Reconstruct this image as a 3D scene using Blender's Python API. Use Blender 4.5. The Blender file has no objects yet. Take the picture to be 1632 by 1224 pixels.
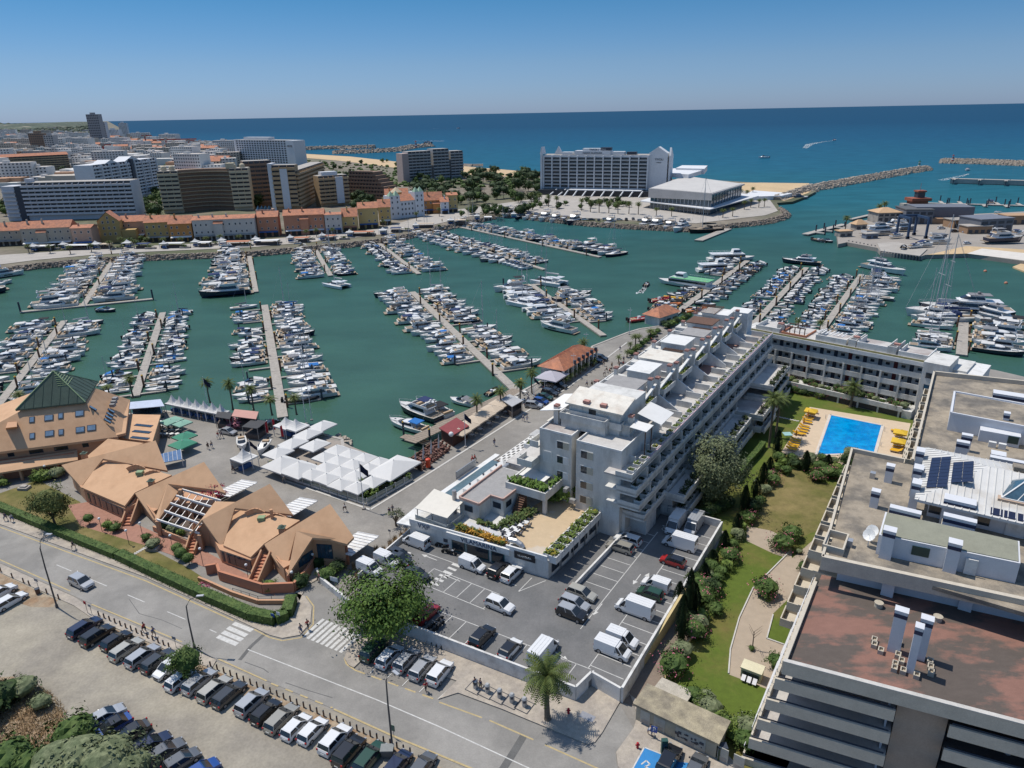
import bpy,math,random
from mathutils import Vector,Matrix
Vc=Vector;rg_=range;enu=enumerate;pi,cos,sin,hypot,sqrt,atan2=math.pi,math.cos,math.sin,math.hypot,math.sqrt,math.atan2
RR=random.Random
def Zv(z):return Vc((0,0,z))
R_=math.radians
random.seed(7)
SC=bpy.context.scene
COL=SC.collection
# camera, sky, sun, exposure
CZ=71.
FPX,PITCH,ROLL=1131.,R_(20.9),R_(1.12)
cam_d=bpy.data.cameras.new('camera');cam=bpy.data.objects.new('camera',cam_d);COL.objects.link(cam)
cam_d.sensor_width=36.;cam_d.lens=FPX/1632*36.;cam_d.clip_start=.5;cam_d.clip_end=300000
cam.location=(0,0,CZ)
cam.matrix_world=Matrix.Translation((0,0,CZ))@Matrix.Rotation(R_(90)-PITCH,4,'X')@Matrix.Rotation(-ROLL,4,'Z')
SC.camera=cam
SUN_EL,SUN_AZ=64.,-57.
w=bpy.data.worlds.new('World');SC.world=w;w.use_nodes=True
nt=w.node_tree;nt.nodes.clear()
sky=nt.nodes.new('ShaderNodeTexSky');sky.sky_type='NISHITA';sky.sun_disc=False
sky.sun_elevation=R_(SUN_EL);sky.sun_rotation=R_(SUN_AZ);sky.air_density=1.;sky.dust_density=.3;sky.ozone_density=2.;sky.altitude=0
bg=nt.nodes.new('ShaderNodeBackground');bg.inputs[1].default_value=.14
wo=nt.nodes.new('ShaderNodeOutputWorld');nt.links.new(bg.outputs[0],wo.inputs[0])
tc=nt.nodes.new('ShaderNodeTexCoord');sx=nt.nodes.new('ShaderNodeSeparateXYZ');nt.links.new(tc.outputs['Generated'],sx.inputs[0])
cr=nt.nodes.new('ShaderNodeValToRGB');nt.links.new(sx.outputs[2],cr.inputs[0])
cr.color_ramp.elements[0].position,cr.color_ramp.elements[0].color=.0,(.3,.43,.81,1)
cr.color_ramp.elements[1].position,cr.color_ramp.elements[1].color=1.,(.95,1.,1.,1)
for p_,c_ in((.06,(.28,.41,.655,1)),(.14,(.154,.37,.56,1)),(.2,(.19,.41,.6,1)),(.5,(.85,.95,1.,1))):
 e_=cr.color_ramp.elements.new(p_);e_.color=c_
mx_=nt.nodes.new('ShaderNodeMix');mx_.data_type='RGBA';mx_.blend_type='MULTIPLY';mx_.inputs[0].default_value=1.
nt.links.new(sky.outputs[0],mx_.inputs[6]);nt.links.new(cr.outputs[0],mx_.inputs[7]);nt.links.new(mx_.outputs[2],bg.inputs[0])
sd=bpy.data.lights.new('sun','SUN');sd.energy=4.1;sd.angle=R_(.53);sd.color=(1.,.94,.855)
sun=bpy.data.objects.new('sun',sd);COL.objects.link(sun)
_e,_a=R_(SUN_EL),R_(SUN_AZ)
sun.rotation_euler=Vc((-sin(_a)*cos(_e),-cos(_a)*cos(_e),-sin(_e))).to_track_quat('-Z','Y').to_euler()
SC.view_settings.view_transform='Standard';SC.view_settings.look='None'
SC.view_settings.exposure=.0;SC.view_settings.gamma=1.;SC.view_settings.use_curve_mapping=False
SC.cycles.max_bounces=5;SC.cycles.diffuse_bounces=3;SC.cycles.glossy_bounces=3;SC.cycles.transmission_bounces=3
SC.cycles.transparent_max_bounces=6;SC.cycles.caustics_reflective=False;SC.cycles.caustics_refractive=False
# survey helpers: sight line to a plane of known height
def W(px,py,z=2.5):
 x,y=px-816.,612.-py
 c,s=cos(ROLL),sin(ROLL)
 xl,yl=x*c+y*s,-x*s+y*c
 d=Vc((xl,FPX*cos(PITCH)+yl*sin(PITCH),-FPX*sin(PITCH)+yl*cos(PITCH)))
 t=(z-CZ)/d.z
 return Vc((d.x*t,d.y*t,z))
def PX(p):
 y,z=p[1],p[2]-CZ
 Z=y*cos(PITCH)-z*sin(PITCH);Y=y*sin(PITCH)+z*cos(PITCH)
 xl,yl=FPX*p[0]/Z,FPX*Y/Z
 c,s=cos(ROLL),sin(ROLL)
 return 816+xl*c-yl*s,612-(xl*s+yl*c)
def H(bx,by,ty,z=2.5):
 b=W(bx,by,z);lo,hi=.0,68.
 for _ in rg_(40):
  m=(lo+hi)/2
  if PX((b.x,b.y,z+m))[1]>ty:lo=m
  else:hi=m
 return m
GA=R_(57)
CU,SU=cos(GA),sin(GA)
def UV(u,v,z=2.5):return Vc((u*CU+v*SU,u*SU-v*CU,z))
def uv_of(p):return p[0]*CU+p[1]*SU,p[0]*SU-p[1]*CU
# materials
MATS={}
def nd(t,k,**kw):
 n=t.nodes.new(k)
 for a,b in kw.items():setattr(n,a,b)
 return n
def mat(name,col,rough=.7,var=.12,scale=.6,bump=.0,bscale=6.,metal=.0,spec=.4,col2=None,c2=(.45,.62),cs2=.15,stretch=None,coat=.0,emit=None):
 if name in MATS:return MATS[name]
 m=bpy.data.materials.new(name);m.use_nodes=True;t=m.node_tree;b=t.nodes['Principled BSDF']
 b.inputs['Roughness'].default_value=rough;b.inputs['Metallic'].default_value=metal
 b.inputs['Specular IOR Level'].default_value=spec;b.inputs['Coat Weight'].default_value=coat
 g=nd(t,'ShaderNodeNewGeometry');src=g.outputs['Position']
 if stretch:
  mp=nd(t,'ShaderNodeMapping');mp.inputs['Scale'].default_value=stretch;t.links.new(src,mp.inputs[0]);src=mp.outputs[0]
 base=None
 if col2:
  n2=nd(t,'ShaderNodeTexNoise');n2.inputs['Scale'].default_value=cs2;n2.inputs['Detail'].default_value=7;n2.inputs['Roughness'].default_value=.6;t.links.new(src,n2.inputs[0])
  r=nd(t,'ShaderNodeMapRange');r.inputs[1].default_value,r.inputs[2].default_value=c2;t.links.new(n2.outputs[0],r.inputs[0])
  mx=nd(t,'ShaderNodeMix',data_type='RGBA');mx.inputs[6].default_value=(*col,1);mx.inputs[7].default_value=(*col2,1)
  t.links.new(r.outputs[0],mx.inputs[0]);base=mx.outputs[2]
 n=nd(t,'ShaderNodeTexNoise');n.inputs['Scale'].default_value=scale;n.inputs['Detail'].default_value=6;n.inputs['Roughness'].default_value=.65
 t.links.new(src,n.inputs[0])
 r2=nd(t,'ShaderNodeMapRange');r2.inputs[1].default_value=.25;r2.inputs[2].default_value=.75;r2.inputs[3].default_value=1-var;r2.inputs[4].default_value=1+var
 t.links.new(n.outputs[0],r2.inputs[0])
 mul=nd(t,'ShaderNodeMix',data_type='RGBA',blend_type='MULTIPLY');mul.inputs[0].default_value=1.
 if base:t.links.new(base,mul.inputs[6])
 else:mul.inputs[6].default_value=(*col,1)
 g2=nd(t,'ShaderNodeTexNoise');g2.inputs['Scale'].default_value=scale*11;g2.inputs['Detail'].default_value=3;t.links.new(src,g2.inputs[0])
 r3=nd(t,'ShaderNodeMapRange');r3.inputs[1].default_value=.3;r3.inputs[2].default_value=.7;r3.inputs[3].default_value=1-var*.7;r3.inputs[4].default_value=1+var*.7
 t.links.new(g2.outputs[0],r3.inputs[0]);mm=nd(t,'ShaderNodeMath',operation='MULTIPLY');t.links.new(r2.outputs[0],mm.inputs[0]);t.links.new(r3.outputs[0],mm.inputs[1])
 t.links.new(mm.outputs[0],mul.inputs[7]);t.links.new(mul.outputs[2],b.inputs['Base Color'])
 if bump:
  n3=nd(t,'ShaderNodeTexNoise');n3.inputs['Scale'].default_value=bscale;n3.inputs['Detail'].default_value=4;t.links.new(src,n3.inputs[0])
  bp=nd(t,'ShaderNodeBump');bp.inputs['Strength'].default_value=min(1,bump);bp.inputs['Distance'].default_value=.05
  t.links.new(n3.outputs[0],bp.inputs['Height']);t.links.new(bp.outputs[0],b.inputs['Normal'])
 MATS[name]=m;return m
def gls(name,col,rough=.08,spec=.8):
 return mat(name,col,rough=rough,var=.3,scale=1.3,spec=spec)
# mesh builder (world coordinates unless built without a parent)
class MB:
 def __init__(s):s.v=[];s.f=[];s.m=[];s.mi=0
 def add(s,vs,fs):
  o=len(s.v);s.v.extend([tuple(p)for p in vs]);s.f.extend([tuple(i+o for i in f)for f in fs]);s.m.extend([s.mi]*len(fs));return s
 def hexa(s,p):
  return s.add(p,[(3,2,1,0),(4,5,6,7),(0,1,5,4),(1,2,6,5),(2,3,7,6),(3,0,4,7)])
 def box(s,x0,x1,y0,y1,z0,z1):
  return s.hexa([(x0,y0,z0),(x1,y0,z0),(x1,y1,z0),(x0,y1,z0),(x0,y0,z1),(x1,y0,z1),(x1,y1,z1),(x0,y1,z1)])
 def pz(s,poly,z0,z1):
  a=sum(poly[i][0]*poly[(i+1)%len(poly)][1]-poly[(i+1)%len(poly)][0]*poly[i][1]for i in rg_(len(poly)))
  if a<0:poly=poly[::-1]
  n=len(poly)
  s.add([(p[0],p[1],z0)for p in poly]+[(p[0],p[1],z1)for p in poly],[tuple(rg_(n-1,-1,-1)),tuple(rg_(n,2*n))]+[(i,(i+1)%n,n+(i+1)%n,n+i)for i in rg_(n)]);return s
 def uvb(s,u0,u1,v0,v1,z0,z1):return s.pz([UV(u0,v0),UV(u1,v0),UV(u1,v1),UV(u0,v1)],z0,z1)
 def bm_q(s,a,b,w,h,up=(0,0,1)):
  a,b=Vc(a),Vc(b);d=b-a
  if d.length<1e-6:return s
  d.normalize();u=Vc(up)
  if abs(d.dot(u))>.99:u=Vc((1,0,0))
  r=d.cross(u).normalized()*w/2;t=r.cross(d).normalized()*h/2
  return s.hexa([a+r-t,b+r-t,b-r-t,a-r-t,a+r+t,b+r+t,b-r+t,a-r+t])
 def cyl(s,c,r,z0,z1,n=10,r2=None):
  r2=r if r2 is None else r2
  vs=[(c[0]+r*cos(k*2*pi/n),c[1]+r*sin(k*2*pi/n),z0)for k in rg_(n)]
  vs+=[(c[0]+r2*cos(k*2*pi/n),c[1]+r2*sin(k*2*pi/n),z1)for k in rg_(n)]
  return s.add(vs,[tuple(rg_(n-1,-1,-1)),tuple(rg_(n,2*n))]+[(i,(i+1)%n,n+(i+1)%n,n+i)for i in rg_(n)])
 def tube(s,pts,rad,n=6):
  rings=[]
  pts=[Vc(p)for p in pts]
  for i,p in enu(pts):
   d=(pts[min(i+1,len(pts)-1)]-pts[max(i-1,0)]).normalized()
   u=Zv(1)if abs(d.z)<.9 else Vc((1,0,0))
   a=d.cross(u).normalized();b=a.cross(d)
   r=rad[i]if isinstance(rad,(list,tuple))else rad
   rings.append([p+(a*cos(k*2*pi/n)+b*sin(k*2*pi/n))*r for k in rg_(n)])
  vs=[q for rg in rings for q in rg];fs=[]
  for i in rg_(len(pts)-1):
   for k in rg_(n):fs.append((i*n+k,i*n+(k+1)%n,(i+1)*n+(k+1)%n,(i+1)*n+k))
  fs.append(tuple(rg_(n-1,-1,-1)));fs.append(tuple(rg_((len(pts)-1)*n,len(pts)*n)))
  return s.add(vs,fs)
 def ball(s,c,rx,ry,rz,seg=8,ring=5,jit=.0,rnd=random):
  vs=[(c[0],c[1],c[2]-rz)];fs=[]
  for i in rg_(1,ring):
   ph=-pi/2+pi*i/ring
   for k in rg_(seg):
    t=2*pi*k/seg;j=1+rnd.uniform(-jit,jit)
    vs.append((c[0]+rx*j*cos(ph)*cos(t),c[1]+ry*j*cos(ph)*sin(t),c[2]+rz*j*sin(ph)))
  vs.append((c[0],c[1],c[2]+rz));L=len(vs)-1
  for k in rg_(seg):
   fs.append((0,1+(k+1)%seg,1+k));fs.append((L,L-seg+k,L-seg+(k+1)%seg))
  for i in rg_(ring-2):
   for k in rg_(seg):
    a=1+i*seg+k;b=1+i*seg+(k+1)%seg;fs.append((a,b,b+seg,a+seg))
  return s.add(vs,fs)
 def build(s,name,mats,parent=None,smooth=False):
  if not isinstance(mats,(list,tuple)):mats=[mats]
  vs=s.v
  root=parent
  while root is not None and root.parent is not None:root=root.parent
  if root is not None:
   l=root.location;c,q=cos(-root.rotation_euler.z),sin(-root.rotation_euler.z)
   vs=[((x-l.x)*c-(y-l.y)*q,(x-l.x)*q+(y-l.y)*c,z-l.z)for x,y,z in vs]
  me=bpy.data.meshes.new(name);me.from_pydata(vs,[],s.f);
  for m in mats:me.materials.append(m)
  if len(mats)>1:me.polygons.foreach_set('material_index',s.m)
  if smooth:me.polygons.foreach_set('use_smooth',[True]*len(me.polygons))
  me.update()
  o=bpy.data.objects.new(name,me);COL.objects.link(o)
  if parent is not None:o.parent=parent
  return o
def sht(name,poly,z,m,kind='structure',thick=.0,parent=None):
 b=MB()
 from mathutils.geometry import tessellate_polygon
 pts=[Vc((p[0],p[1],z))for p in poly]
 if thick:b.pz([(p.x,p.y)for p in pts],z-thick,z)
 else:
  tri=tessellate_polygon([pts]);fs=[]
  for t3 in tri:
   a,c,d=[pts[i]for i in t3]
   fs.append(t3 if(c-a).cross(d-a).z>0 else tuple(reversed(t3)))
  b.add(pts,fs)
 if parent is not None and not hasattr(parent,'location'):parent=None
 o=b.build(name,m,parent)
 if kind and parent is None:o['kind']=kind
 return o
# things
USED={}
def tag(o,label,cat,group=None):
 o['label']=label;o['category']=cat
 if group:o['group']=group
 if label in USED and not group:print('DUPLABEL',label)
 n=len(label.split())
 if n<4 or n>16:print('LABELLEN',n,label)
 USED[label]=1
 return o
def thg(name,label,cat,loc=(0,0,0),rz=.0,group=None):
 o=bpy.data.objects.new(name,None);COL.objects.link(o);o.location=loc;o.rotation_euler=(0,0,rz)
 o.empty_display_size=.5
 return tag(o,label,cat,group)if label else o
KIDS={}
def dup(root,loc,rz,label,cat=None,group=None,scale=None,mats=None,sink=None):
 """copy of a thing with its parts and sub-parts; mats = {part name stem: material}"""
 r=root.copy();COL.objects.link(r);r.location=loc;r.rotation_euler=(0,0,rz)
 if scale:r.scale=scale if isinstance(scale,(tuple,list))else(scale,)*3
 tag(r,label,cat or root['category'],group or root.get('group'))
 def rec(src,dst):
  for ch in(KIDS[src]if src in KIDS else list(src.children)):
   c=ch.copy();COL.objects.link(c);c.parent=dst
   st=ch.name.split('.')[0]
   if mats and st in mats and mats[st]is not None:
    c.material_slots[0].link='OBJECT';c.material_slots[0].material=mats[st]
   rec(ch,c)
 rec(root,r)
 return r
def freeze(root):
 def rec(o):
  KIDS[o]=list(o.children)
  for c in KIDS[o]:rec(c)
 rec(root)
def drop(root):
 for c in list(root.children_recursive):bpy.data.objects.remove(c)
 bpy.data.objects.remove(root)
# materials of the place
W1=mat('white_render',(.6,.59,.555),.8,.1,.8,.15,3,col2=(.4,.39,.36),c2=(.48,.74),cs2=.45,stretch=(1,1,.35))
W2=mat('bright_white_render',(.67,.665,.64),.75,.08,.7,col2=(.52,.51,.48),c2=(.52,.7),cs2=.5)
GC_=mat('weathered_concrete',(.36,.33,.29),.9,.22,.7,.3,4,col2=(.24,.22,.2),c2=(.42,.62),cs2=.3)
BGC=mat('beige_concrete',(.52,.465,.375),.85,.12,.8,.2,4)
GS_=gls('dark_window_glass',(.025,.035,.045))
BG_=gls('blue_curtain_glass',(.03,.07,.1))
SHADE=mat('dark_opening_shade',(.07,.06,.055),.8,.3,1.5)  # dark colour standing in for the shade inside recesses and openings
DF=mat('dark_frame',(.04,.05,.07),.5)
ALU=mat('aluminium',(.5,.5,.5),.4,.05,metal=.6)
STL=mat('galvanised_steel',(.35,.35,.36),.45,.1,metal=.7)
WOOD=mat('weathered_timber',(.27,.22,.17),.85,.25,1.5,.3,8)
DECKW=mat('grey_pontoon_boards',(.34,.31,.27),.9,.25,1.2,.3,6)
BW_=mat('brown_timber',(.13,.07,.045),.75,.25,2.)
RT_=mat('terracotta_tiles',(.48,.2,.11),.85,.25,.9,.5,7,col2=(.36,.16,.1),c2=(.4,.6),cs2=.5)
RAIL=mat('white_rail',(.6,.6,.6),.5)
ASPH=mat('road_asphalt',(.215,.205,.187),.9,.1,.5,.25,14,col2=(.285,.27,.245),c2=(.42,.62),cs2=.11)
ASPH2=mat('car_park_asphalt',(.13,.13,.128),.9,.12,.4,.25,14,col2=(.165,.162,.158),c2=(.4,.62),cs2=.15)
PROM=mat('promenade_paving',(.215,.2,.178),.88,.12,.35,.15,10,col2=(.275,.255,.225),c2=(.4,.62),cs2=.06)
PAVE=mat('cobbled_pavement',(.4,.35,.285),.9,.2,1.6,.5,9,col2=(.33,.29,.245),c2=(.4,.6),cs2=.5)
DIRT=mat('dusty_gravel',(.335,.3,.235),.95,.14,.3,.4,9,col2=(.25,.225,.185),c2=(.42,.6),cs2=.1)
BROWND=mat('brown_verge',(.26,.17,.1),.95,.3,.9,.4,6,col2=(.33,.26,.18),c2=(.4,.6),cs2=.5)
LAWN=mat('mown_lawn',(.085,.122,.014),.95,.18,1.2,.4,12,col2=(.15,.125,.035),c2=(.46,.68),cs2=.13)
LAWN2=mat('dry_lawn',(.115,.11,.028),.95,.2,1.,.4,12,col2=(.21,.165,.065),c2=(.4,.62),cs2=.14)
SANDP=mat('sandy_path',(.37,.3,.225),.92,.1,.8,.2,9)
LINE=mat('worn_white_line',(.52,.51,.48),.8,.25,2.5)
YLINE=mat('worn_yellow_line',(.42,.33,.17),.8,.25,2.)
KERB=mat('kerb_stone',(.5,.48,.44),.85,.15,1.)
SAND=mat('beach_sand',(.52,.38,.22),.95,.12,.05)
ROCK=mat('breakwater_rock',(.24,.2,.16),.95,.45,.35,.6,1.)
ROCKL=mat('pale_breakwater_rock',(.36,.31,.25),.95,.4,.3,.6,1.)
LANDF=mat('far_ground',(.2,.17,.13),.95,.25,.02,col2=(.09,.1,.05),c2=(.45,.6),cs2=.006)
QC=mat('quay_concrete',(.38,.35,.31),.9,.15,.2)
def water_mat():
 m=bpy.data.materials.new('harbour_and_sea_water');m.use_nodes=True;t=m.node_tree;b=t.nodes['Principled BSDF']
 g=nd(t,'ShaderNodeNewGeometry');sp=nd(t,'ShaderNodeSeparateXYZ');t.links.new(g.outputs['Position'],sp.inputs[0])
 def n(scale,detail=4,st=None):
  q=nd(t,'ShaderNodeTexNoise');q.inputs['Scale'].default_value=scale;q.inputs['Detail'].default_value=detail
  src=g.outputs['Position']
  if st:
   mp=nd(t,'ShaderNodeMapping');mp.inputs['Scale'].default_value=st;mp.inputs['Rotation'].default_value=(0,0,R_(20));t.links.new(src,mp.inputs[0]);src=mp.outputs[0]
  t.links.new(src,q.inputs[0]);return q
 d=nd(t,'ShaderNodeMath',operation='MULTIPLY_ADD');t.links.new(sp.outputs[0],d.inputs[0]);d.inputs[1].default_value=.35;t.links.new(sp.outputs[1],d.inputs[2])
 big=n(.004,3,(1,2.2,1));
 d2=nd(t,'ShaderNodeMath',operation='MULTIPLY_ADD');t.links.new(big.outputs[0],d2.inputs[0]);d2.inputs[1].default_value=160;t.links.new(d.outputs[0],d2.inputs[2])
 mr=nd(t,'ShaderNodeMapRange');mr.inputs[1].default_value=0;mr.inputs[2].default_value=4000;t.links.new(d2.outputs[0],mr.inputs[0])
 cr=nd(t,'ShaderNodeValToRGB');e=cr.color_ramp
 stops=[(.0,(.056,.112,.058)),(.05,(.044,.103,.066)),(.125,(.03,.09,.078)),(.19,(.02,.115,.145)),(.3,(.015,.1,.16)),(.55,(.011,.076,.145)),(1.,(.008,.055,.115))]
 e.elements[0].position,e.elements[0].color=stops[0][0],(*stops[0][1],1)
 e.elements[1].position,e.elements[1].color=stops[-1][0],(*stops[-1][1],1)
 for p,c in stops[1:-1]:
  k=e.elements.new(p);k.color=(*c,1)
 t.links.new(mr.outputs[0],cr.inputs[0])
 pn=n(.035,5,(1,1.8,1));r=nd(t,'ShaderNodeMapRange');r.inputs[1].default_value=.3;r.inputs[2].default_value=.7;r.inputs[3].default_value=.86;r.inputs[4].default_value=1.14;t.links.new(pn.outputs[0],r.inputs[0])
 mx=nd(t,'ShaderNodeMix',data_type='RGBA',blend_type='MULTIPLY');mx.inputs[0].default_value=1;t.links.new(cr.outputs[0],mx.inputs[6]);t.links.new(r.outputs[0],mx.inputs[7])
 w1=n(1.1,5,(1,2.,1));w2=n(.22,5,(1,2.4,1))
 ad=nd(t,'ShaderNodeMath',operation='ADD');t.links.new(w1.outputs[0],ad.inputs[0]);t.links.new(w2.outputs[0],ad.inputs[1])
 bp=nd(t,'ShaderNodeBump');bp.inputs['Strength'].default_value=.6;bp.inputs['Distance'].default_value=.25;t.links.new(ad.outputs[0],bp.inputs['Height'])
 df=nd(t,'ShaderNodeBsdfDiffuse');t.links.new(mx.outputs[2],df.inputs[0]);t.links.new(bp.outputs[0],df.inputs['Normal'])
 gl=nd(t,'ShaderNodeBsdfGlossy');gl.inputs['Roughness'].default_value=.14;t.links.new(bp.outputs[0],gl.inputs['Normal'])
 fr=nd(t,'ShaderNodeFresnel');fr.inputs[0].default_value=1.33
 mn=nd(t,'ShaderNodeMath',operation='MINIMUM');t.links.new(fr.outputs[0],mn.inputs[0]);mn.inputs[1].default_value=.13
 ms=nd(t,'ShaderNodeMixShader');t.links.new(mn.outputs[0],ms.inputs[0]);t.links.new(df.outputs[0],ms.inputs[1]);t.links.new(gl.outputs[0],ms.inputs[2])
 t.links.new(ms.outputs[0],t.nodes['Material Output'].inputs[0]);t.nodes.remove(b)
 return m
WATER=water_mat()
b=MB();S=150000
b.add([(-S,-2000,0),(S,-2000,0),(S,S,0),(-S,S,0)],[(0,1,2,3)]);o=b.build('water',WATER);o['kind']='structure'
def P(lst,z=2.5):return[W(x,y,z)for x,y in lst]
GZ=2.5;LZ=3.7
def ql():
 edge=P([(-420,735),(45,692),(205,660),(262,655),(350,668),(440,681),(505,690),(545,700),(548,722),(658,742),(700,706),(835,622),(938,566),(944,552),(1000,530),(1020,524),(1055,519)])
 edge+=[UV(230,-74),UV(226,12),UV(214,45)]
 edge+=[UV(180,160),UV(-60,160),UV(-60,-320)]
 return edge
LAND=ql()
b=MB();b.pz([(p.x,p.y)for p in LAND],-2,2.46);o=b.build('ground',[PROM]);o['kind']='structure'
b=MB()
for i in rg_(0,17):
 a,c=LAND[i],LAND[i+1];b.bm_q((a.x,a.y,2.42),(c.x,c.y,2.42),.7,.35)
o=b.build('quay_coping',QC);o['kind']='structure'
FAR=P([(-500,470),(-60,436),(60,421),(150,413),(235,408),(400,402),(470,396),(562,387),(621,380),(683,367),(734,355),(794,342),(815,341),(928,354),(1021,360),(1109,364),(1220,351),(1243,345),(1251,340),(1243,331),(1238,323),(1263,321),(1287,312),(1300,305),(1289,292),(1212,291.5),(1140,287),(1000,284),(860,276),(820,272),(740,265),(634,258.5),(559,249.5),(474,244),(352,233),(326,228),(294,223),(208,216.5),(190,203),(172,193.2)],2.)
far=FAR+[Vc((-40000,60000,2)),Vc((-40000,200,2))]
b=MB();b.pz([(p.x,p.y)for p in far],-1.,1.9);o=b.build('terrain',LANDF);o['kind']='structure'
sht('quay_apron',P([(-500,462),(-60,429),(60,414),(150,406),(235,401),(400,394),(470,388),(562,379),(621,372),(683,360),(734,348),(794,336),(815,335),(928,347),(1021,352),(1109,356),(1220,343),(1240,336),(1222,312),(1150,296),(1180,292),(860,300),(845,318),(700,338),(600,365),(400,384),(230,392),(-60,410),(-500,440)],2.1),2.1,QC)
def beach(pts,nm='beach'):sht(nm,P(pts,2.05),2.05,SAND)
beach([(1165,306),(1180,291.5),(1212,291),(1289,292),(1300,300),(1287,308),(1250,320),(1215,312)])
beach([(640,258.5),(559,249.5),(474,244.5),(474,250.5),(540,256),(590,262),(634,268),(700,276),(820,282),(860,282),(860,275),(740,265)],'town_beach')
def rks(name,line,wid,zt,m,n,r0,r1,seed=1,kind='structure',slope=True):
 """heaped boulders along a line, each boulder an uneven block; the heap is stuff"""
 rnd=RR(seed);b=MB()
 segs=[(line[i],line[i+1])for i in rg_(len(line)-1)];L=[(q-p).length for p,q in segs];T=sum(L)
 for k in rg_(n):
  t=rnd.random()*T;i=0
  while i<len(L)-1 and t>L[i]:t-=L[i];i+=1
  p,q=segs[i];d=(q-p).normalized();nrm=Vc((-d.y,d.x,0));o=rnd.uniform(-1,1)
  c=p+d*t+nrm*o*wid/2;r=rnd.uniform(r0,r1)
  z=zt*(1-abs(o))*1.2 if slope else zt*(1-(o+1)/2)
  a=rnd.random()*6.28
  pts=[]
  for zz,f in((-.6,1.),(.55,.72)):
   for kk in rg_(5):
    aa=a+kk*1.2566+rnd.uniform(-.25,.25);rr=r*f*rnd.uniform(.75,1.15)
    pts.append((c.x+rr*cos(aa),c.y+rr*sin(aa),min(z,zt)+zz*r+rnd.uniform(-.15,.15)*r))
  b.add(pts,[(5,6,7,8,9)]+[(j,(j+1)%5,5+(j+1)%5,5+j)for j in rg_(5)])
 o=b.build(name,m);o['kind']='stuff';return o
def swa(name,line,wid,zt,m):
 b=MB()
 for i in rg_(len(line)-1):
  p,q=line[i],line[i+1];d=(q-p).normalized();nr=Vc((-d.y,d.x,0));e=d*wid*.25 if i<len(line)-2 else Vc()
  A,B_=p-d*wid*.15,q+e
  lo=[A-nr*wid/2,B_-nr*wid/2,B_+nr*wid/2,A+nr*wid/2];hi=[A-nr*wid*.22,B_-nr*wid*.22,B_+nr*wid*.22,A+nr*wid*.22]
  b.hexa([(v.x,v.y,-1)for v in lo]+[(v.x,v.y,zt+.01*i)for v in hi])
 o=b.build(name,m);o['kind']='structure';return o
def sea_line(l,z=0):return[W(x,y,z)for x,y in l]
bw1=sea_line([(1235,322),(1292,303),(1380,287),(1440,276),(1476,270.5)])
swa('breakwater',bw1,17,4.2,ROCK);rks('breakwater_boulders',bw1,19,4.2,ROCKL,1500,1.,2.1,3)
bw2=sea_line([(1502,259.5),(1560,261),(1632,264),(1760,270)])
swa('breakwater',bw2,18,5.,ROCK);rks('breakwater_boulders',bw2,20,5.,ROCKL,1300,1.,2.2,4)
bw3=sea_line([(474,239.5),(520,237.5),(560,236.8),(598,236)])
swa('breakwater',bw3,26,5.,ROCK);rks('breakwater_boulders',bw3,28,5.,ROCKL,350,2.5,4.5,5)
bw4=sea_line([(534,245),(580,243.8),(631,241.3),(655,236),(686,233.5)])
swa('breakwater',bw4,30,5.5,ROCK);rks('breakwater_boulders',bw4,32,5.5,ROCKL,600,2.5,4.5,6)
bw5=sea_line([(733,264.2),(752,265),(770,264.6)])
swa('groyne',bw5,12,3,ROCK)
bw6=sea_line([(294,223),(326,229.5),(350,231.5)]);swa('groyne',bw6,25,3,ROCK)
rq=[v-Zv(2)for v in FAR[0:20]]
rks('quay_riprap',[Vc((v.x,v.y,0))for v in FAR[0:20]],9,2.,ROCK,5200,.6,1.35,8,slope=True)
b=MB()
for i in rg_(0,19):
 p,q=Vc((FAR[i].x,FAR[i].y,0)),Vc((FAR[i+1].x,FAR[i+1].y,0));d=(q-p).normalized();nr=Vc((d.y,-d.x,0))
 b.add([(*(p+nr*4.2).xy,-.6),(*(q+nr*4.2).xy,-.6),(*(q-nr*1).xy,2.05),(*(p-nr*1).xy,2.05)],[(0,1,2,3)])
o=b.build('riprap_slope',ROCK);o['kind']='structure'
rks('pile_of_rocks',[W(540,705,0),W(546,716,0)],5,1.6,ROCKL,60,.4,.9,9)
def hills(name,pts,h,m,seed):
 rnd=RR(seed);b=MB();n=len(pts)
 fr=[(p.x,p.y,1.5)for p in pts];md=[(p.x*1.12,p.y*1.12,h*rnd.uniform(.75,1))for p in pts];bk=[(p.x*1.5,p.y*1.5,h*rnd.uniform(.8,1.1))for p in pts]
 b.add(fr+md+bk,[(i,i+1,n+i+1,n+i)for i in rg_(n-1)]+[(n+i,n+i+1,2*n+i+1,2*n+i)for i in rg_(n-1)])
 o=b.build(name,m,smooth=True);o['kind']='structure'
WOODF=mat('distant_woods',(.075,.095,.065),.95,.4,.004,col2=(.3,.26,.2),c2=(.58,.66),cs2=.006)
hills('hills',[W(x,y,1.5)for x,y in[(-260,214),(-160,212),(-80,211),(0,209),(40,208.5),(80,207),(110,205),(130,203),(142,200)]],62,WOODF,2)
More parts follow.
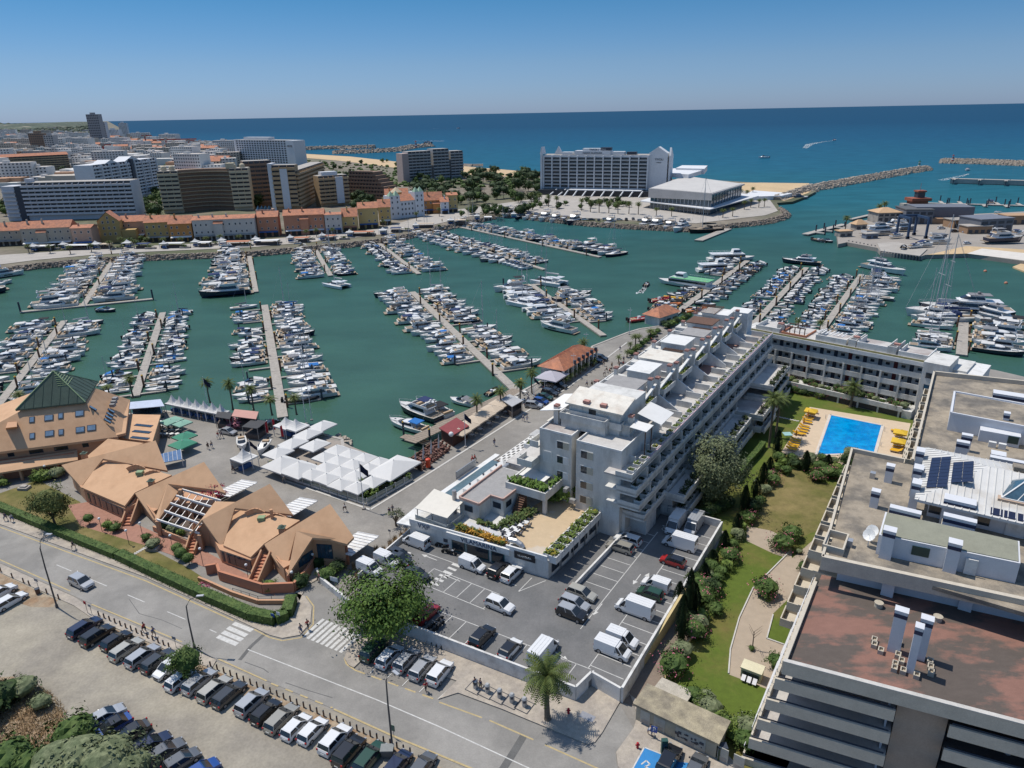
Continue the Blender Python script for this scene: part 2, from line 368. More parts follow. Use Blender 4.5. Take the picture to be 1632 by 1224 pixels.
# streets, car parks and gardens of the near side
Z1,Z2,Z3=2.5,2.504,2.508
road_up=[(-420,690),(0,836),(233,921),(377,988),(430,1013),(450,1018),(478,1013),(495,993),(497,968),(486,951),(470,945),(505,925),(560,958),(640,985)]
road_lo=[(590,1010),(551,1040),(551,1052),(564,1066),(698,1116),(728,1106),(800,1132),(936,1187),(957,1173),(987,1121),(1010,1161),(982,1200),(983,1216),(1050,1330),(1000,1345),(760,1230),(532,1130),(380,1066),(293,1028),(118,950),(0,897),(-420,740)]
sht('road',P(road_up+road_lo),Z1,ASPH)
def stp(name,pts,m,z=Z1,th=.14):
 o=sht(name,P(pts),z+th,m,thick=th+.1);return o
stp('pavement',[(-420,668),(0,812),(60,832),(233,900),(330,950),(420,990),(436,1001),(468,982),(478,958),(505,893),(520,900),(505,925),(470,945),(486,951),(497,968),(495,993),(478,1013),(450,1018),(430,1013),(377,988),(233,921),(0,836),(-420,690)],PAVE)
stp('pavement',[(600,995),(572,1020),(553,1038),(549,1050),(556,1061),(564,1065),(594,1036),(728,1086),(699,1115),(730,1105),(800,1131),(936,1187),(948,1184),(960,1168),(987,1121),(1004,1108),(985,1075),(930,1040),(640,950)],PAVE)
stp('pavement',[(1004,1108),(1030,1128),(1145,1190),(1190,1235),(1180,1330),(1060,1340),(985,1222),(982,1200),(1010,1161),(1016,1140)],PAVE)
stp('pavement',[(-420,744),(0,899),(118,952),(144,970),(293,1030),(345,1053),(338,1066),(300,1052),(144,984),(118,966),(60,940),(0,913),(-420,752)],PAVE)
sht('dirt_car_park',P([(-420,752),(0,913),(118,966),(144,984),(300,1052),(338,1066),(345,1055),(380,1070),(532,1134),(760,1234),(1000,1350),(900,1480),(-500,1480)]),2.53,DIRT)
sht('verge',P([(-200,845),(0,914),(60,942),(92,957),(85,968),(50,968),(0,950),(-200,890)]),2.535,BROWND)
sht('verge',P([(141,985),(300,1053),(340,1068),(560,1160),(740,1240),(700,1240),(520,1165),(330,1085),(240,1052),(160,1005)]),2.535,BROWND)
def pln(name,pts,wd,m,z=Z2,dash=None):
 b=MB();p3=[W(x,y,z)for x,y in pts]
 for i in rg_(len(p3)-1):
  p,q=p3[i],p3[i+1];d=q-p;L=d.length;d.normalize();nr=Vc((-d.y,d.x,0))*wd/2
  segs=[(0,L)]if not dash else[(s,min(L,s+dash[0]))for s in[k*(dash[0]+dash[1])for k in rg_(int(L/(dash[0]+dash[1]))+1)]]
  for s,e in segs:
   A,B_=p+d*s,p+d*e;b.add([A-nr,B_-nr,B_+nr,A+nr],[(0,1,2,3)])
 o=b.build(name,m);o['kind']='structure';return o
pln('edge_line_marking',[(-200,768),(0,840),(233,926),(372,989)],.22,YLINE)
pln('edge_line_marking',[(405,1003),(430,1016),(450,1021),(480,1016),(499,995),(500,966),(488,950)],.2,YLINE)
pln('edge_line_marking',[(-200,812),(0,892),(112,942)],.2,YLINE)
pln('edge_line_marking',[(146,963),(290,1023)],.2,YLINE)
pln('edge_line_marking',[(348,1050),(425,1085)],.2,YLINE)
pln('edge_line_marking',[(432,1089),(530,1128)],.22,YLINE,dash=(1.2,1.2))
pln('edge_line_marking',[(532,1130),(620,1170),(760,1228)],.24,YLINE)
pln('edge_line_marking',[(549,1048),(552,1058),(566,1068)],.2,YLINE)
pln('edge_line_marking',[(566,1068),(700,1117)],.22,YLINE,dash=(1.6,1.))
pln('edge_line_marking',[(700,1119),(780,1148),(880,1192),(960,1228)],.2,YLINE,dash=(6,1.5))
pln('centre_line_marking',[(395,1035),(600,1115),(700,1158),(860,1232)],.14,LINE)
pln('centre_line_marking',[(90,900),(345,1008)],.12,LINE,dash=(4,5))
def zebra(a,b_,n,ln,wd=.5,z=Z2):
 b=MB();A,B_=W(*a,z),W(*b_,z);d=(B_-A);s=d.length/n;d.normalize();nr=Vc((-d.y,d.x,0))
 for k in rg_(n):
  c=A+d*(s*(k+.5));b.add([c-d*wd/2-nr*ln/2,c+d*wd/2-nr*ln/2,c+d*wd/2+nr*ln/2,c-d*wd/2+nr*ln/2],[(0,1,2,3)])
 o=b.build('zebra_crossing',LINE);o['kind']='structure'
zebra((496,999),(562,1026),9,4.2)
def bars(pairs,wd):
 b=MB()
 for a,c in pairs:
  p,q=W(*a,Z2),W(*c,Z2);d=(q-p).normalized();nr=Vc((-d.y,d.x,0))*wd/2;b.add([p-nr,q-nr,q+nr,p+nr],[(0,1,2,3)])
 o=b.build('zebra_crossing',LINE);o['kind']='structure'
bars([((372,993),(402,1005)),((363,1000),(393,1013)),((355,1007),(386,1020)),((347,1014),(378,1027))],.7)
pln('bay_line_marking',[(590,1073),(612,1050)],.12,LINE);pln('bay_line_marking',[(615,1082),(640,1058)],.12,LINE)
pln('bay_line_marking',[(641,1093),(666,1068)],.12,LINE);pln('bay_line_marking',[(668,1103),(692,1080)],.12,LINE);pln('bay_line_marking',[(698,1114),(722,1092)],.12,LINE)
garden=[UV(108.5,-27.2),UV(108.5,-42),UV(186,-42),UV(178,-4),UV(150,-1),UV(62,-7),UV(61.5,-13.5),UV(65,-18.5),UV(68.5,-23.5)]
sht('garden_lawn',garden,Z1,LAWN)
sht('dry_lawn',P([(1205,795),(1215,765),(1262,745),(1340,780),(1345,800),(1318,838),(1270,860),(1225,845),(1190,835)]),Z2,LAWN2)
sht('garden_path',P([(1190,838),(1230,846),(1262,865),(1262,890),(1318,842),(1345,790),(1365,800),(1330,850),(1300,900),(1282,930),(1232,978),(1222,1018),(1258,1030),(1240,1090),(1222,1098),(1162,1075),(1166,1030),(1180,980),(1200,940),(1250,888),(1232,882),(1190,862)]),Z2,SANDP)
sht('pool_terrace',[UV(173.5,-26),UV(174.8,-4.2),UV(153,-4),UV(140,-8),UV(144.5,-26)],Z2+.002,mat('pool_terrace_paving',(.56,.44,.31),.85,.08,1.))
b=MB()
for l in([(1258,880),(1200,938),(1178,985),(1164,1035),(1161,1074)],[(1232,980),(1222,1018),(1258,1031)]):
 q=P(l)
 for i in rg_(len(q)-1):b.bm_q(q[i]+Zv(.06),q[i+1]+Zv(.06),.18,.2)
o=b.build('path_edging',KERB);o['kind']='structure'
sht('front_lawn',P([(-200,770),(-200,735),(0,786),(60,765),(128,800),(128,838),(228,868),(300,905),(326,922),(312,940),(290,930),(182,885),(96,845),(0,812)]),Z2,LAWN2)
sht('front_terrace',P([(108,805),(140,800),(250,850),(330,880),(420,930),(440,950),(330,905),(228,868),(128,838)]),Z3,mat('red_brick_paving',(.33,.17,.12),.9,.15,1.5,.3,12))
DK=[UV(59.,-66.5),UV(61.5,-31.2),UV(64.7,-30.6),UV(64.2,-26.5),UV(107.5,-27.6),UV(107.5,-38),UV(101,-38),UV(97.5,-44.5),UV(79.5,-45.5),UV(77.2,-71.3),UV(73,-71.5),UV(62,-69)]
sht('car_park',DK,LZ,ASPH2,thick=1.15)
WALLW=mat('stained_white_wall',(.62,.61,.58),.85,.12,.8,.2,4,col2=(.42,.4,.37),c2=(.5,.7),cs2=.6)
def wpt(name,pts,z0,z1,th,m,label,cat='wall',top=None):
 b=MB()
 for i in rg_(len(pts)-1):b.bm_q((pts[i].x,pts[i].y,(z0+z1)/2),(pts[i+1].x,pts[i+1].y,(z0+z1)/2),th,z1-z0)
 o=b.build(name,m)
 return tag(o,label,cat)
wpt('parapet_wall',[UV(59.2,-60),UV(61.3,-31.3),UV(64.6,-30.8),UV(64.,-26.5)],2.4,4.75,.3,WALLW,'white stained wall between the car park and the cobbled pavement')
wpt('boundary_wall',[UV(64.,-26.3),UV(107.5,-27.4)],1.5,4.9,.32,WALLW,'long white wall between the car park and the garden')
wpt('end_wall',[UV(107.4,-27.6),UV(107.4,-37.8)],2.5,5.1,.3,WALLW,'white wall behind the two parked camper vans')
wpt('ramp_wall',[W(1004,845,LZ),W(1000,848,LZ),W(912,942,LZ)],LZ,LZ+.9,.3,WALLW,'low white wall between the ramp and the parking bays')
wpt('entrance_wall',[W(505,910,3),W(512,925,3),W(558,962,3)],2.4,3.6,.35,WALLW,'low white wall beside the car park entrance')
wpt('planter_wall',[W(572,925,3),W(655,852,3)],2.4,4.3,.25,WALLW,'white wall in front of the ornamental grasses')
YEL=mat('cream_yellow_render',(.56,.44,.22),.85,.1,.8)
b=MB();A,B_=W(986,1118,2.5),W(1090,965,2.5)
d=(B_-A).normalized();nr=Vc((-d.y,d.x,0))*.18
b.hexa([A-nr,B_-nr,B_+nr,A+nr,A-nr+Zv(.6),B_-nr+Zv(3.1),B_+nr+Zv(3.1),A+nr+Zv(.6)])
tag(b.build('ramp_wall',YEL),'sloping cream yellow wall beside the garage ramp','wall')
sht('garage_ramp',[A,B_,B_+Vc((2.6,-1.7,0)),A+Vc((2.9,-1.2,0))],Z3+.004,mat('ramp_concrete',(.21,.165,.13),.9,.15,.6))
b=MB();q0,q1=W(1040,1080,2.5),W(1052,1010,2.5);
wpt('ramp_kerb_wall',[A+Vc((3.2,-1.4,0)),B_+Vc((2.9,-1.9,0))],2.4,3.1,.25,YEL,'low cream wall on the garden side of the ramp')
def lots():
 z=LZ+.004;b=MB()
 def ln(p,q,w=.11):
  d=(q-p).normalized();nr=Vc((-d.y,d.x,0))*w/2;b.add([p-nr,q-nr,q+nr,p+nr],[(0,1,2,3)])
 for k in rg_(18):
  u=66.5+2.45*k;
  if u>104:continue
  ln(UV(u,-27.2,z),UV(u,-31.9,z))
 ln(UV(66,-31.9,z),UV(104,-31.9,z))
 for k in rg_(8):
  u=82.+2.45*k;ln(UV(u,-40.4,z),UV(u,-36.2,z))
 ln(UV(72,-36.2,z),UV(100.5,-36.2,z))
 for k in rg_(13):
  v=-60.5+2.45*k;ln(UV(60.3+(v+60)*.05,v,z),UV(64.5+(v+60)*.05,v,z))
 ln(UV(64.5,-60.5,z),UV(65.9,-31.5,z))
 for k in rg_(6):ln(UV(68.5,-62.5+2.45*k,z),UV(72.5,-62.5+2.45*k,z))
 ln(UV(68.5,-62.5,z),UV(68.5,-50,z));ln(UV(72.5,-62.5,z),UV(72.5,-50,z))
 for k in rg_(3):ln(UV(73.8-k,-69+k*0,z),UV(73.8-k,-68.4,z),.3)
 ln(UV(78.5,-48,z),UV(74.5,-48,z));ln(UV(79,-45.8,z),UV(74.5,-48,z));ln(UV(75.2,-66,z),UV(75.6,-49,z))
 for k in rg_(6):ln(UV(69.5+1.1*k,-60.8,z),UV(69.5+1.1*k,-59.2,z),.5)
 def arrow(u,v,du,dv):
  p=UV(u,v,z);q=UV(u+du,v+dv,z);ln(p,q,.14);d=(q-p).normalized();n_=Vc((-d.y,d.x,0));b.add([q+n_*.4,q-n_*.4,q+d*1.],[(0,1,2)])
 arrow(72,-57,0,-2.2);arrow(66.5,-38,-.6,2.4);arrow(78.5,-36,-2.,0);arrow(88,-34,-2,0);arrow(86,-33,2,0);arrow(74.5,-63.5,0,-2.2)
 c=UV(102,-35.5,z)
 n=14
 for k in rg_(n):
  a0,a1=6.28*k/n,6.28*(k+1)/n
  if k in(10,11,12):continue
  b.add([c+Vc((cos(a0)*.55,sin(a0)*.55,0)),c+Vc((cos(a0)*.42,sin(a0)*.42,0)),c+Vc((cos(a1)*.42,sin(a1)*.42,0)),c+Vc((cos(a1)*.55,sin(a1)*.55,0))],[(0,1,2,3)])
 ln(c+Vc((0,.1,0)),c+Vc((0,.9,0)),.14);ln(c+Vc((0,.4,0)),c+Vc((.45,.35,0)),.12);ln(c+Vc((.4,.38,0)),c+Vc((.7,-.3,0)),.12)
 b.cyl((c.x,c.y+1.1),.17,z-.003,z,8)
 o=b.build('bay_markings',LINE);o['kind']='structure'
lots()
PATCH=mat('asphalt_repair',(.12,.118,.112),.9,.2,.8)
pln('asphalt_repair',[(382,1052),(400,1030),(420,1012),(440,1001)],.55,PATCH,Z1+.002)
pln('asphalt_repair',[(455,1088),(490,1100),(530,1112)],.12,PATCH,Z1+.002);pln('asphalt_repair',[(390,1055),(420,1066),(428,1072)],.12,PATCH,Z1+.002)
pln('asphalt_repair',[(206,955),(222,978),(258,988),(290,1002)],.09,PATCH,Z1+.002)
pln('asphalt_repair',[(800,1228),(818,1200),(835,1172)],.9,PATCH,Z1+.002)
# building helpers
def V3(t):return t if isinstance(t,Vc)else W(t[0],t[1],t[2])
def slb(b,pts,th):
 """thick sheet over a (nearly planar) polygon, thickness straight down"""
 n=len(pts);lo=[(p[0],p[1],p[2]-th)for p in pts]
 a=sum(pts[i][0]*pts[(i+1)%n][1]-pts[(i+1)%n][0]*pts[i][1]for i in rg_(n))
 if a<0:pts=pts[::-1];lo=lo[::-1]
 b.add(list(lo)+[tuple(p)for p in pts],[tuple(rg_(n-1,-1,-1)),tuple(rg_(n,2*n))]+[(i,(i+1)%n,n+(i+1)%n,n+i)for i in rg_(n)])
def part(root,name,m,fn,label=None):
 b=MB();fn(b);o=b.build(name,m,root)
 if label:o['label']=label
 return o
def onwall(A,B_,s,z0,w,h,out=.06,inn=.05):
 """box lying on the vertical wall A->B (outside on the left of A->B seen from above turned right), centred s metres from A"""
 d=(B_-A);d.z=0;d.normalize();nr=Vc((d.y,-d.x,0));c=A+d*s
 p=[c-d*w/2-nr*inn,c+d*w/2-nr*inn,c+d*w/2+nr*out,c-d*w/2+nr*out]
 return[(q.x,q.y,z0)for q in p]+[(q.x,q.y,z0+h)for q in p]
def wbx(b,*a,**k):
 pts=onwall(*a,**k);b.hexa([pts[i]for i in(3,2,1,0,7,6,5,4)])
def window(root,A,B_,s,z0,w,h,frame=W2,glass=GS_,name='window',shutter=None):
 b=MB();wbx(b,A,B_,s,z0,w,h,out=.05);o=b.build(name,frame,root)
 b=MB();wbx(b,A,B_,s,z0+.12,w-.24,h-.24,out=.075);b.build('pane',glass,o)
 if shutter:
  b=MB();wbx(b,A,B_,s+w*.26,z0+.1,w*.46,h-.2,out=.11);b.build('shutter',shutter,o)
 return o
def plr(b,u0,u1,v0,v1,z0,z1,t=.14):
 b.uvb(u0,u1,v0,v0+t,z0,z1);b.uvb(u0,u1,v1-t,v1,z0,z1);b.uvb(u0,u0+t,v0+t,v1-t,z0,z1);b.uvb(u1-t,u1,v0+t,v1-t,z0,z1);b.uvb(u0+t,u1-t,v0+t,v1-t,z0,z0+.2)
SALM=mat('salmon_render',(.5,.285,.165),.85,.07,.9,.1,5)
SR=mat('salmon_roof_coating',(.56,.345,.2),.85,.06,.8,.15,5,col2=(.5,.3,.17),c2=(.45,.65),cs2=.3)
SD_=mat('deep_salmon_render',(.46,.2,.115),.85,.08,.9)
GREENR=mat('patinated_copper',(.075,.105,.075),.55,.2,.6,stretch=(1,1,.3))
GREENL=mat('light_green_copper',(.22,.3,.16),.6,.15,1.)
# salmon complex, main house
r0=thg('salmon_house','big salmon house with steep windowed roof faces and a green copper pyramid on top','building',W(90,735,2.5))
T1,T2,T3,T4=V3((37,650,15.2)),V3((134,638,15.2)),V3((147,610,15.2)),V3((66,618,15.2))
E2=V3((188,696,8.5));_d=V3((40,651,15.))-V3((136,640,15.));_d.normalize();E1=E2+_d*34
part(r0,'roof_face',SR,lambda b:(slb(b,[E1,E2,V3((136,640,15.)),V3((40,651,15.))],.5)))
E3=V3((207,637,8.5))
part(r0,'roof_face',SR,lambda b:(slb(b,[V3((200,690,8.)),E3,V3((150,618,15.)),V3((136,640,15.)),V3((184,694,8.5))],.5)))
part(r0,'roof_face',SR,lambda b:(slb(b,[E1+Vc((2,6,0)),V3((40,651,15.)),V3((66,620,15)),V3((-60,668,8.5))],.5)))
part(r0,'wall',SALM,lambda b:b.pz([(p.x,p.y)for p in(E1+Vc((.5,1.6,0)),E2+Vc((-1,.9,0)),E3+Vc((-.8,-1,0)),T3+Vc((2,3,0)),T4,V3((-60,668,8.5)))],2.5,8.15))
part(r0,'upper_wall',SD_,lambda b:b.pz([(p.x,p.y)for p in(T1+Vc((.6,1.2,0)),T2+Vc((-.6,1.2,0)),T3+Vc((-.6,-.5,0)),T4+Vc((.6,-.5,0)))],8,15.1))
apex=V3((84.6,591,21.5))
def pyr(b,c,ap,drop=.3):
 for i in rg_(4):b.add([c[i],c[(i+1)%4],ap],[(0,1,2)])
 b.add([p-Zv(drop)for p in c],[(3,2,1,0)])
 for i in rg_(4):b.add([c[i]-Zv(drop),c[(i+1)%4]-Zv(drop),c[(i+1)%4],c[i]],[(0,1,2,3)])
gr=part(r0,'roof',GREENR,lambda b:pyr(b,[T1+Vc((-1,-1,0)),T2+Vc((.8,-1,0)),T3+Vc((.8,.8,0)),T4+Vc((-.8,.6,0))],apex),'green copper pyramid roof with raised seams')
cs=[T1+Vc((-1,-1,0)),T2+Vc((.8,-1,0)),T3+Vc((.8,.8,0)),T4+Vc((-.8,.6,0))]
b=MB()
for i in rg_(4):
 b.bm_q(cs[i],apex,.22,.16)
b.build('ridge_cap',GREENL,gr)
b=MB()
for a_,c_ in((0,1),(1,2)):
 for k in rg_(1,8):
  p=cs[a_].lerp(cs[c_],k/8);m_=cs[a_].lerp(cs[c_],.5);f=1-abs(k/8-.5)*2;q=p+(apex-m_)*f*.98
  b.bm_q(p,q,.07,.12)
b.build('seam',GREENR,gr)
b=MB()
for k in rg_(7):
 f=.55+k*.06;p=cs[1].lerp(apex,f);q=cs[2].lerp(apex,f);p2=cs[0].lerp(apex,f)
 b.bm_q(p.lerp(p2,.32),p,.12,.12);b.bm_q(p,p.lerp(q,.8),.12,.12)
b.build('louvre',GREENL,gr)
def fw_(root,px,py,w,h,A,B_,C_,D_,m=BG_):
 """a window frame lying on the sloping face A(bl) B(br) C(tr) D(tl), found where the sight line meets the face"""
 n=(B_-A).cross(D_-A).normalized();o=Zv(CZ);d=(W(px,py,2.5)-o);t=(A-o).dot(n)/d.dot(n);c=o+d*t
 ux=(B_-A).normalized();uy=n.cross(ux).normalized()
 if uy.z<0:uy=-uy
 if n.z<0:n=-n
 if abs(n.z)<.01 and n.y>0:n=-n
 f=MB();f.hexa([c-ux*w/2-uy*h/2-n*.05,c+ux*w/2-uy*h/2-n*.05,c+ux*w/2+uy*h/2-n*.05,c-ux*w/2+uy*h/2-n*.05]+[c-ux*w/2-uy*h/2+n*.12,c+ux*w/2-uy*h/2+n*.12,c+ux*w/2+uy*h/2+n*.12,c-ux*w/2+uy*h/2+n*.12])
 fo=f.build('window',DF,root);w-=.3;h-=.3
 f=MB();f.hexa([c-ux*w/2-uy*h/2,c+ux*w/2-uy*h/2,c+ux*w/2+uy*h/2,c-ux*w/2+uy*h/2]+[c-ux*w/2-uy*h/2+n*.15,c+ux*w/2-uy*h/2+n*.15,c+ux*w/2+uy*h/2+n*.15,c-ux*w/2+uy*h/2+n*.15])
 f.build('pane',m,fo)
FA,FB,FC,FD=E1,E2,V3((136,640,15.)),V3((40,651,15.))
PANE=gls('sky_lit_glass',(.16,.24,.33),.05)
for x,y,w_ in((51,669,1),(78,666,1.7),(97,663,1),(127,659,1.7),(51.5,695,1),(79,691,1.7),(97.5,689,1),(128,685,1.7),(146,682,1.7)):fw_(r0,x,y,w_,1.35,FA,FB,FC,FD,PANE)
FA2,FB2,FC2=V3((200,690,8.)),E3,V3((150,618,15.));FD2=V3((136,640,15.))
for x,y,w_ in((148,651,1.6),(177,655,1.6),(175,661,1.6),(173,666,1.6),(171,671,1.6)):fw_(r0,x,y,1.,w_,FA2,FB2,FC2,FD2,PANE)
part(r0,'plant_deck',mat('roof_machinery',(.25,.25,.25),.6),lambda b:[b.box(p.x-.5,p.x+.5,p.y-.5,p.y+.5,p.z,p.z+.7)for p in(V3((184,638,12)),V3((182,643,11.6)),V3((180,648,11.2)))])
part(r0,'dormer',SALM,lambda b:b.hexa([V3((10,688,10.5)),V3((28,686,10.5)),V3((27,678,10.5)),V3((12,680,10.5)),V3((9,682,13)),V3((27,680,13)),V3((27,672,13.2)),V3((12,673,13.2))]))
G1,G2,G3,G4=V3((-90,768,5.2)),V3((124,733,5.2)),V3((123,717,6.4)),V3((-90,748,6.4))
part(r0,'gallery_roof',SR,lambda b:slb(b,[G1,G2,G3,G4],.35))
part(r0,'gallery_wall',SD_,lambda b:b.pz([(p.x,p.y)for p in(G4+Vc((0,-1,0)),G3+Vc((-.3,-1,0)),G3+Vc((-.3,2.5,0)),G4+Vc((0,2.5,0)))],2.5,6.2))
for k in rg_(7):
 p=G1.lerp(G2,.12+k*.14);part(r0,'column',SALM,lambda b:b.box(p.x-.22,p.x+.22,p.y+.3,p.y+.75,2.5,4.95))
for k in rg_(9):
 A_,B_=E1+Vc((.5,1.6,0)),E2+Vc((-1,.9,0));window(r0,B_,A_,6+k*4.6,6.6,2.6 if k%3 else 1.2,.9,DF)
part(r0,'wing_roof',SR,lambda b:slb(b,[V3((184,697,6.6)),V3((243,704,6.6)),V3((256,661,6.6)),V3((199,660,6.6))],.5))
part(r0,'wing_wall',SALM,lambda b:b.pz([(V3(q).x,V3(q).y)for q in((186,695,6.6),(241,701,6.6),(253,662,6.6),(200,661,6.6))],2.5,6.2))
for x,y in((228,679),(225,689),(222,699)):
 part(r0,'roof_light',GS_,lambda b:(lambda c:b.pz([(c.x-2.2,c.y+.25),(c.x+2.1,c.y-.9),(c.x+2.3,c.y+.1),(c.x-2,c.y+1.2)],6.5,6.72))(W(x,y,6.6)))
part(r0,'low_roof',SR,lambda b:(slb(b,[V3((-70,668,7)),V3((8,645,10)),V3((40,668,7)),V3((10,680,7))],.4),slb(b,[V3((-60,700,7)),V3((-10,665,10)),V3((14,690,7)),V3((0,712,7))],.4)))
def onp(P0,P1,P2,x,y,dz=0):
 """point of the plane P0 P1 P2 on a sight line"""
 n=(P1-P0).cross(P2-P0);o=Zv(CZ);d=W(x,y,2.5)-o;q=o+d*((P0-o).dot(n)/d.dot(n));return Vc((q.x,q.y,q.z+dz))
def gu(label,pl,walls,seed,wins=(),loc=(0,0)):
 root=thg('salmon_house',label,'building',W(*loc,2.5))
 for k,pts in enu(pl):part(root,'roof_plane',SR,lambda b:slb(b,[V3(t)for t in pts],.38))
 return root
def body(root,pts,z1,m=SALM):part(root,'ground_floor',m,lambda b:b.pz([(V3(t).x,V3(t).y)for t in pts],2.5,z1))
def tw(root,pts,m,z=None):
 """gable wall: vertical sheet under a roof edge polyline, set in under the eave"""
 q=[V3(t)for t in pts];d=(q[-1]-q[0]);d.z=0;d.normalize();nr=Vc((-d.y,d.x,0))
 if nr.y<0:nr=-nr
 off=nr*.7;b=MB()
 for i in rg_(len(q)-1):
  a_,c_=q[i]+off,q[i+1]+off;e=nr*.3
  b.hexa([(a_.x,a_.y,2.5),(c_.x,c_.y,2.5),(*(c_+e).xy,2.5),(*(a_+e).xy,2.5),(a_.x,a_.y,a_.z-.42),(c_.x,c_.y,c_.z-.42),(*(c_+e).xy,c_.z-.42),(*(a_+e).xy,a_.z-.42)])
 return b.build('gable_wall',m,root),q,off
def vent(root,x,y,z):
 c=V3((x,y,z));part(root,'chimney',SALM,lambda b:b.box(c.x-.45,c.x+.45,c.y-.4,c.y+.4,z-1.2,z+.9));part(root,'cowl',GREENR,lambda b:(b.box(c.x-.6,c.x+.6,c.y-.55,c.y+.55,z+.9,z+1.),b.cyl((c.x,c.y),.5,z+1.,z+1.35,8,.2)))
def dfn(root,x,y,z,w_,flip=1):
 c=V3((x,y,z));pts=[Vc((c.x+w_*(k/6-.5),c.y-.1*abs(k-3)+.5,0))for k in rg_(7)]
 b=MB()
 for k in rg_(6):
  b.bm_q((pts[k].x,pts[k].y,z-.1+.5*sin(k/6*3.1)),(pts[k+1].x,pts[k+1].y,z-.1+.5*sin((k+1)/6*3.1)),.25,1.1)
 b.build('roof_fin',SALM,root)
CA,AA,DA=V3((98,741,7.6)),V3((248,702,12.)),V3((129,776,4.8));TA,BA=onp(CA,AA,DA,164,731),onp(CA,AA,DA,267,750)
_l,_e=V3((130,777.5,5.6)),V3((199,807,5.4));TA=V3((164,731,8.1));NA,RA=onp(TA,_l,_e,215,786),onp(TA,_l,_e,274,758)
up_=Zv(.12)
ra=gu('salmon house beside the green pyramid house, with one broad pale roof plane',[[CA,DA,onp(CA,AA,DA,164,731),BA,AA],[(172,699,8.5),(135,730,6.6),(160,732,6.4)],[(172,699,8.5),(160,732,6.4),(229,706,7.6)],[TA+up_,_l+up_,_e+up_,NA+up_,RA+up_]],[],1,loc=(180,790))
body(ra,[(112,752,6),(134,782,5),(199,812,4.8),(222,792,6),(262,765,6),(240,712,6),(180,715,6)],5.)
tw(ra,[_e,NA,V3((243,826,4.9))],SALM)
for k in rg_(7):
 A_,B_=V3((134,782,5)),V3((199,812,4.8));p=A_.lerp(B_,.1+k*.13)
 window(ra,A_,B_,(B_-A_).length*(.1+k*.13),2.9,.7 if k<3 else 1.5,1.9,DF)
for k in rg_(5):
 p=V3((199,807,5.4)).lerp(V3((160,790,5.4)),k*.22);part(ra,'column',SALM,lambda b:b.box(p.x-.2,p.x+.2,p.y+.3,p.y+.7,2.5,5.1))
vent(ra,135,729,7.4);dfn(ra,216,749,8.3,3.2);dfn(ra,244,758,7.9,3.2)
part(ra,'hatch',GREENL,lambda b:(lambda c:b.box(c.x-.6,c.x+.6,c.y-.5,c.y+.5,7.9,8.6))(V3((223,754,8.2))))
AP,DP=V3((325,736,12)),V3((245,829,3.5));TP,BP=onp(NA,AP,DP,267,771),onp(NA,AP,DP,360,786)
rp=gu('salmon house with an open pergola court of white beams and red bougainvillea',[[NA,DP,TP,onp(NA,AP,DP,340,780),BP,AP],[V3((267,771,8.6)),V3((246,829,5.)),V3((252,829,5.1)),V3((287,779,7.6))],[V3((267,771,8.6)),V3((287,779,7.6)),onp(NA,AP,DP,338,783)],[(322,828,8.2),(302,852,5.2),(343,799,9.6)],[(322,828,8.2),(343,799,9.6),(376,800,9.6)]],[],2,loc=(290,830))
body(rp,[(222,792,6),(262,770,6),(318,746,6),(345,786,6),(330,800,6),(290,790,6),(256,800,6),(245,815,5)],5.)
PW=mat('white_painted_beam',(.7,.68,.64),.6)
for k,(a_,c_)in enu((((250,828,5.6),(318,850,5.6)),((262,814,6.3),(323,836,6.3)),((272,802,7.),(330,822,7.)),((281,790,7.6),(338,808,7.6)),((290,780,8.2),(352,798,8.)))):
 p,q=V3(a_),V3(c_);part(rp,'beam',PW,lambda b:b.bm_q(p,q,.2,.35))
for k in rg_(6):
 p,q=V3((250,828,5.4)).lerp(V3((318,850,5.4)),.1+.16*k),V3((290,780,8.)).lerp(V3((352,798,7.8)),.1+.16*k);part(rp,'cross_beam',STL,lambda b:b.bm_q(p,q,.08,.12))
for x,y,z in((251,830,5.4),(318,852,5.4),(287,780,8.5),(300,800,7.4),(325,830,6)):
 p=V3((x,y,z));part(rp,'column',SALM,lambda b:b.box(p.x-.3,p.x+.3,p.y-.3,p.y+.3,2.5,p.z))
tw(rp,[(302,852,5.2),(322,829,8.),(354,873,4.9)],SALM)
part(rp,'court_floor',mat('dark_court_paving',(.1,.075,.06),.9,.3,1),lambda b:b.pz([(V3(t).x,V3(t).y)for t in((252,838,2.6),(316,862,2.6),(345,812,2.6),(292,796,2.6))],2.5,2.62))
part(rp,'court_wall',SALM,lambda b:b.bm_q(W(245,842,3),W(312,870,3),.35,1.))
vent(rp,242,773,7.4)
CB,AB,DB=V3((322,828,8.2)),V3((430,771,12.2)),V3((354,873,4.6));TB,BB=onp(CB,AB,DB,374,809.5),onp(CB,AB,DB,467,820)
_l,_e2=V3((356,870,5.3)),V3((399.5,889,5.2));TB=V3((374,809.5,8.1));NB,RB=onp(TB,_l,_e2,421,867.5),onp(TB,_l,_e2,478,830)
rb=gu('salmon house between pergola court and end house, with curved roof fins',[[CB,DB,onp(CB,AB,DB,374,809.5),BB,AB],[TB+up_,_l+up_,_e2+up_,NB+up_,RB+up_]],[],3,loc=(400,860))
body(rb,[(332,838,6),(350,876,5),(399,894,4.8),(425,872,6),(468,838,6),(440,790,6),(395,800,6)],5.)
tw(rb,[_e2,NB,V3((453,915,4.9))],SALM)
A_,B_=V3((350,876,5)),V3((399,894,4.8))
for k in rg_(6):window(rb,A_,B_,(B_-A_).length*(.1+k*.16),2.9,.5 if k<2 else 1.5,1.9,DF)
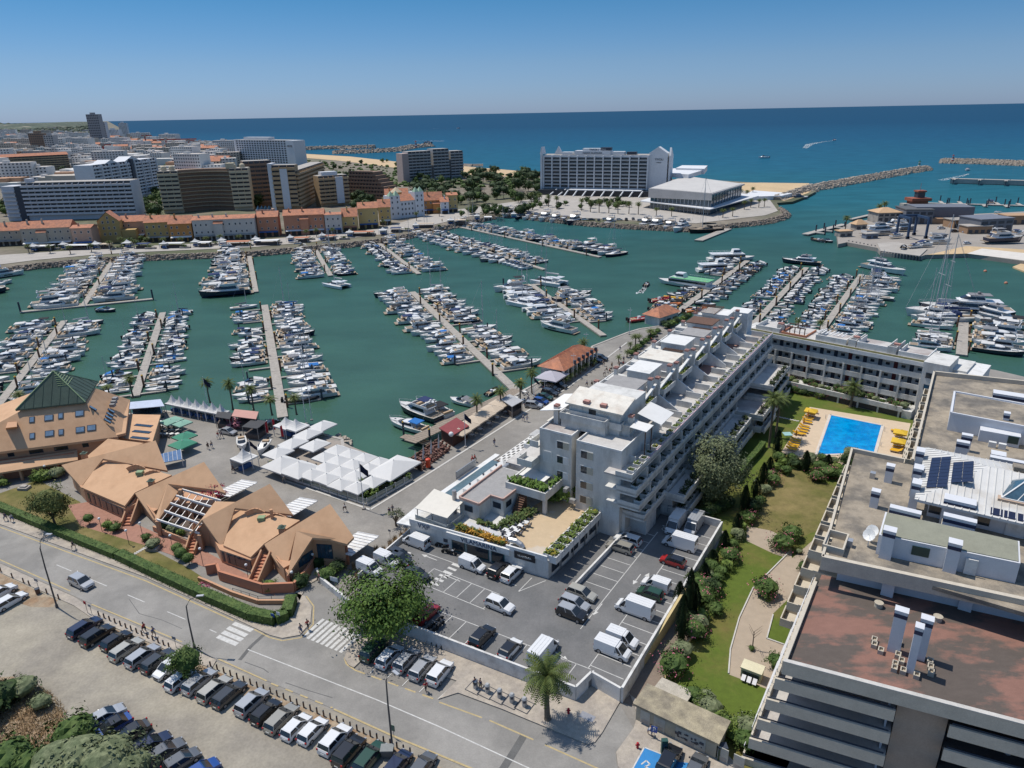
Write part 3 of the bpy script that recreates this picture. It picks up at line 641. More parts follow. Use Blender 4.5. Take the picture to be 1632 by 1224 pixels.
for k in rg_(5):
 p=V3((399,889,5.2)).lerp(V3((368,876,5.2)),k*.22);part(rb,'column',SALM,lambda b:b.box(p.x-.2,p.x+.2,p.y+.3,p.y+.7,2.5,5.))
vent(rb,350,810,8.);dfn(rb,406,820,8.3,3.);dfn(rb,438,828,8.,3.)
part(rb,'chimney',SALM,lambda b:(lambda c:b.cyl((c.x,c.y),.28,7.5,10.,8))(V3((434,826,8.3))));part(rb,'hatch',GREENL,lambda b:(lambda c:b.box(c.x-.6,c.x+.6,c.y-.5,c.y+.5,7.9,8.5))(V3((417,826,8.2))))
AC,DC=V3((526,803,12)),V3((454,916,3.5));TC,BC,BC2,HC=onp(NB,AC,DC,472,846),onp(NB,AC,DC,564,856),onp(NB,AC,DC,553,867),onp(NB,AC,DC,549,858,-.3)
GC=V3((498,857,8.2))
rc=gu('salmon end house with a glazed gable and a long drooping roof tip',[[NB,DC,TC,BC2,BC,AC],[V3((472,846,9.)),V3((458,918,4.6)),GC],[V3((472,846,9.)),GC,HC]],[],4,loc=(490,890))
body(rc,[(432,876,6),(452,905,5),(500,880,5),(545,872,6),(535,820,6)],5.)
g_,q_,off_=tw(rc,[(459,912,5.),GC,HC],SALM)
qa,qb=q_[1]+off_,q_[2]+off_;qa.z=qb.z=2.5;q0=q_[0]+off_;q0.z=2.5
for A_,B_,s,z0,w_,h_ in((q0,qa,(qa-q0).length*.68,4.,3.,1.7),(qa,qb,1.9,4.,2.6,2.7)):
 wd=window(rc,A_,B_,s,z0,w_,h_,DF,BG_)
 for k in(1,2,3):
  b=MB();wbx(b,A_,B_,s-w_/2+w_*k/4,z0,.07,h_,out=.11);b.build('mullion',DF,wd)
vent(rc,450,848,7.6)
for x,y,z in((459,917,4.6),(548,862,7),(551,866,6.6)):
 p=V3((x,y,z));part(rc,'column',SD_,lambda b:b.box(p.x-.18,p.x+.18,p.y-.05,p.y+.3,2.5,z))
def swl(label,pts,z0,z1,th,m,nm='terrace_wall'):
 b=MB();q=[W(x,y,2.5)for x,y in pts]
 for i in rg_(len(q)-1):b.bm_q((q[i].x,q[i].y,(z0+z1)/2),(q[i+1].x,q[i+1].y,(z0+z1)/2),th,z1-z0)
 o=b.build(nm,m);return tag(o,label,'wall')
swl('curved salmon wall under the end house and its stair',[(330,915),(348,912),(352,924),(420,945),(470,943),(492,918),(508,893)],2.3,4.2,.4,SD_)
swl('outer salmon ramp wall behind the clipped hedge',[(317,925),(330,930),(370,948),(412,962),(458,962)],2.3,3.2,.35,SALM)
swl('salmon wall below the planted slope beside the end house',[(508,893),(520,885),(553,880)],2.3,4.2,.3,SD_)
def stair(label,top,bot,z0,z1,w_):
 p,q=W(*bot,2.5),W(*top,2.5);root=thg('outside_stair',label,'stairs',p);d=(q-p);L=d.length;d.normalize();nr=Vc((-d.y,d.x,0));n=9
 for k in rg_(n):
  c=p+d*(L*(k+.5)/n);h=(z1-z0)*(k+1)/n
  part(root,'step',SD_,lambda b:b.hexa([(*(c+d*L/n/2*sx+nr*w_/2*sy).xy,z0)for sx,sy in((-1,-1),(1,-1),(1,1),(-1,1))]+[(*(c+d*L/n/2*sx+nr*w_/2*sy).xy,z0+h)for sx,sy in((-1,-1),(1,-1),(1,1),(-1,1))]))
 for s in(-1,1):
  a0=p+nr*s*(w_/2+.15);a1=q+nr*s*(w_/2+.15)
  part(root,'side_wall',SALM,lambda b:b.hexa([(*(a0-nr*.13).xy,z0),(*(a1-nr*.13).xy,z0),(*(a1+nr*.13).xy,z0),(*(a0+nr*.13).xy,z0),(*(a0-nr*.13).xy,z0+.9),(*(a1-nr*.13).xy,z1+.9),(*(a1+nr*.13).xy,z1+.9),(*(a0+nr*.13).xy,z0+.9)]))
stair('curved salmon stair west of the pergola court',(222,815),(202,838),2.5,5.2,1.3)
stair('salmon stair between the pergola court and the finned house',(322,858),(303,884),2.5,5.,1.3)
stair('salmon stair in front of the end house, above the ramp',(428,905),(404,932),2.5,5.,1.3)
for k,(x,y,w_,label)in enu(((375,778,0,'white ribbed veranda behind the pergola house'),(470,808,0,'white ribbed veranda behind the finned house'),(565,866,0,'white glazed veranda beside the end house gable'))):
 c=W(x,y,4.8);root=thg('veranda',label,'veranda',(c.x,c.y,2.5),GA)
 wv=2.5;wu=3.2
 A0=[UV(uv_of(c)[0]+du,uv_of(c)[1]+dv,z)for du,dv,z in((-wu,-wv,4.4),(wu,-wv,4.4),(wu,wv,5.2),(-wu,wv,5.2))]
 part(root,'canopy',W2,lambda b:slb(b,A0,.12))
 for j in rg_(9):part(root,'rib',RAIL,lambda b:b.bm_q(A0[0].lerp(A0[1],j/8)+Zv(.06),A0[3].lerp(A0[2],j/8)+Zv(.06),.12,.12))
 for p in(A0[0],A0[1],A0[0].lerp(A0[1],.5)):part(root,'post',RAIL,lambda b:b.box(p.x-.08,p.x+.08,p.y-.08,p.y+.08,2.5,4.3))
 part(root,'screen',gls('veranda_glass',(.12,.15,.15)),lambda b:b.bm_q((A0[0].x,A0[0].y,3.3),(A0[1].x,A0[1].y,3.3),.05,1.5))
c=W(277,742,4);root=thg('glazed_roof','blue glass lean-to roof beside the cafe terrace','roof',(c.x,c.y,2.5))
Q=[V3(t)for t in((255,738,4.2),(290,732,4.2),(288,716,4.8),(254,724,4.8))]
part(root,'glass_sheet',gls('pale_blue_glass',(.1,.17,.3),.2),lambda b:slb(b,Q,.12))
for j in rg_(6):part(root,'glazing_bar',RAIL,lambda b:b.bm_q(Q[0].lerp(Q[1],j/5)+Zv(.05),Q[3].lerp(Q[2],j/5)+Zv(.05),.07,.08))
for p in Q:part(root,'post',RAIL,lambda b:b.box(p.x-.06,p.x+.06,p.y-.06,p.y+.06,2.5,p.z-.1))
# white terraced apartment row along the quay
rowb=thg('apartment_building','long white terraced apartment row beside the quay, planters stepping along every floor','building',UV(99,-50),GA)
FL=[2.5,5.,7.9,10.8,13.7,16.6,19.6]
UE=183.5
FM=mat('terrace_floor',(.5,.48,.45),.85,.12,.8,col2=(.34,.3,.28),c2=(.5,.6),cs2=.09)
TERRB=mat('brick_terrace_tiles',(.34,.19,.15),.85,.15,1.2)
def P_(name,m,fn,parent=None):return part(parent or rowb,name,m,fn)
P_('end_volume',W1,lambda b:b.uvb(96.6,112,-57.2,-50.9,2.5,19.6))
P_('end_volume',W1,lambda b:b.uvb(95.4,112,-49.4,-41.2,2.5,19.6))
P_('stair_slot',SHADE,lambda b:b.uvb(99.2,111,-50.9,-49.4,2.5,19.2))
P_('slot_balcony',GC_,lambda b:[b.uvb(98.4,99.2,-50.85,-49.45,z,z+.5)for z in(9.6,12.5,15.4)])
P_('main_volume',W1,lambda b:b.uvb(112,UE,-57.2,-43.2,2.5,16.6))
P_('attic_volume',W1,lambda b:b.uvb(112,UE,-57.,-46.4,16.6,19.7))
A_,B_=UV(95.4,-49.4,0),UV(95.4,-41.2,0)
SHUT=mat('beige_shutter',(.45,.42,.34),.7)
for k,z in enu((8.4,11.2,14.1,16.9)):
 window(rowb,A_,B_,2.,z,2.4,1.5,W2 if k else ALU,GS_,shutter=SHUT)
A2,B2=UV(96.6,-57.2,0),UV(96.6,-50.9,0)
for k,z in enu((8.4,11.2,14.1,16.9)):window(rowb,A2,B2,4.6,z,2.4,1.5,W2,GS_,shutter=W2 if k<3 else SHUT)
window(rowb,A2,B2,1.6,13.8,1.6,2.1,W2,W1)
for s_,z in((-1,9.6),(1,8.2)):P_('air_conditioner',ALU,lambda b:b.uvb(94.6+.5*(s_<0),95.3+.9*(s_<0),-50.9+(.7 if s_>0 else-.8),-50.1+(.9 if s_>0 else-.9),z,z+.7))
P_('roof_terrace',FM,lambda b:(b.uvb(96.9,106.5,-57.,-51.1,19.6,19.63),b.uvb(95.7,112,-49.2,-41.4,19.6,19.63)))
def pap(b,u0,u1,v0,v1,z,h,t=.2,sides='nsew'):
 if'w'in sides:b.uvb(u0,u0+t,v0,v1,z,z+h)
 if'e'in sides:b.uvb(u1-t,u1,v0,v1,z,z+h)
 if's'in sides:b.uvb(u0+t,u1-t,v1-t,v1,z,z+h)
 if'n'in sides:b.uvb(u0+t,u1-t,v0,v0+t,z,z+h)
P_('parapet',W2,lambda b:(pap(b,96.6,112,-57.2,-50.9,19.63,.35,sides='wsn'),pap(b,95.4,112,-49.4,-41.2,19.63,.35,sides='wsn')))
P_('penthouse',W1,lambda b:(b.uvb(99.6,106,-54.6,-46.2,19.63,22.),b.uvb(101.,112,-53.8,-44.2,19.63,24.),b.uvb(101.6,105,-46.2,-42.6,19.63,21.6)))
P_('penthouse_planter',W1,lambda b:(plr(b,99.,100.8,-54.6,-46.,21.4,22.6),plr(b,100.6,102.4,-46.,-43.8,20.8,22.)))
P_('penthouse_roof',mat('cream_roof_sheet',(.66,.62,.54),.7,.12,.9,col2=(.56,.5,.42),c2=(.5,.65),cs2=.4),lambda b:slb(b,[UV(100.4,-54.3,24.),UV(100.2,-43.4,24.),UV(105.4,-43.4,25.2),UV(105.8,-54.3,25.2)],.25))
A3,B3=UV(101.,-53.8,0),UV(101.,-44.2,0)
window(rowb,A3,B3,4.5,22.2,1.6,1.6,W2)
for s_ in(1.,2.6,7.2):window(rowb,A3,B3,s_,23.,.35,.35,W2,name='porthole')
POTC=mat('pink_terracotta',(.42,.22,.18),.85,.2,1.5)
def chm(u,v,z0,z1,root=None,w_=.9):
 o=P_('chimney',W1,lambda b:b.uvb(u-w_/2,u+w_/2,v-w_/2,v+w_/2,z0,z1),root)
 b=MB()
 for du in(-.3,.3):
  for dv in(-.3,0,.3):b.uvb(u+du-.18,u+du+.18,v+dv-.13,v+dv+.13,z1,z1+.38)
 b.build('chimney_pots',POTC,o)
for u,v in((100.6,-56.),(102.8,-42.9)):chm(u,v,19.6,22.8)
for v in(-50.6,-47.4):P_('flower_box',POTC,lambda b:b.uvb(100.9,101.8,v-.55,v+.55,24.3,24.75))
AWN=mat('white_awning_cloth',(.7,.69,.66),.8,.05,.7)
P_('awning',AWN,lambda b:slb(b,[UV(99.5,-58.9,21.8),UV(99.8,-54.7,22.7),UV(108.8,-54.7,22.7),UV(108.6,-58.9,21.8)],.08))
P_('awning',AWN,lambda b:slb(b,[UV(105.6,-43.,22.4),UV(105.6,-38.6,21.2),UV(111.6,-38.6,21.2),UV(111.6,-43.,22.4)],.08))
P_('sun_shade',AWN,lambda b:(slb(b,[UV(100.5,-42.2,22.),UV(100.5,-39.2,21.8),UV(103.6,-39.2,21.8),UV(103.6,-42.2,22.)],.1)))
P_('shade_post',BW_,lambda b:[b.uvb(u,u+.15,-39.5,-39.35,17,21.7)for u in(100.6,103.3)])
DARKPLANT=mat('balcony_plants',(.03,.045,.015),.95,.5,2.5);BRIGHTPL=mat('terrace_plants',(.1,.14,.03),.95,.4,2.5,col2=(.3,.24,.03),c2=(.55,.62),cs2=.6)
def tuft(b,u,v,z,ru,rv,h,n,rnd):
 """loose heap of leaf blades"""
 for k in rg_(n):
  c=UV(u+rnd.uniform(-ru,ru),v+rnd.uniform(-rv,rv),z+rnd.uniform(0,h));a=rnd.random()*6.28;s_=rnd.uniform(.12,.3)
  d=Vc((cos(a),sin(a),rnd.uniform(.1,.9)))*s_*1.4;e=Vc((-sin(a),cos(a),rnd.uniform(-.4,.4)))*s_*.7
  b.add([c-d-e,c+d*.4-e,c+d*1.3,c-d*.3+e],[(0,1,2,3)])
rr=RR(11)
tiers=[(16.6,-38.4,93.4,182),(13.7,-37.8,94.,181),(10.8,-37.4,94.6,180),(7.9,-37.2,96.6,118),(7.9,-37.2,128,150)]
for ti,(z,vo,u0,u1)in enu(tiers):
 P_('floor_slab',W1 if ti else FM,lambda b:b.uvb(u0,u1,-43.3,vo,z-.25,z+.02*(ti+1)))
 P_('balcony_parapet',W1,lambda b:(b.uvb(u0,u1,vo-.14,vo+.0,z-.55,z+.75),b.uvb(u0,u0+.14,-41.3,vo-.15,z-.55,z+.75)))
 n=int((u1-u0-1)/2.45)
 for k in rg_(n):
  u=u0+.8+k*2.45
  P_('planter_box',W1,lambda b:plr(b,u,u+1.3,vo-1.35,vo-.14,z+.1,z+.95,.12))
 bb=MB()
 for k in rg_(n):tuft(bb,u0+1.45+k*2.45,vo-.75,z+.6,.5,.45,.55,12,rr)
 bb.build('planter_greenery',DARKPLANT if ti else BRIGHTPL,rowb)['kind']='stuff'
 if ti:
  P_('recess_shade',SHADE,lambda b:b.uvb(max(u0+1,96),u1,-43.25,-43.1,z,z+2.2))  # dark sheet on the wall, balcony shade put into its colour
  for k in rg_(int((u1-u0)/5.4)):P_('party_wall',W1,lambda b:b.uvb(u0+5+k*5.4,u0+5.2+k*5.4,-43.1,vo-.2,z,z+2.6))
 else:
  for k in rg_(int((u1-u0)/5.4)):P_('party_wall',W1,lambda b:b.uvb(u0+5+k*5.4,u0+5.2+k*5.4,-43.1,vo-1.6,z,z+1.3))
P_('parapet_edge',mat('mauve_coping',(.5,.36,.4),.7,.1),lambda b:b.uvb(100,181,-38.55,-38.35,17.36,17.42))
P_('base_wall',W1,lambda b:(b.uvb(96.5,108,-43.2,-40.6,2.5,8.),b.uvb(98.6,103,-40.8,-37.6,3.7,6.6),b.uvb(112,UE,-45,-42,2.5,7.9)))
for k in rg_(26):P_('garden_window',GS_,lambda b:b.uvb(113+k*2.7,114.6+k*2.7,-42.1,-41.9,5.3,7.3))
for(a0,a1,vv)in((106,116,-33.8),(117.5,127,-35.),(134,146,-33.2),(148,158,-31.2),(160,176,-32.)):
 P_('garden_block',W1,lambda b:b.uvb(a0+.4,a1-.4,-42.5,vv-2.2,2.5,7.6))
 for z in((4.9,7.7)if a0<150 else(4.9,7.7,10.4)):
  o=(7.7-z)*.35
  P_('block_terrace',FM,lambda b:b.uvb(a0,a1,-43,vv-o*-.6,z-.2,z))
  P_('block_parapet',W1,lambda b:(b.uvb(a0,a1,vv-.16+o*.6,vv+o*.6,z-.5,z+.8),b.uvb(a0,a0+.16,-38,vv-.18,z-.5,z+.8),b.uvb(a1-.16,a1,-38,vv-.18,z-.5,z+.8)))
  for k in rg_(int((a1-a0)/3)):P_('planter_box',W1,lambda b:plr(b,a0+.6+3*k,a0+2.6+3*k,vv-1.6,vv-.17,z+.02,z+.85,.12))
  bb=MB()
  for k in rg_(int((a1-a0)/3)):tuft(bb,a0+1.6+3*k,vv-.9,z+.7,.9,.6,.8,40,rr)
  bb.build('block_greenery',DARKPLANT,rowb)['kind']='stuff'
ROOFG=mat('grey_roof_felt',(.3,.29,.28),.9,.15,.8);CREAMR=mat('cream_roof_sheet',(.6,.56,.5),.8)
rows=RR(5)
def pg_(u0,u1,v0,v1,z,n=8,m=BW_):
 o=P_('pergola',m,lambda b:(b.uvb(u0,u1,v0,v0+.12,z,z+.14),b.uvb(u0,u1,v1-.12,v1,z,z+.14)))
 for k in rg_(n):
  u=u0+(u1-u0)*(k+.5)/n;part(o,'slat',m,lambda b:b.uvb(u-.1,u+.1,v0-.2,v1+.2,z+.14,z+.24))
bays=[(106,112.5),(113.5,121),(122,131),(132,141),(142,151),(152,160),(161,169),(170,178)]
P_('quay_terrace',FM,lambda b:(b.uvb(97,UE,-61.5,-57.2,2.5,13.7),b.uvb(99,UE,-66,-61.5,2.5,10.)))
for k,(a0,a1)in enu(bays):
 h=(21.9,22.4,22.6,22.,22.8,22.2,22.6,22.9)[k];w_=(a1-a0)
 P_('roof_terrace',(ROOFG,FM,ROOFG,FM)[k%4],lambda b:b.uvb(a0,a1+1,-57.,-46.6,19.7,19.74))
 P_('terrace_wall',W2,lambda b:pap(b,a0-.2,a1+.8,-57.1,-46.4,19.74,1.1,.2))
 P_('roof_box',W2 if k%2 else W1,lambda b:b.uvb(a0+w_*.25,a1-.3,-54.8+(k%3)*.8,-48.6+(k%2),19.74,h))
 P_('roof_slab',(CREAMR,ROOFG,W2,CREAMR,W2,ROOFG,BW_,W2)[k],lambda b:b.uvb(a0+w_*.25-.2,a1-.1,-55.+(k%3)*.8,-48.4+(k%2),h,h+.18))
 P_('roof_box',W1,lambda b:b.uvb(a0+.3,a0+w_*.5,-57+(k%2),-53.5,19.74,21.5-.4*(k%3)))
 P_('quay_roof_box',W2,lambda b:b.uvb(a0+.6,a1-2.2,-61.2+(k%2),-57.3,13.7,16.4+.5*(k%2)))
 P_('quay_roof_slab',(CREAMR,ROOFG,CREAMR,W2,ROOFG,CREAMR,W2,BW_)[k],lambda b:b.uvb(a0+.4,a1-2.,-61.5+(k%2),-57.3,16.4+.5*(k%2),16.56+.5*(k%2)))
 P_('terrace_wall',W2,lambda b:(pap(b,a0-.3,a1+.8,-61.6,-57.3,13.7,1.,.2,'wen'),pap(b,a0-.3,a1+.6,-66.2,-61.7,10.,.95,.2,'wen')))
 pg_(a0+.5,a0+w_*.5,-52.8,-48.8,21.6,7)if k in(1,4,6)else None
 pg_(a0+1,a1-2.5,-65.6,-62.5,12.2,8,BW_ if k%2 else PW)
 chm(a0-.2,-45.8,19.7,23.);chm(a1-.8,-46.6,19.7,22.8+.3*(k%2))
 chm(a0+w_*.3,-55.8,19.7,22.4,w_=.7);chm(a1-1.5,-57.6,16,18.6,w_=.7)
 P_('fin_wall',W2,lambda b:b.hexa([UV(a0-.4,-46.3,16.7),UV(a0-.4,-41.3,16.7),UV(a0-.15,-41.3,16.7),UV(a0-.15,-46.3,16.7),UV(a0-.4,-46.3,20.4),UV(a0-.4,-41.3,17.4),UV(a0-.15,-41.3,17.4),UV(a0-.15,-46.3,20.4)]))
 P_('slanting_rail',W2,lambda b:b.bm_q(UV(a0-.1,-46.,20.),UV(a1+.6,-46.,21.9),.5,.35))
 P_('upper_planter',W1,lambda b:plr(b,a0+1.6,a1-1.2,-46.2,-45.,19.1,20.2,.12))
 bb=MB();[tuft(bb,a0+2.2+j,-45.6,20.,.5,.4,.4,16,rows)for j in rg_(int(w_-3.5))];bb.build('upper_greenery',BRIGHTPL,rowb)['kind']='stuff'
 P_('terrace_floor',TERRB if k in(1,4,6)else FM,lambda b:b.uvb(a0,a1+.6,-46.3,-43.3,16.62,16.68))
 P_('patio_door',GS_,lambda b:b.uvb(a0+2,a0+4.4,-46.42,-46.3,16.7,18.8));P_('patio_door',GS_,lambda b:b.uvb(a1-2.6,a1-.6,-46.42,-46.3,16.7,18.8))
 P_('parasol_table',W2,lambda b:(b.uvb(a0+2,a0+2.9,-44.6,-43.9,16.7,17.4)))
 bb=MB();[tuft(bb,a0+1+j*1.3,-61.3,14.2,.5,.3,.5,10,rows)for j in rg_(int(w_/1.5))];[tuft(bb,a0+1+j*1.3,-65.9,10.6,.5,.3,.5,10,rows)for j in rg_(int(w_/1.5))];bb.build('quay_greenery',BRIGHTPL,rowb)['kind']='stuff'
 for z,v in((11.2,-61.5),(14.9,-57.2)):
  P_('quay_window',GS_,lambda b:b.uvb(a0+1.5,a0+4,v-.1,v,z-.2,z+1.6))
P_('end_block',W2,lambda b:(b.uvb(179.5,184.5,-49.5,-44.5,16.6,22.2),b.uvb(172,178.5,-55.5,-48,19.7,22.4)))
pg_(170.5,179,-55.8,-50.5,23.2,9)
P_('balcony_end',W1,lambda b:(pap(b,96.,101,-58.9,-57.2,16.6,.9,.15,'wn'),b.uvb(96.,101,-58.9,-57.2,16.3,16.6),pap(b,93.8,97,-60.2,-57.2,13.7,.9,.15,'wns'),b.uvb(93.8,97,-60.2,-57.2,13.4,13.7)))
CHK=mat('white_lattice',(.66,.64,.6),.8)
def lattice(root,u0,u1,v0,v1,z):
 """white slatted screen with staggered dark openings"""
 nu,nv=int((u1-u0)/.85),int((v1-v0)/.6)
 b=MB()
 for i in rg_(nv+1):b.uvb(u0,u1,v0+i*(v1-v0)/nv-.09,v0+i*(v1-v0)/nv+.09,z,z+.2)
 for i in rg_(nu):
  for j in rg_(nv):
   if(i+j)%2:b.uvb(u0+i*(u1-u0)/nu,u0+(i+.9)*(u1-u0)/nu,v0+j*(v1-v0)/nv+.09,v0+(j+1)*(v1-v0)/nv-.09,z+.02,z+.18)
 return b.build('lattice_screen',CHK,root)
lattice(rowb,104,117,-71.5,-66.5,6.6);lattice(rowb,96.5,102.5,-70.5,-66.,6.6)
pg_(102.6,104,-71,-66,6.6,5);P_('low_arcade',W1,lambda b:(b.uvb(97,UE,-66.2,-61.5,2.5,6.4),));P_('arcade_post',W2,lambda b:[b.uvb(97+4*k,97.3+4*k,-71.4,-71.1,2.5,6.6)for k in rg_(6)])
for k in rg_(17):P_('shop_window',GS_,lambda b:b.uvb(99+5*k,102.8+5*k,-66.35,-66.2,2.8,5.4))
for k in rg_(14):P_('shop_awning',AWN if k%3 else TERRB,lambda b:slb(b,[UV(118+4.6*k,-69.6,5.),UV(122.2+4.6*k,-69.6,5.),UV(122.2+4.6*k,-66.2,5.8),UV(118+4.6*k,-66.2,5.8)],.07))
# low commercial building in front of the row
low=thg('commercial_building','low white building with roof gardens and beige terrace at the car park','building',UV(88,-58),GA)
def Q_(name,m,fn,label=None):return part(low,name,m,fn,label)
Q_('base',W1,lambda b:b.pz([UV(77.2,-71.3),UV(79.6,-45.7),UV(97.7,-44.9),UV(98.8,-51),UV(98.8,-66),UV(85,-71.8)],2.5,6.9))
Q_('parapet',W2,lambda b:(b.bm_q(UV(77.3,-71.3,7.2),UV(78.6,-57,7.2),.25,.7),b.bm_q(UV(79.,-53,7.25),UV(79.6,-45.9,7.25),.3,.9)))
Q_('terrace',mat('beige_terrace_paving',(.5,.38,.24),.85,.08,.8,col2=(.5,.43,.34),c2=(.48,.52),cs2=.09),lambda b:b.pz([UV(80.3,-52.6),UV(80.5,-47.2),UV(97.5,-47.),UV(97.6,-55.2),UV(92,-56),UV(86,-55.4)],6.9,6.95))
Q_('pale_walk',mat('pale_deck',(.5,.5,.52),.8),lambda b:b.pz([UV(80.6,-62.6),UV(80.7,-54.),UV(82.3,-54.2),UV(82.5,-62.6)],6.9,6.96))
for k in rg_(9):
 u=79.9+k*1.95
 Q_('planter_box',W2,lambda b:plr(b,u,u+1.75,-46.9,-44.5,6.5,7.75,.14))
bb=MB()
for k in rg_(9):tuft(bb,80.8+k*1.95,-45.7,7.5,.7,1.,.7,60,rr)
bb.build('planter_greenery',BRIGHTPL,low)['kind']='stuff'
Q_('flower_bed',BROWND,lambda b:b.pz([UV(78.9,-63.2),UV(79.6,-53.4),UV(80.6,-53.4),UV(80.6,-63.2)],6.9,7.15))
FLWR=mat('orange_flowers',(.42,.22,.03),.9,.4,2,col2=(.09,.13,.03),c2=(.48,.55),cs2=.7)
bb=MB();[tuft(bb,79.7,-63+.35*k,7.2,.6,.3,.6,26,rr)for k in rg_(27)];bb.build('flowers',FLWR,low)['kind']='stuff'
def textobj(root,s,size,m,A,B_,sc,z,out=.12,name='lettering'):
 c=bpy.data.curves.new('lettering','FONT');c.body=s;c.size=size;c.extrude=.03;c.align_x='CENTER';c.align_y='CENTER'
 o=bpy.data.objects.new('lettering',c);COL.objects.link(o)
 dg=bpy.context.evaluated_depsgraph_get();me=bpy.data.meshes.new_from_object(o.evaluated_get(dg));bpy.data.objects.remove(o)
 d=(B_-A);d.z=0;d.normalize();nr=Vc((d.y,-d.x,0));p=A+d*sc+nr*out
 b=MB();b.v=[tuple(Vc((p.x,p.y,z))+d*v.co.x+Zv(v.co.y)+nr*v.co.z)for v in me.vertices];b.f=[tuple(q.vertices)for q in me.polygons];b.m=[0]*len(b.f)
 bpy.data.meshes.remove(me);o=b.build(name,m,root);return o
FA_,FB_=UV(77.2,-71.3,0),UV(79.6,-45.7,0);FLn=(FB_-FA_).length
Q_('fascia',W2,lambda b:wbx(b,FA_,FB_,13.3,6.1,11.6,1.1,out=.35))
BLUEL=mat('dark_blue_lettering',(.015,.05,.12),.5)
textobj(low,'VILAMARINA',1.15,BLUEL,FA_,FB_,13.6,6.65,out=.4)
textobj(low,'VXP',1.3,BLUEL,FA_,FB_,3.,6.9,out=.2);textobj(low,'VXP',.8,mat('grey_lettering',(.3,.3,.32)),FA_,FB_,8.3,6.2,out=.2)
for s_,w_ in((9.6,2.6),(13.2,4.2),(16.9,2.4)):
 f=Q_('shop_window',mat('teal_frame',(.02,.12,.13),.4),lambda b:wbx(b,FA_,FB_,s_,3.75,w_,2.3));b=MB();wbx(b,FA_,FB_,s_,3.95,w_-.3,1.95,out=.09);b.build('pane',GS_,f)
Q_('dark_sign',mat('black_sign_board',(.03,.03,.035),.5),lambda b:wbx(b,FA_,FB_,21.7,5.9,3.6,1.3,out=.12));textobj(low,'VILAMOURA',.42,W2,FA_,FB_,21.7,6.5,out=.16)
Q_('small_sign',DF,lambda b:wbx(b,FA_,FB_,7.1,5.,.8,.6))
RA_,RB_=UV(79.6,-45.65,0),UV(97.6,-44.85,0)
for k in rg_(6):
 f=Q_('side_window',DF,lambda b:wbx(b,RA_,RB_,2.+2.95*k,4.3+.1*k,2.1,1.9-.12*k));b=MB();wbx(b,RA_,RB_,2.+2.95*k,4.45+.1*k,1.8,1.6-.12*k,out=.09);b.build('pane',GS_,f)
for k in rg_(4):Q_('down_pipe',STL,lambda b:(lambda c:b.cyl((c.x,c.y),.09,3.7,6.9,6))(RA_.lerp(RB_,.19+.21*k)+(RB_-RA_).normalized().cross(Zv(1))*.15))
Q_('quay_canopy',W2,lambda b:(b.uvb(84.6,106,-73.2,-72.1,6.6,6.9),b.uvb(84.6,104,-70.2,-66.,6.9,7.1)))
Q_('glass_strip',mat('grey_blue_glazing',(.1,.15,.17),.15,.15,1.),lambda b:b.uvb(85,103.2,-72.1,-70.2,6.6,6.95))
for k in rg_(4):
 u=86.2+4.3*k
 def tent(b,u=u):
  c=[UV(u,-69.9,7.3),UV(u+3.8,-69.9,7.3),UV(u+3.8,-66.3,7.3),UV(u,-66.3,7.3)];pyr(b,c,UV(u+1.9,-68.1,9.),.2)
 t_=Q_('tented_roof_light',AWN,tent)
 for v in(-68.9,-67.3):
  part(t_,'vent',DF,lambda b:(lambda c:b.ball((c.x,c.y,8.15),.22,.22,.22,6,4))(UV(u+.9,v,8)))
Q_('billboard_frame',STL,lambda b:(b.uvb(93.2,99.4,-73.5,-73.3,6.9,8.5),));Q_('billboard_face',mat('grey_board',(.4,.4,.4),.7),lambda b:b.uvb(93.35,99.25,-73.6,-73.5,7.,8.4))
Q_('mid_storey',W1,lambda b:(b.pz([UV(83.6,-65.4),UV(83.4,-61.2),UV(86.8,-61.2),UV(86.8,-58.6),UV(97,-58.4),UV(97,-65.6)],6.9,10.)))
Q_('mid_roof',ROOFG,lambda b:(b.pz([UV(83.9,-65.1),UV(83.7,-61.5),UV(87.1,-61.5),UV(87.1,-58.9),UV(96.8,-58.7),UV(96.8,-65.3)],10.,10.05)))
Q_('mid_parapet',mat('reddish_coping',(.5,.33,.27),.8),lambda b:[b.bm_q(UV(*p,10.2),UV(*q,10.2),.25,.45)for p,q in(((83.6,-65.4),(83.4,-61.2)),((83.4,-61.2),(86.8,-61.2)),((86.8,-61.2),(86.8,-58.6)),((86.8,-58.6),(97,-58.4)),((83.6,-65.4),(97,-65.6)))])
Q_('duct',ALU,lambda b:b.tube([UV(84.8,-65.9,8.8),UV(87,-66.,9.3),UV(92,-66.2,9.3),UV(94,-65.6,9.6),UV(98.8,-65.4,9.6)],.42,8))
Q_('flue',STL,lambda b:(lambda c:b.cyl((c.x,c.y),.38,7,11.4,8))(UV(83.4,-66.3)))
for A_,B_,s_ in((UV(86.8,-61.2,0),UV(86.8,-58.6,0),1.3),(UV(86.8,-58.6,0),UV(97,-58.4,0),1.6),(UV(83.4,-65.4,0),UV(83.4,-61.2,0),2)):window(low,A_,B_,s_,8.2,1.6,1.1,DF)
Q_('vxp_fence',gls('balustrade_glass',(.3,.33,.33),.1),lambda b:(b.uvb(78.2,78.26,-70.8,-64.2,6.9,8.),b.uvb(78.3,83,-64.2,-64.1,6.9,8.)))
Q_('awning',mat('cream_awning',(.66,.62,.54),.85,.06,.9),lambda b:slb(b,[UV(78.4,-70.9,9.1),UV(78.7,-64.3,9.1),UV(83.8,-64.6,9.7),UV(84.2,-71.3,9.9)],.08))
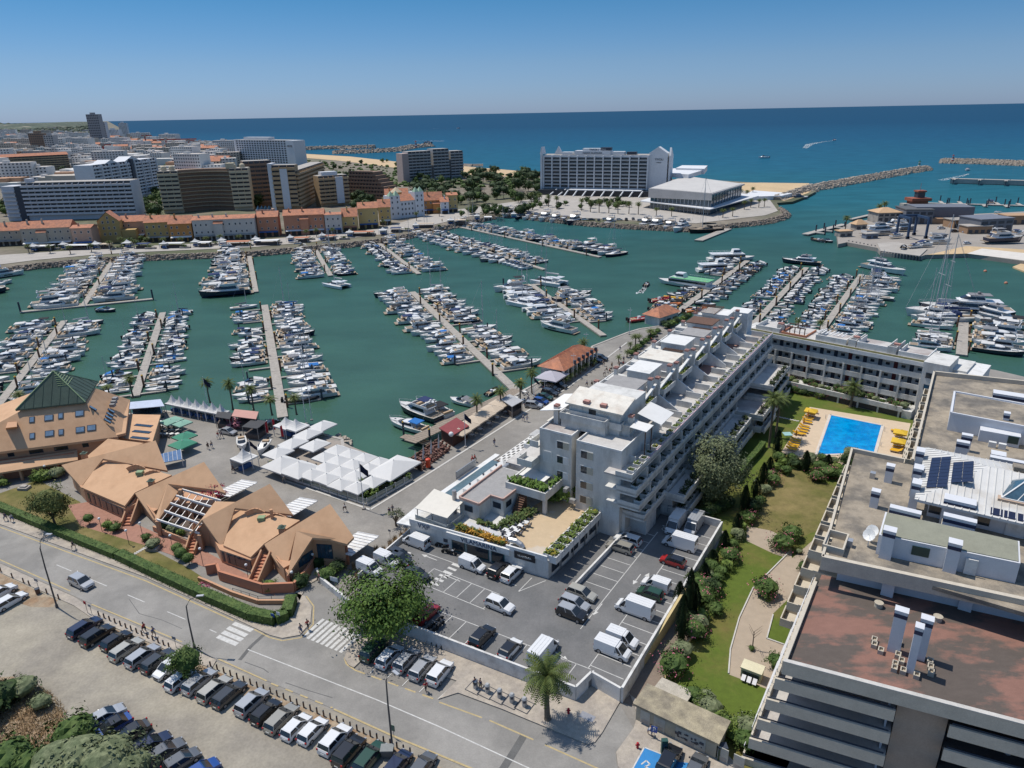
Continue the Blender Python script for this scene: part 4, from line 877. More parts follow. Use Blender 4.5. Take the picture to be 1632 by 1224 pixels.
Q_('awning_post',STL,lambda b:[b.uvb(u,u+.12,v,v+.12,6.9,z)for u,v,z in((78.6,-70.7,9),(78.7,-67.6,9),(78.8,-64.5,9),(83.7,-64.7,9.6))])
Q_('quay_porch',W2,lambda b:slb(b,[UV(76.5,-73.6,6.4),UV(77.,-71.,6.4),UV(84.5,-72.,6.6),UV(84.5,-74.2,6.6)],.2))
Q_('planted_terrace',W1,lambda b:(b.uvb(90.6,98.4,-60.6,-52.6,9.7,10.3),pap(b,90.6,98.4,-60.6,-52.6,10.3,.9,.3),b.uvb(91,91.6,-60,-59.4,6.9,9.7),b.uvb(91,91.6,-53.4,-52.8,6.9,9.7),b.uvb(97.3,98.2,-60,-52.8,6.9,9.7)))
Q_('white_awning',AWN,lambda b:b.uvb(94.,98.,-60.,-54.8,11.2,11.3))
bb=MB();rg=RR(3)
for k in rg_(9):tuft(bb,92.,-60+k*.8,10.9,.9,.6,.9,60,rg)
for k in rg_(5):tuft(bb,93.4+k,-53.3,10.9,.6,.4,.8,40,rg)
bb.build('terrace_greenery',mat('bright_green_leaves',(.1,.17,.03),.9,.35,2),low)['kind']='stuff'
bb=MB();[tuft(bb,83.6+.5*k,-56.6+.1*k,7.,1.,1.2,.9,40,rg)for k in rg_(14)];[tuft(bb,83,-61+.5*k,7.,.4,.4,.5,14,rg)for k in rg_(8)];bb.build('courtyard_shrubs',mat('courtyard_leaves',(.075,.11,.03),.9,.4,2,col2=(.3,.12,.06),c2=(.6,.66),cs2=.8),low)['kind']='stuff'
Q_('wooden_stair',BW_,lambda b:[b.uvb(88.4+.3*k,88.7+.3*k,-58.,-56.6,6.95,7.2+.28*k)for k in rg_(9)])
Q_('curved_duct',ALU,lambda b:b.tube([UV(80.3,-53.3,7.8),UV(80.5,-52.,7.8),UV(80.5,-51.2,7.5),UV(80.5,-50.8,7.)],.45,8))
# wing towards the pool
wa,wb=Vc((66.6,181.8,0)),Vc((96.,154.6,0))
wing=thg('apartment_building','white four storey gallery wing with square pillars behind the pool garden','building',((wa+wb)/2)+Zv(2.5),0)
wd=(wb-wa).normalized();wn=Vc((wd.y,-wd.x,0));
if wn.y>0:wn=-wn
WLn=(wb-wa).length
def wbox(b,s0,s1,o0,o1,z0,z1):
 q=[wa+wd*s0+wn*o0,wa+wd*s1+wn*o0,wa+wd*s1+wn*o1,wa+wd*s0+wn*o1];b.pz([(p.x,p.y)for p in q],z0,z1)
def X_(name,m,fn,label=None):return part(wing,name,m,fn,label)
X_('back_wall',W1,lambda b:wbox(b,-6,WLn+8,-11,-1.8,2.5,14.3))
GAL=mat('shaded_gallery_wall',(.48,.46,.46),.85,.1)
for k,z in enu((2.5,5.6,8.5,11.4)):
 X_('gallery_floor',W1,lambda b:wbox(b,-3,WLn,-1.8,0,z-.25,z+.02))
 X_('gallery_parapet',W1,lambda b:wbox(b,-3,WLn,-.16,.06,z-.3,z+(.95 if k<3 else 1.)))
 for j in rg_(11):
  X_('door'if j%3 else'red_door',mat('dark_red_door',(.12,.02,.02),.6)if j%3==0 else DF,lambda b:wbox(b,1.5+j*3.5,2.4+j*3.5,-1.82,-1.72,z+.05,z+2.1))
  X_('gallery_window',GS_,lambda b:wbox(b,3.2+j*3.5,4.1+j*3.5,-1.82,-1.74,z+1.,z+1.7))
for j in rg_(10):X_('pillar',W1,lambda b:wbox(b,.2+j*4.35,.6+j*4.35,-.5,.16,2.5,11.2))
X_('roof_band',W2,lambda b:wbox(b,-3.5,WLn+.3,-11.2,.3,14.2,15.2))
X_('roof_garden',mat('roof_grass',(.08,.08,.03),.95,.3,1.),lambda b:wbox(b,-3,WLn,-1.2,.1,15.2,15.3))
X_('roof_deck',FM,lambda b:wbox(b,-3,WLn,-11,-1.4,15.2,15.26))
for j,(s0,s1,h,m)in enu(((-2,4.5,1.2,W2),(5,11.5,.6,SD_),(14,21.5,1.5,W2),(22,23.8,1.8,W1),(24,31,1.6,W2),(31,33,1.9,W1),(33.5,40,1.2,W2))):
 X_('roof_parapet',m,lambda b:(wbox(b,s0,s1,-1.9,-1.6,15.2,15.2+h),wbox(b,s0,s0+.2,-9,-1.9,15.2,15.2+h),wbox(b,s1-.2,s1,-9,-1.9,15.2,15.2+h)))
for s0 in(3.3,22.5,31.8):
 o=X_('chimney',W1,lambda b:wbox(b,s0,s0+1.6,-4,-2.8,15.2,17.2));b=MB();wbox(b,s0+.1,s0+1.5,-3.9,-2.9,17.2,17.6);b.build('chimney_pots',POTC,o)
for k in rg_(7):X_('pergola_slat',PW if k%2 else RAIL,lambda b:wbox(b,14+k,14.3+k,-6,-2,17.,17.15))
for k in rg_(5):X_('wooden_post',BW_,lambda b:wbox(b,5.5+k*1.3,5.7+k*1.3,-2.6,-2.4,15.2,17.3))
X_('wooden_rail',BW_,lambda b:(wbox(b,5.4,11,-2.6,-2.4,17.2,17.4),wbox(b,5.4,11,-5.6,-5.4,17.2,17.4)))
X_('stair_tower',W1,lambda b:wbox(b,WLn,WLn+5.2,-6.5,2.6,2.5,16.2))
X_('tower_annexe',W2,lambda b:wbox(b,WLn+5.8,WLn+11,-12,-1,2.5,13.8))
for k,z in enu((4,6.9,9.8,12.7)):
 f=X_('tower_window',DF,lambda b:wbox(b,WLn+.9,WLn+2.1,2.6,2.68,z-.2,z+1.1));b=MB();wbox(b,WLn+1.05,WLn+1.95,2.68,2.71,z-.05,z+.95);b.build('pane',GS_,f)
X_('terrace_wall',W1,lambda b:(wbox(b,0,WLn-2,5.,5.4,4.,5.2),wbox(b,-1,WLn,.2,5.,2.5,4.4)))
X_('undercroft_shade',SHADE,lambda b:wbox(b,1,WLn-2,5.,5.1,2.6,3.9))  # dark sheet painted as the shade under the terrace
for j in rg_(9):X_('undercroft_pier',W1,lambda b:wbox(b,.5+j*4.6,.9+j*4.6,5.,5.3,2.5,4.1))
# big terraced block on the right
blk=thg('apartment_building','large beige concrete block with a reddish roof terrace and deep stacked balconies','building',UV(80,2),GA)
def B_k(name,m,fn,parent=None,label=None):return part(parent or blk,name,m,fn,label)
REDT=mat('worn_red_roof_terrace',(.235,.125,.095),.9,.12,.7,.2,8,col2=(.105,.085,.072),c2=(.46,.54),cs2=.13,stretch=(1.,2.,1))
TG_=mat('lichen_roof_tiles',(.3,.255,.195),.95,.25,.9,.3,6,col2=(.15,.135,.115),c2=(.46,.62),cs2=.22)
PLAIN=mat('blue_white_render',(.6,.61,.63),.8,.06,.8)
NAVY=mat('navy_vent_band',(.02,.03,.07),.5)
DARKB=mat('balcony_shade',(.1,.085,.075),.9,.25,1.)  # shade of the deep balconies put into a dark wall and floor colour
SL=-.155
def q4(u0,u1,v0,v1,skew=True):
 return[UV(u0+(v0+8.5)*-SL,v0),UV(u0+(v1+8.5)*-SL,v1),UV(u1+(v1+8.5)*-SL,v1),UV(u1+(v0+8.5)*-SL,v0)]
ZT,ZU=17.,20.6
B_k('red_terrace',REDT,lambda b:b.pz(q4(64.1,82,-8.2,30),ZT-.4,ZT))
B_k('terrace_parapet',BGC,lambda b:(b.pz(q4(63.7,64.05,-8.6,30),ZT-1.1,ZT+.55),b.uvb(63.8,79.5,-8.7,-8.3,ZT-1.,ZT+.55)))
B_k('parapet_coping',KERB,lambda b:b.pz(q4(63.62,64.12,-8.6,30),ZT+.55,ZT+.65))
B_k('core',BGC,lambda b:(b.pz(q4(70.5,82,-6.5,30),2.5,ZT-.4),b.uvb(88,112,-6.6,30,2.5,ZU-.5),b.uvb(82,88,-6.4,30,2.5,ZT-.5)))
for k in rg_(6):
 z=ZT-2.9*(k+1);o=.55*(k+1);un=63.9-.12*(k+1);va=-8.6-o
 for(v0,v1)in((va,2.),(6.6,30)):
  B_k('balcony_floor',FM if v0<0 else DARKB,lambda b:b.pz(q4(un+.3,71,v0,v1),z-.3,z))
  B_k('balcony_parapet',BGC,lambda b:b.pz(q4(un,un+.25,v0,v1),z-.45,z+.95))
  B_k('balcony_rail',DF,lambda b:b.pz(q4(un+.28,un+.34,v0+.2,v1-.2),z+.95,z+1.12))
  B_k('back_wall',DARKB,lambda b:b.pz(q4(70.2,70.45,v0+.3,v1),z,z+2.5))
  for j in rg_(2 if v0<0 else 5):
   s0=v0+2.6+j*4.6
   f=B_k('sliding_door',DF,lambda b:b.pz(q4(70.05,70.18,s0,s0+2.4),z+.05,z+2.2));b=MB();b.pz(q4(70.,70.04,s0+.15,s0+2.25),z+.2,z+2.05);b.build('pane',BG_,f)
  B_k('partition',PLAIN,lambda b:b.pz(q4(65.5,70.2,(1.3 if v0<0 else 16),(1.5 if v0<0 else 16.2)),z,z+2.5))
  if v0>0:B_k('folded_parasol',AWN,lambda b:(lambda c:b.cyl((c.x,c.y),.3,z,z+2.1,6,.05))(UV(69+.8,10+k%3*2)))
 B_k('side_parapet',BGC,lambda b:b.uvb(un+.3,84,va,va+.2,z-.45,z+.95))
 B_k('side_floor',FM,lambda b:b.uvb(71,84,va+.2,-6.6,z-.3,z))
 for j in rg_(14):B_k('rail_post',RAIL,lambda b:b.uvb(un+1+j*1.45,un+1.06+j*1.45,va-.08,va-.02,z+.9,z+1.5))
 B_k('side_rail',RAIL,lambda b:b.uvb(un+.8,83,va-.08,va-.02,z+1.45,z+1.52))
 for(v0)in(2.05,6.45):B_k('stair_window',DF,lambda b:b.pz(q4(65.4,66.3,v0,v0+.12),z+.4,z+1.6))
B_k('end_pier',mat('tan_pier_render',(.36,.29,.23),.9,.1,.6),lambda b:b.pz(q4(65.2,71,2.1,6.5),2.5,ZT-.5))
B_k('upper_roof',TG_,lambda b:b.pz([UV(81.,-7.7),UV(80.2,30),UV(112.,30),UV(112,-9.3),UV(100,-8.9)],ZU-.5,ZU))
B_k('upper_parapet',BGC,lambda b:(b.pz([UV(79.2,-8.2),UV(83.6,24),UV(84.2,24),UV(79.8,-8.2)],ZU-1.1,ZU+.7),b.pz([UV(79.4,-8.3),UV(112.2,-10.),UV(112.2,-9.7),UV(79.4,-8.)],ZU-.9,ZU+.7),b.uvb(111.9,112.3,-9.8,-2.6,ZU-.9,ZU+.7)))
B_k('recessed_wall',PLAIN,lambda b:b.pz([UV(81.9,-6.5),UV(86,24),UV(88,24),UV(84,-6.5)],ZT,ZU-.6))
def stw(u,v,w_,d_,z0,z1,root=None,band=True,name='vent_stack'):
 o=B_k(name,PLAIN,lambda b:b.uvb(u,u+w_,v,v+d_,z0,z1),root)
 if band:
  b=MB();b.uvb(u-.03,u+w_+.03,v-.03,v+d_+.03,z1-.75,z1-.3);b.build('vent_band',NAVY,o)
  b=MB();b.uvb(u-.05,u+w_+.05,v-.05,v+d_+.05,z1,z1+.12);b.build('cap',PLAIN,o)
 return o
stw(71.6,.2,.9,1.2,ZT,ZT+5.2);stw(71.8,2.6,.9,1.1,ZT,ZT+5.);stw(69.2,2.2,.9,.7,ZT,ZT+5.6)
TROUGH=mat('concrete_trough',(.44,.39,.31),.9,.15,2)
for u,v in((72,-1.4),(71.2,-1.3),(70.6,-.6),(70.8,1.),(73,.9),(70,1.4),(69.2,.9),(68.5,.9),(68.6,1.7),(71.5,3.9),(70.6,4.),(69.8,4.1),(68.6,2.9)):
 B_k('plant_trough',TROUGH,lambda b:plr(b,u,u+.75,v,v+.55,ZT,ZT+.5,.1))
for u,v in((79.,-1.5),(79.8,4.4)):B_k('round_pot',TROUGH,lambda b:(lambda c:(b.cyl((c.x,c.y),.45,ZT,ZT+.5,12),b.cyl((c.x,c.y),.5,ZT+.5,ZT+.6,12)))(UV(u,v)))
for j,(u,v)in enu(((81.5,-1.6),(83.2,6.2))):stw(u,v,1.,1.3,ZT,ZU-.6,band=False,name='wall_pier')
B_k('service_volume',PLAIN,lambda b:b.pz([UV(84.2,-3.),UV(85.9,11.),UV(91.,11.),UV(90.2,-3.)],ZU,ZU+2.7))
B_k('service_roof',mat('green_grey_roof',(.25,.25,.19),.9,.12,.7),lambda b:b.pz([UV(84.4,-2.8),UV(86.1,10.8),UV(90.8,10.8),UV(90.,-2.8)],ZU+2.7,ZU+2.8))
for u,v in((84.,-2.6),(84.9,4.)):stw(u-.5,v,1.2,1.3,ZU,ZU+3.8)
for u,v in((90.4,-2.6),(91.6,3.2)):stw(u,v,.9,3.4,ZU+1.2,ZU+3.3)
B_k('service_window',mat('green_grey_pane',(.03,.06,.05),.4),lambda b:b.pz([UV(84.55,.6),UV(84.75,2.4),UV(84.9,2.4),UV(84.7,.6)],ZU+1.,ZU+2.2))
B_k('service_door',W2,lambda b:b.pz([UV(84.95,6.),UV(85.05,7.2),UV(85.2,7.2),UV(85.1,6.)],ZU+.1,ZU+2.1))
for u,v,h in((95.5,-5.2,2.4),(104,-4.4,2.6),(96.8,-.8,4.2),(101.5,-1.,4.2),(107.5,-1.2,4.2),(103.,-.9,3.4)):stw(u,v,1. if h<3 else 1.6,1.,ZU,ZU+h)
DISH=mat('white_dish',(.7,.7,.68),.5)
for u,v in((85.6,-4.),(86.8,-3.8)):
 def dish(b,u=u,v=v):
  c=UV(u,v,ZU+1.5);b.tube([UV(u,v,ZU),c],.06,6)
  n=12;d=Vc((-.7,-.5,.6)).normalized();a=d.cross(Zv(1)).normalized();e=a.cross(d)
  ring=[c+d*.25+(a*cos(i*6.283/n)+e*sin(i*6.283/n))*.75 for i in rg_(n)]
  b.add([c]+ring,[(0,1+i,1+(i+1)%n)for i in rg_(n)]);b.tube([c,c+d*.7],.03,4)
 B_k('satellite_dish',DISH,dish)
B_k('roof_unit',ALU,lambda b:b.uvb(84.,84.8,-6.3,-5.6,ZU,ZU+.9));B_k('roof_unit',ALU,lambda b:b.uvb(104.2,105,-6.3,-5.6,ZU,ZU+.9))
B_k('planter_terrace',BGC,lambda b:(pap(b,81.5,85.5,-8.6,-6.2,ZU,1.,.2),))
for k in rg_(7):
 for j in rg_(5):
  u=84.5+k*4.;z=ZU-2.9*(j+1)-.2;o=.55*j
  B_k('small_balcony',BGC,lambda b:(b.uvb(u,u+3.2,-10.4-o,-6.7,z-.25,z),b.uvb(u,u+3.2,-10.4-o,-10.25-o,z,z+.95),b.uvb(u,u+.15,-10.25-o,-6.7,z,z+.95),b.uvb(u+3.05,u+3.2,-10.25-o,-6.7,z,z+.95)))
MET=mat('white_ribbed_metal',(.6,.59,.56),.5,.06,1.,col2=(.5,.47,.42),c2=(.5,.65),cs2=.2)
ZM=23.6
M1,M2,M3,M4=UV(112.6,-.2,ZM),UV(95.,-.2,ZM),UV(95.,30,ZM),UV(112.6,30,ZM);AP,AQ=UV(104,7.2,ZM+2.6),UV(104,26,ZM+2.6)
mr=B_k('pitched_roof',MET,lambda b:(b.add([M1,M2,AP],[(0,1,2)]),b.add([M2,M3,AQ,AP],[(0,1,2,3)]),b.add([M4,M1,AP,AQ],[(0,1,2,3)]),b.add([M3,M4,AQ],[(0,1,2)]),b.pz([M1,M2,M3,M4],ZM-.35,ZM-.02)))
b=MB()
for k in rg_(36):
 v=.2+k*.8;f=min(1,(v+.2)/7.4);b.bm_q(UV(112.6,v,ZM+.04),UV(112.6-8.6*f,v,ZM+.04+2.6*f),.09,.12);b.bm_q(UV(95.,v,ZM+.04),UV(95+9*f,v,ZM+.04+2.6*f),.09,.12)
for k in rg_(22):
 u=95.4+k*.8;f=min((u-95)/9,(112.6-u)/8.6);b.bm_q(UV(u,-.2,ZM+.04),UV(u,-.2+7.4*f,ZM+.04+2.6*f),.09,.12)
b.build('standing_seam',MET,mr)['kind']='stuff'
SOLAR=mat('solar_cell',(.018,.022,.05),.25,.2,2.,spec=.5)
def roofpt(u,v):
 return UV(u,v,ZM+2.6*(v+.2)/7.4+.16)
for(u0,v0,nu,nv)in((98.,.8,9,2),(99.2,3.4,6,2)):
 for i in rg_(nu):
  for j in rg_(nv):
   a0,a1,c0,c1=u0+i*1.12,u0+i*1.12+1.04,v0+j*1.15+.15*i*0,v0+j*1.15+1.08
   B_k('solar_panel',SOLAR,lambda b:slb(b,[roofpt(a0,c0),roofpt(a1,c0),roofpt(a1,c1),roofpt(a0,c1)],.05),mr)
b=MB();gl=[UV(98.4,9.,ZM+1.2),UV(98.4,18.6,ZM+1.2),UV(103.2,18.6,ZM+1.2),UV(103.2,9.,ZM+1.2)];ga,gb=UV(100.8,11.6,ZM+3.6),UV(100.8,16.2,ZM+3.6)
b.add([gl[0],gl[1],gb,ga],[(0,1,2,3)]);b.add([gl[1],gl[2],gb],[(0,1,2)]);b.add([gl[2],gl[3],ga,gb],[(0,1,2,3)]);b.add([gl[3],gl[0],ga],[(0,1,2)])
lan=b.build('glass_lantern',gls('lantern_glass',(.05,.1,.14),.1),blk)
b=MB()
for p,q in((gl[0],gl[1]),(gl[1],gl[2]),(gl[2],gl[3]),(gl[3],gl[0]),(gl[0],ga),(gl[1],gb),(gl[2],gb),(gl[3],ga),(ga,gb)):b.bm_q(p,q,.16,.16)
for k in rg_(1,6):
 t=k/6;b.bm_q(gl[0].lerp(gl[1],t),ga.lerp(gb,t),.08,.1);b.bm_q(gl[3].lerp(gl[2],t),ga.lerp(gb,t),.08,.1)
b.build('lantern_bar',W2,lan)
B_k('lantern_kerb',mat('tan_kerb',(.45,.33,.24),.9),lambda b:b.pz([UV(98,8.6),UV(98,19),UV(103.6,19),UV(103.6,8.6)],ZM-.3,ZM+1.19))
B_k('skylight_frame',TG_,lambda b:slb(b,[UV(104.4,10,ZM+3.1),UV(104.4,16,ZM+3.1),UV(107,16,ZM+2.6),UV(107,10,ZM+2.6)],.5))
B_k('penthouse',PLAIN,lambda b:b.uvb(97,111,1.5,30,ZU,ZM-.3))
stw(95.4,3.,1.6,3.4,ZU,ZM+.7)
for s0 in(1.6,7.):B_k('penthouse_window',GS_,lambda b:b.uvb(96.9,97,s0+(.0),s0+1.3,ZU+.6,ZU+2.))
B_k('penthouse_door',W2,lambda b:b.uvb(96.85,97,10,12,ZU+.02,ZU+2.2))
B_k('lean_to',BGC,lambda b:pap(b,93.4,95.2,3.2,5.8,ZU,1.2,.15))
for k in rg_(8):
 a0=8+k*1.4;B_k('solar_panel',SOLAR,lambda b:slb(b,[UV(95.3,a0,ZM+.2),UV(95.3,a0+1.25,ZM+.2),UV(96.6,a0+1.25,ZM+.5),UV(96.6,a0,ZM+.5)],.05),mr)
B_k('north_core',BGC,lambda b:b.uvb(112,157,.6,34,2.5,ZU-.5))
B_k('north_roof',TG_,lambda b:b.pz([UV(112.4,-1.2),UV(157,-1.4),UV(162,34),UV(112.4,34)],ZU-.5,ZU-.02))
B_k('north_parapet',BGC,lambda b:(b.uvb(112.4,157.2,-1.7,-1.35,ZU-.9,ZU+.8),b.pz([UV(157.2,-1.7),UV(162.6,34),UV(162.2,34),UV(156.8,-1.5)],ZU-.9,ZU+.8)))
B_k('north_service',PLAIN,lambda b:(b.pz([UV(128.6,2.2),UV(127,30),UV(137,30),UV(139.6,2.2)],ZU,ZU+3.),b.uvb(126.4,129,6.6,12,ZU,ZU+1.9),b.uvb(126,128.5,13.2,20,ZU,ZU+2.2)))
B_k('north_service_roof',TG_,lambda b:b.pz([UV(129,2.6),UV(127.4,30),UV(136.6,30),UV(139.2,2.6)],ZU+3.,ZU+3.06))
B_k('service_coping',PLAIN,lambda b:(b.bm_q(UV(128.6,2.3,ZU+3.1),UV(127,30,ZU+3.1),.3,.35),b.bm_q(UV(139.5,2.3,ZU+3.1),UV(137.2,30,ZU+3.1),.3,.35),b.bm_q(UV(128.6,2.3,ZU+3.1),UV(139.5,2.3,ZU+3.1),.3,.35)))
for u,v,w_,d_,h in((144,8.2,2.,5.,2.4),(144,17,2,5,2.4),(139.8,9.8,.8,.9,2.6),(121.,4.2,.9,1.4,2.6),(116.4,3.6,.9,1.6,3.2),(117.5,8.2,1.6,1.8,1.8),(114.8,8.,.9,5.,2.4),(115,14.6,.9,.9,3),(116,17,.9,3,3),(129.5,9.4,.9,.8,4.2)):stw(u,v,w_,d_,ZU,ZU+h)
for v in(8.,9.3):B_k('air_conditioner',W2,lambda b:b.uvb(124.6,125.2,v,v+1.,ZU,ZU+.9))
B_k('hatch_panel',mat('green_grey_pane',(.03,.06,.05),.4),lambda b:b.uvb(126.3,126.4,10.4,11.8,ZU+.6,ZU+1.8))
for k in rg_(8):
 for j in rg_(5):
  u=118.5+k*4.6;z=ZU-2.9*(j+1)-.2;o=.3*j
  B_k('small_balcony',BGC,lambda b:(b.uvb(u,u+3.4,-2.6-o,.6,z-.25,z),b.uvb(u,u+3.4,-2.6-o,-2.45-o,z,z+.95),b.uvb(u,u+.15,-2.45-o,.6,z,z+.95),b.uvb(u+3.25,u+3.4,-2.45-o,.6,z,z+.95)))
# utility building, little concrete box, box in the garden
UB=[W(1013,1148,2.5),W(1140,1210,2.5)]
ub=thg('utility_building','long low cream utility building with a mossy concrete roof and scribbled doors','building',UB[0])
ud=(UB[1]-UB[0]);ud.z=0;UL=ud.length;ud.normalize();un_=Vc((-ud.y,ud.x,0))
part(ub,'wall',mat('dirty_cream_wall',(.4,.36,.27),.9,.12,.8),lambda b:b.pz([(p.x,p.y)for p in(UB[0],UB[1],UB[1]+un_*3.3,UB[0]+un_*3.3)],2.5,4.9))
part(ub,'roof',mat('mossy_concrete',(.36,.31,.21),.95,.25,.8,.3,5,col2=(.22,.19,.14),c2=(.45,.6),cs2=.3),lambda b:b.pz([(p.x,p.y)for p in(UB[0]-ud*.3-un_*.3,UB[1]+ud*.3-un_*.3,UB[1]+un_*3.6+ud*.3,UB[0]+un_*3.6-ud*.3)],4.9,5.2))
for s_,w_ in((1.2,1.2),(3.,1.4),(6.8,3.6),(10.6,1.2),(12.4,1.2)):
 f=part(ub,'door',mat('cream_metal_door',(.4,.39,.34),.6),lambda b:wbx(b,UB[0],UB[1],s_,2.6,w_,2.));
 b=MB();[wbx(b,UB[0],UB[1],s_,2.8+.15*k,min(w_-.3,.9),.07,out=.09)for k in rg_(4)];b.build('louvre',STL,f)
gf=RR(4);b=MB()
for c_ in(5.8,7.6):
 for k in rg_(9):wbx(b,UB[0],UB[1],c_+gf.uniform(-.7,.7),3.1+gf.uniform(0,1),gf.uniform(.08,.5),gf.uniform(.08,.4),out=.1)
b.build('graffiti',DF,ub)
cb=thg('concrete_box','small flat-topped concrete box behind the utility building','utility box',W(1060,1125,2.5))
part(cb,'wall',GC_,lambda b:b.pz([UV(65.2,-23.2),UV(65.,-19.3),UV(68.4,-19.),UV(68.6,-22.8)],2.5,4.));part(cb,'lid',mat('pale_concrete_lid',(.42,.38,.31),.95,.25,1),lambda b:b.pz([UV(65.,-23.4),UV(64.8,-19.1),UV(68.6,-18.8),UV(68.8,-23)],4.,4.25))
yb=thg('garden_shed','small cream box shed standing on the garden path','shed',W(1206,1088,2.5),R_(62))
part(yb,'body',mat('cream_panel',(.52,.48,.32),.7),lambda b:b.pz([UV(76.,-15.1),UV(76.,-12.6),UV(77.6,-12.6),UV(77.6,-15.1)],2.5,3.9));part(yb,'lid',mat('cream_lid',(.6,.55,.38),.7),lambda b:b.pz([UV(75.9,-15.2),UV(75.9,-12.5),UV(77.7,-12.5),UV(77.7,-15.2)],3.9,4.05));part(yb,'window',GS_,lambda b:b.uvb(75.93,75.98,-14.9,-12.8,3.,3.6))
cd=thg('folded_garden_furniture','grey folded garden tables leaning beside the cream shed','furniture',UV(75.4,-13.8,2.5))
for k in rg_(3):part(cd,'table_top',STL,lambda b:slb(b,[UV(75.,-14.8+k*.7,2.9),UV(75.7,-14.8+k*.7,3.3),UV(75.7,-14.3+k*.7,3.3),UV(75.,-14.3+k*.7,2.9)],.05));part(cd,'leg',DF,lambda b:b.uvb(75.2,75.25,-14.7+k*.7,-14.6+k*.7,2.5,2.95))
part(cd,'hinge',DF,lambda b:b.uvb(75.3,75.6,-14.8,-12.9,2.7,2.76))
# swimming pool
PB=[UV(171.2,-20.6),UV(170.7,-9.4),UV(154.3,-8.6),UV(146.8,-20.6)]
PB=[W(1323,661,2.52),W(1407,678,2.52),W(1395,722,2.52),W(1300,726,2.52)]
pool=thg('swimming_pool','bright blue swimming pool set in a pale terrace','swimming pool',W(1355,692,2.5))
PW_=mat('pool_water',(.0,.19,.5),.08,.22,.9,.5,2.2,spec=.5,col2=(.0,.29,.62),c2=(.4,.6),cs2=.35)
part(pool,'water',PW_,lambda b:b.add([(p.x,p.y,2.56)for p in PB[::-1]],[(0,1,2,3)])if(PB[1]-PB[0]).cross(PB[2]-PB[0]).z<0 else b.add([(p.x,p.y,2.56)for p in PB],[(0,1,2,3)]))
part(pool,'rim',mat('pool_rim_stone',(.58,.52,.45),.8),lambda b:[b.bm_q(PB[i]+Zv(.02),PB[(i+1)%4]+Zv(.02),.6,.16)for i in rg_(4)])
for x,y in((1316,668),(1306,718),(1410,688),(1404,712)):
 part(pool,'ladder',ALU,lambda b:(lambda c:(b.tube([c,c+Zv(.9),c+Vc((.35,-.1,.9))],.04,5),b.tube([c+Vc((.1,.5,0)),c+Vc((.1,.5,.9)),c+Vc((.45,.4,.9))],.04,5)))(W(x,y,2.55)))
# quay building with a tiled roof
tb=thg('quayside_pavilion','quayside pavilion with a long terracotta hipped roof and arcade','building',UV(168,-92),GA)
qa=[W(931,572,2.5),W(978,566,2.5),W(997,552,2.5)]
u0,u1,v0,v1=157.5,178.5,-94.,-85.5
part(tb,'arcade_wall',W1,lambda b:b.uvb(u0+.8,u1-.8,v0+.8,v1-2.6,2.5,6.1))
def hip(b,a0,a1,c0,c1,z,h,ov=0):
 r=(c1-c0)/2;p=[UV(a0,c0,z),UV(a0,c1,z),UV(a1,c1,z),UV(a1,c0,z)];m0,m1=UV(a0+r,(c0+c1)/2,z+h),UV(a1-r,(c0+c1)/2,z+h)
 b.add([p[0],p[1],m0],[(2,1,0)]);b.add([p[1],p[2],m1,m0],[(3,2,1,0)]);b.add([p[2],p[3],m1],[(2,1,0)]);b.add([p[3],p[0],m0,m1],[(3,2,1,0)]);b.add(p,[(0,1,2,3)])
tr=part(tb,'roof',RT_,lambda b:hip(b,u0,u1,v0,v1,6.1,2.2))
b=MB()
for k in rg_(40):
 u=u0+.3+k*.52;f=min(1,min(u-u0,u1-u)/4.25)
 b.bm_q(UV(u,v0,6.13),UV(u,v0+4.25*f,6.15+2.2*f),.14,.1);b.bm_q(UV(u,v1,6.13),UV(u,v1-4.25*f,6.15+2.2*f),.14,.1)
b.build('tile_ribs',RT_,tr)['kind']='stuff'
for k in rg_(9):part(tb,'pier',W1,lambda b:b.uvb(u0+.3+2.5*k,u0+.8+2.5*k,v1-.8,v1-.3,2.5,6.))
for k in rg_(8):part(tb,'shop_window',GS_,lambda b:b.uvb(u0+1.5+2.4*k,u0+3.1+2.4*k,v1-2.6,v1-2.5,2.7,5.))
for k in rg_(6):part(tb,'lantern',DF,lambda b:b.uvb(u0+6+2.6*k,u0+6.7+2.6*k,v1-.6,v1+.1,6.,7.3))
# far side buildings, each in its own frame: x along the front, y away from the viewer
class FB:
 def __init__(s,name,label,cat,A,B_,group=None):
  A,B_=Vc(A),Vc(B_);A.z=B_.z=2.;s.L=(B_-A).length;s.root=thg(name,label,cat,A,atan2(B_.y-A.y,B_.x-A.x),group);s.cache={}
 def p(s,name,m,fn,parent=None,label=None):
  b=MB();fn(b);o=b.build(name,m);o.parent=parent or s.root
  if label:o['label']=label
  return o
 def box(s,name,m,*a,parent=None):return s.p(name,m,lambda b:b.box(*a),parent)
 def rep(s,name,m,dims,spots,child=None):
  """the same small piece at many spots, sharing one mesh: dims = (w, d, h)"""
  first=None
  for(x,y,z)in spots:
   if first is None:
    b=MB();b.box(-dims[0]/2,dims[0]/2,-dims[1],0,0,dims[2]);first=b.build(name,m);o=first
    if child:
     b=MB();b.box(-dims[0]/2+.12,dims[0]/2-.12,-dims[1]-.04,-.02,.15,dims[2]-.15);c0=b.build(child[0],child[1]);c0.parent=o
   else:
    o=first.copy();COL.objects.link(o)
    if child:c=c0.copy();COL.objects.link(c);c.parent=o
   o.parent=s.root;o.location=(x,y,z)
ANTH=mat('distant_dark_glass',(.045,.055,.07),.25)
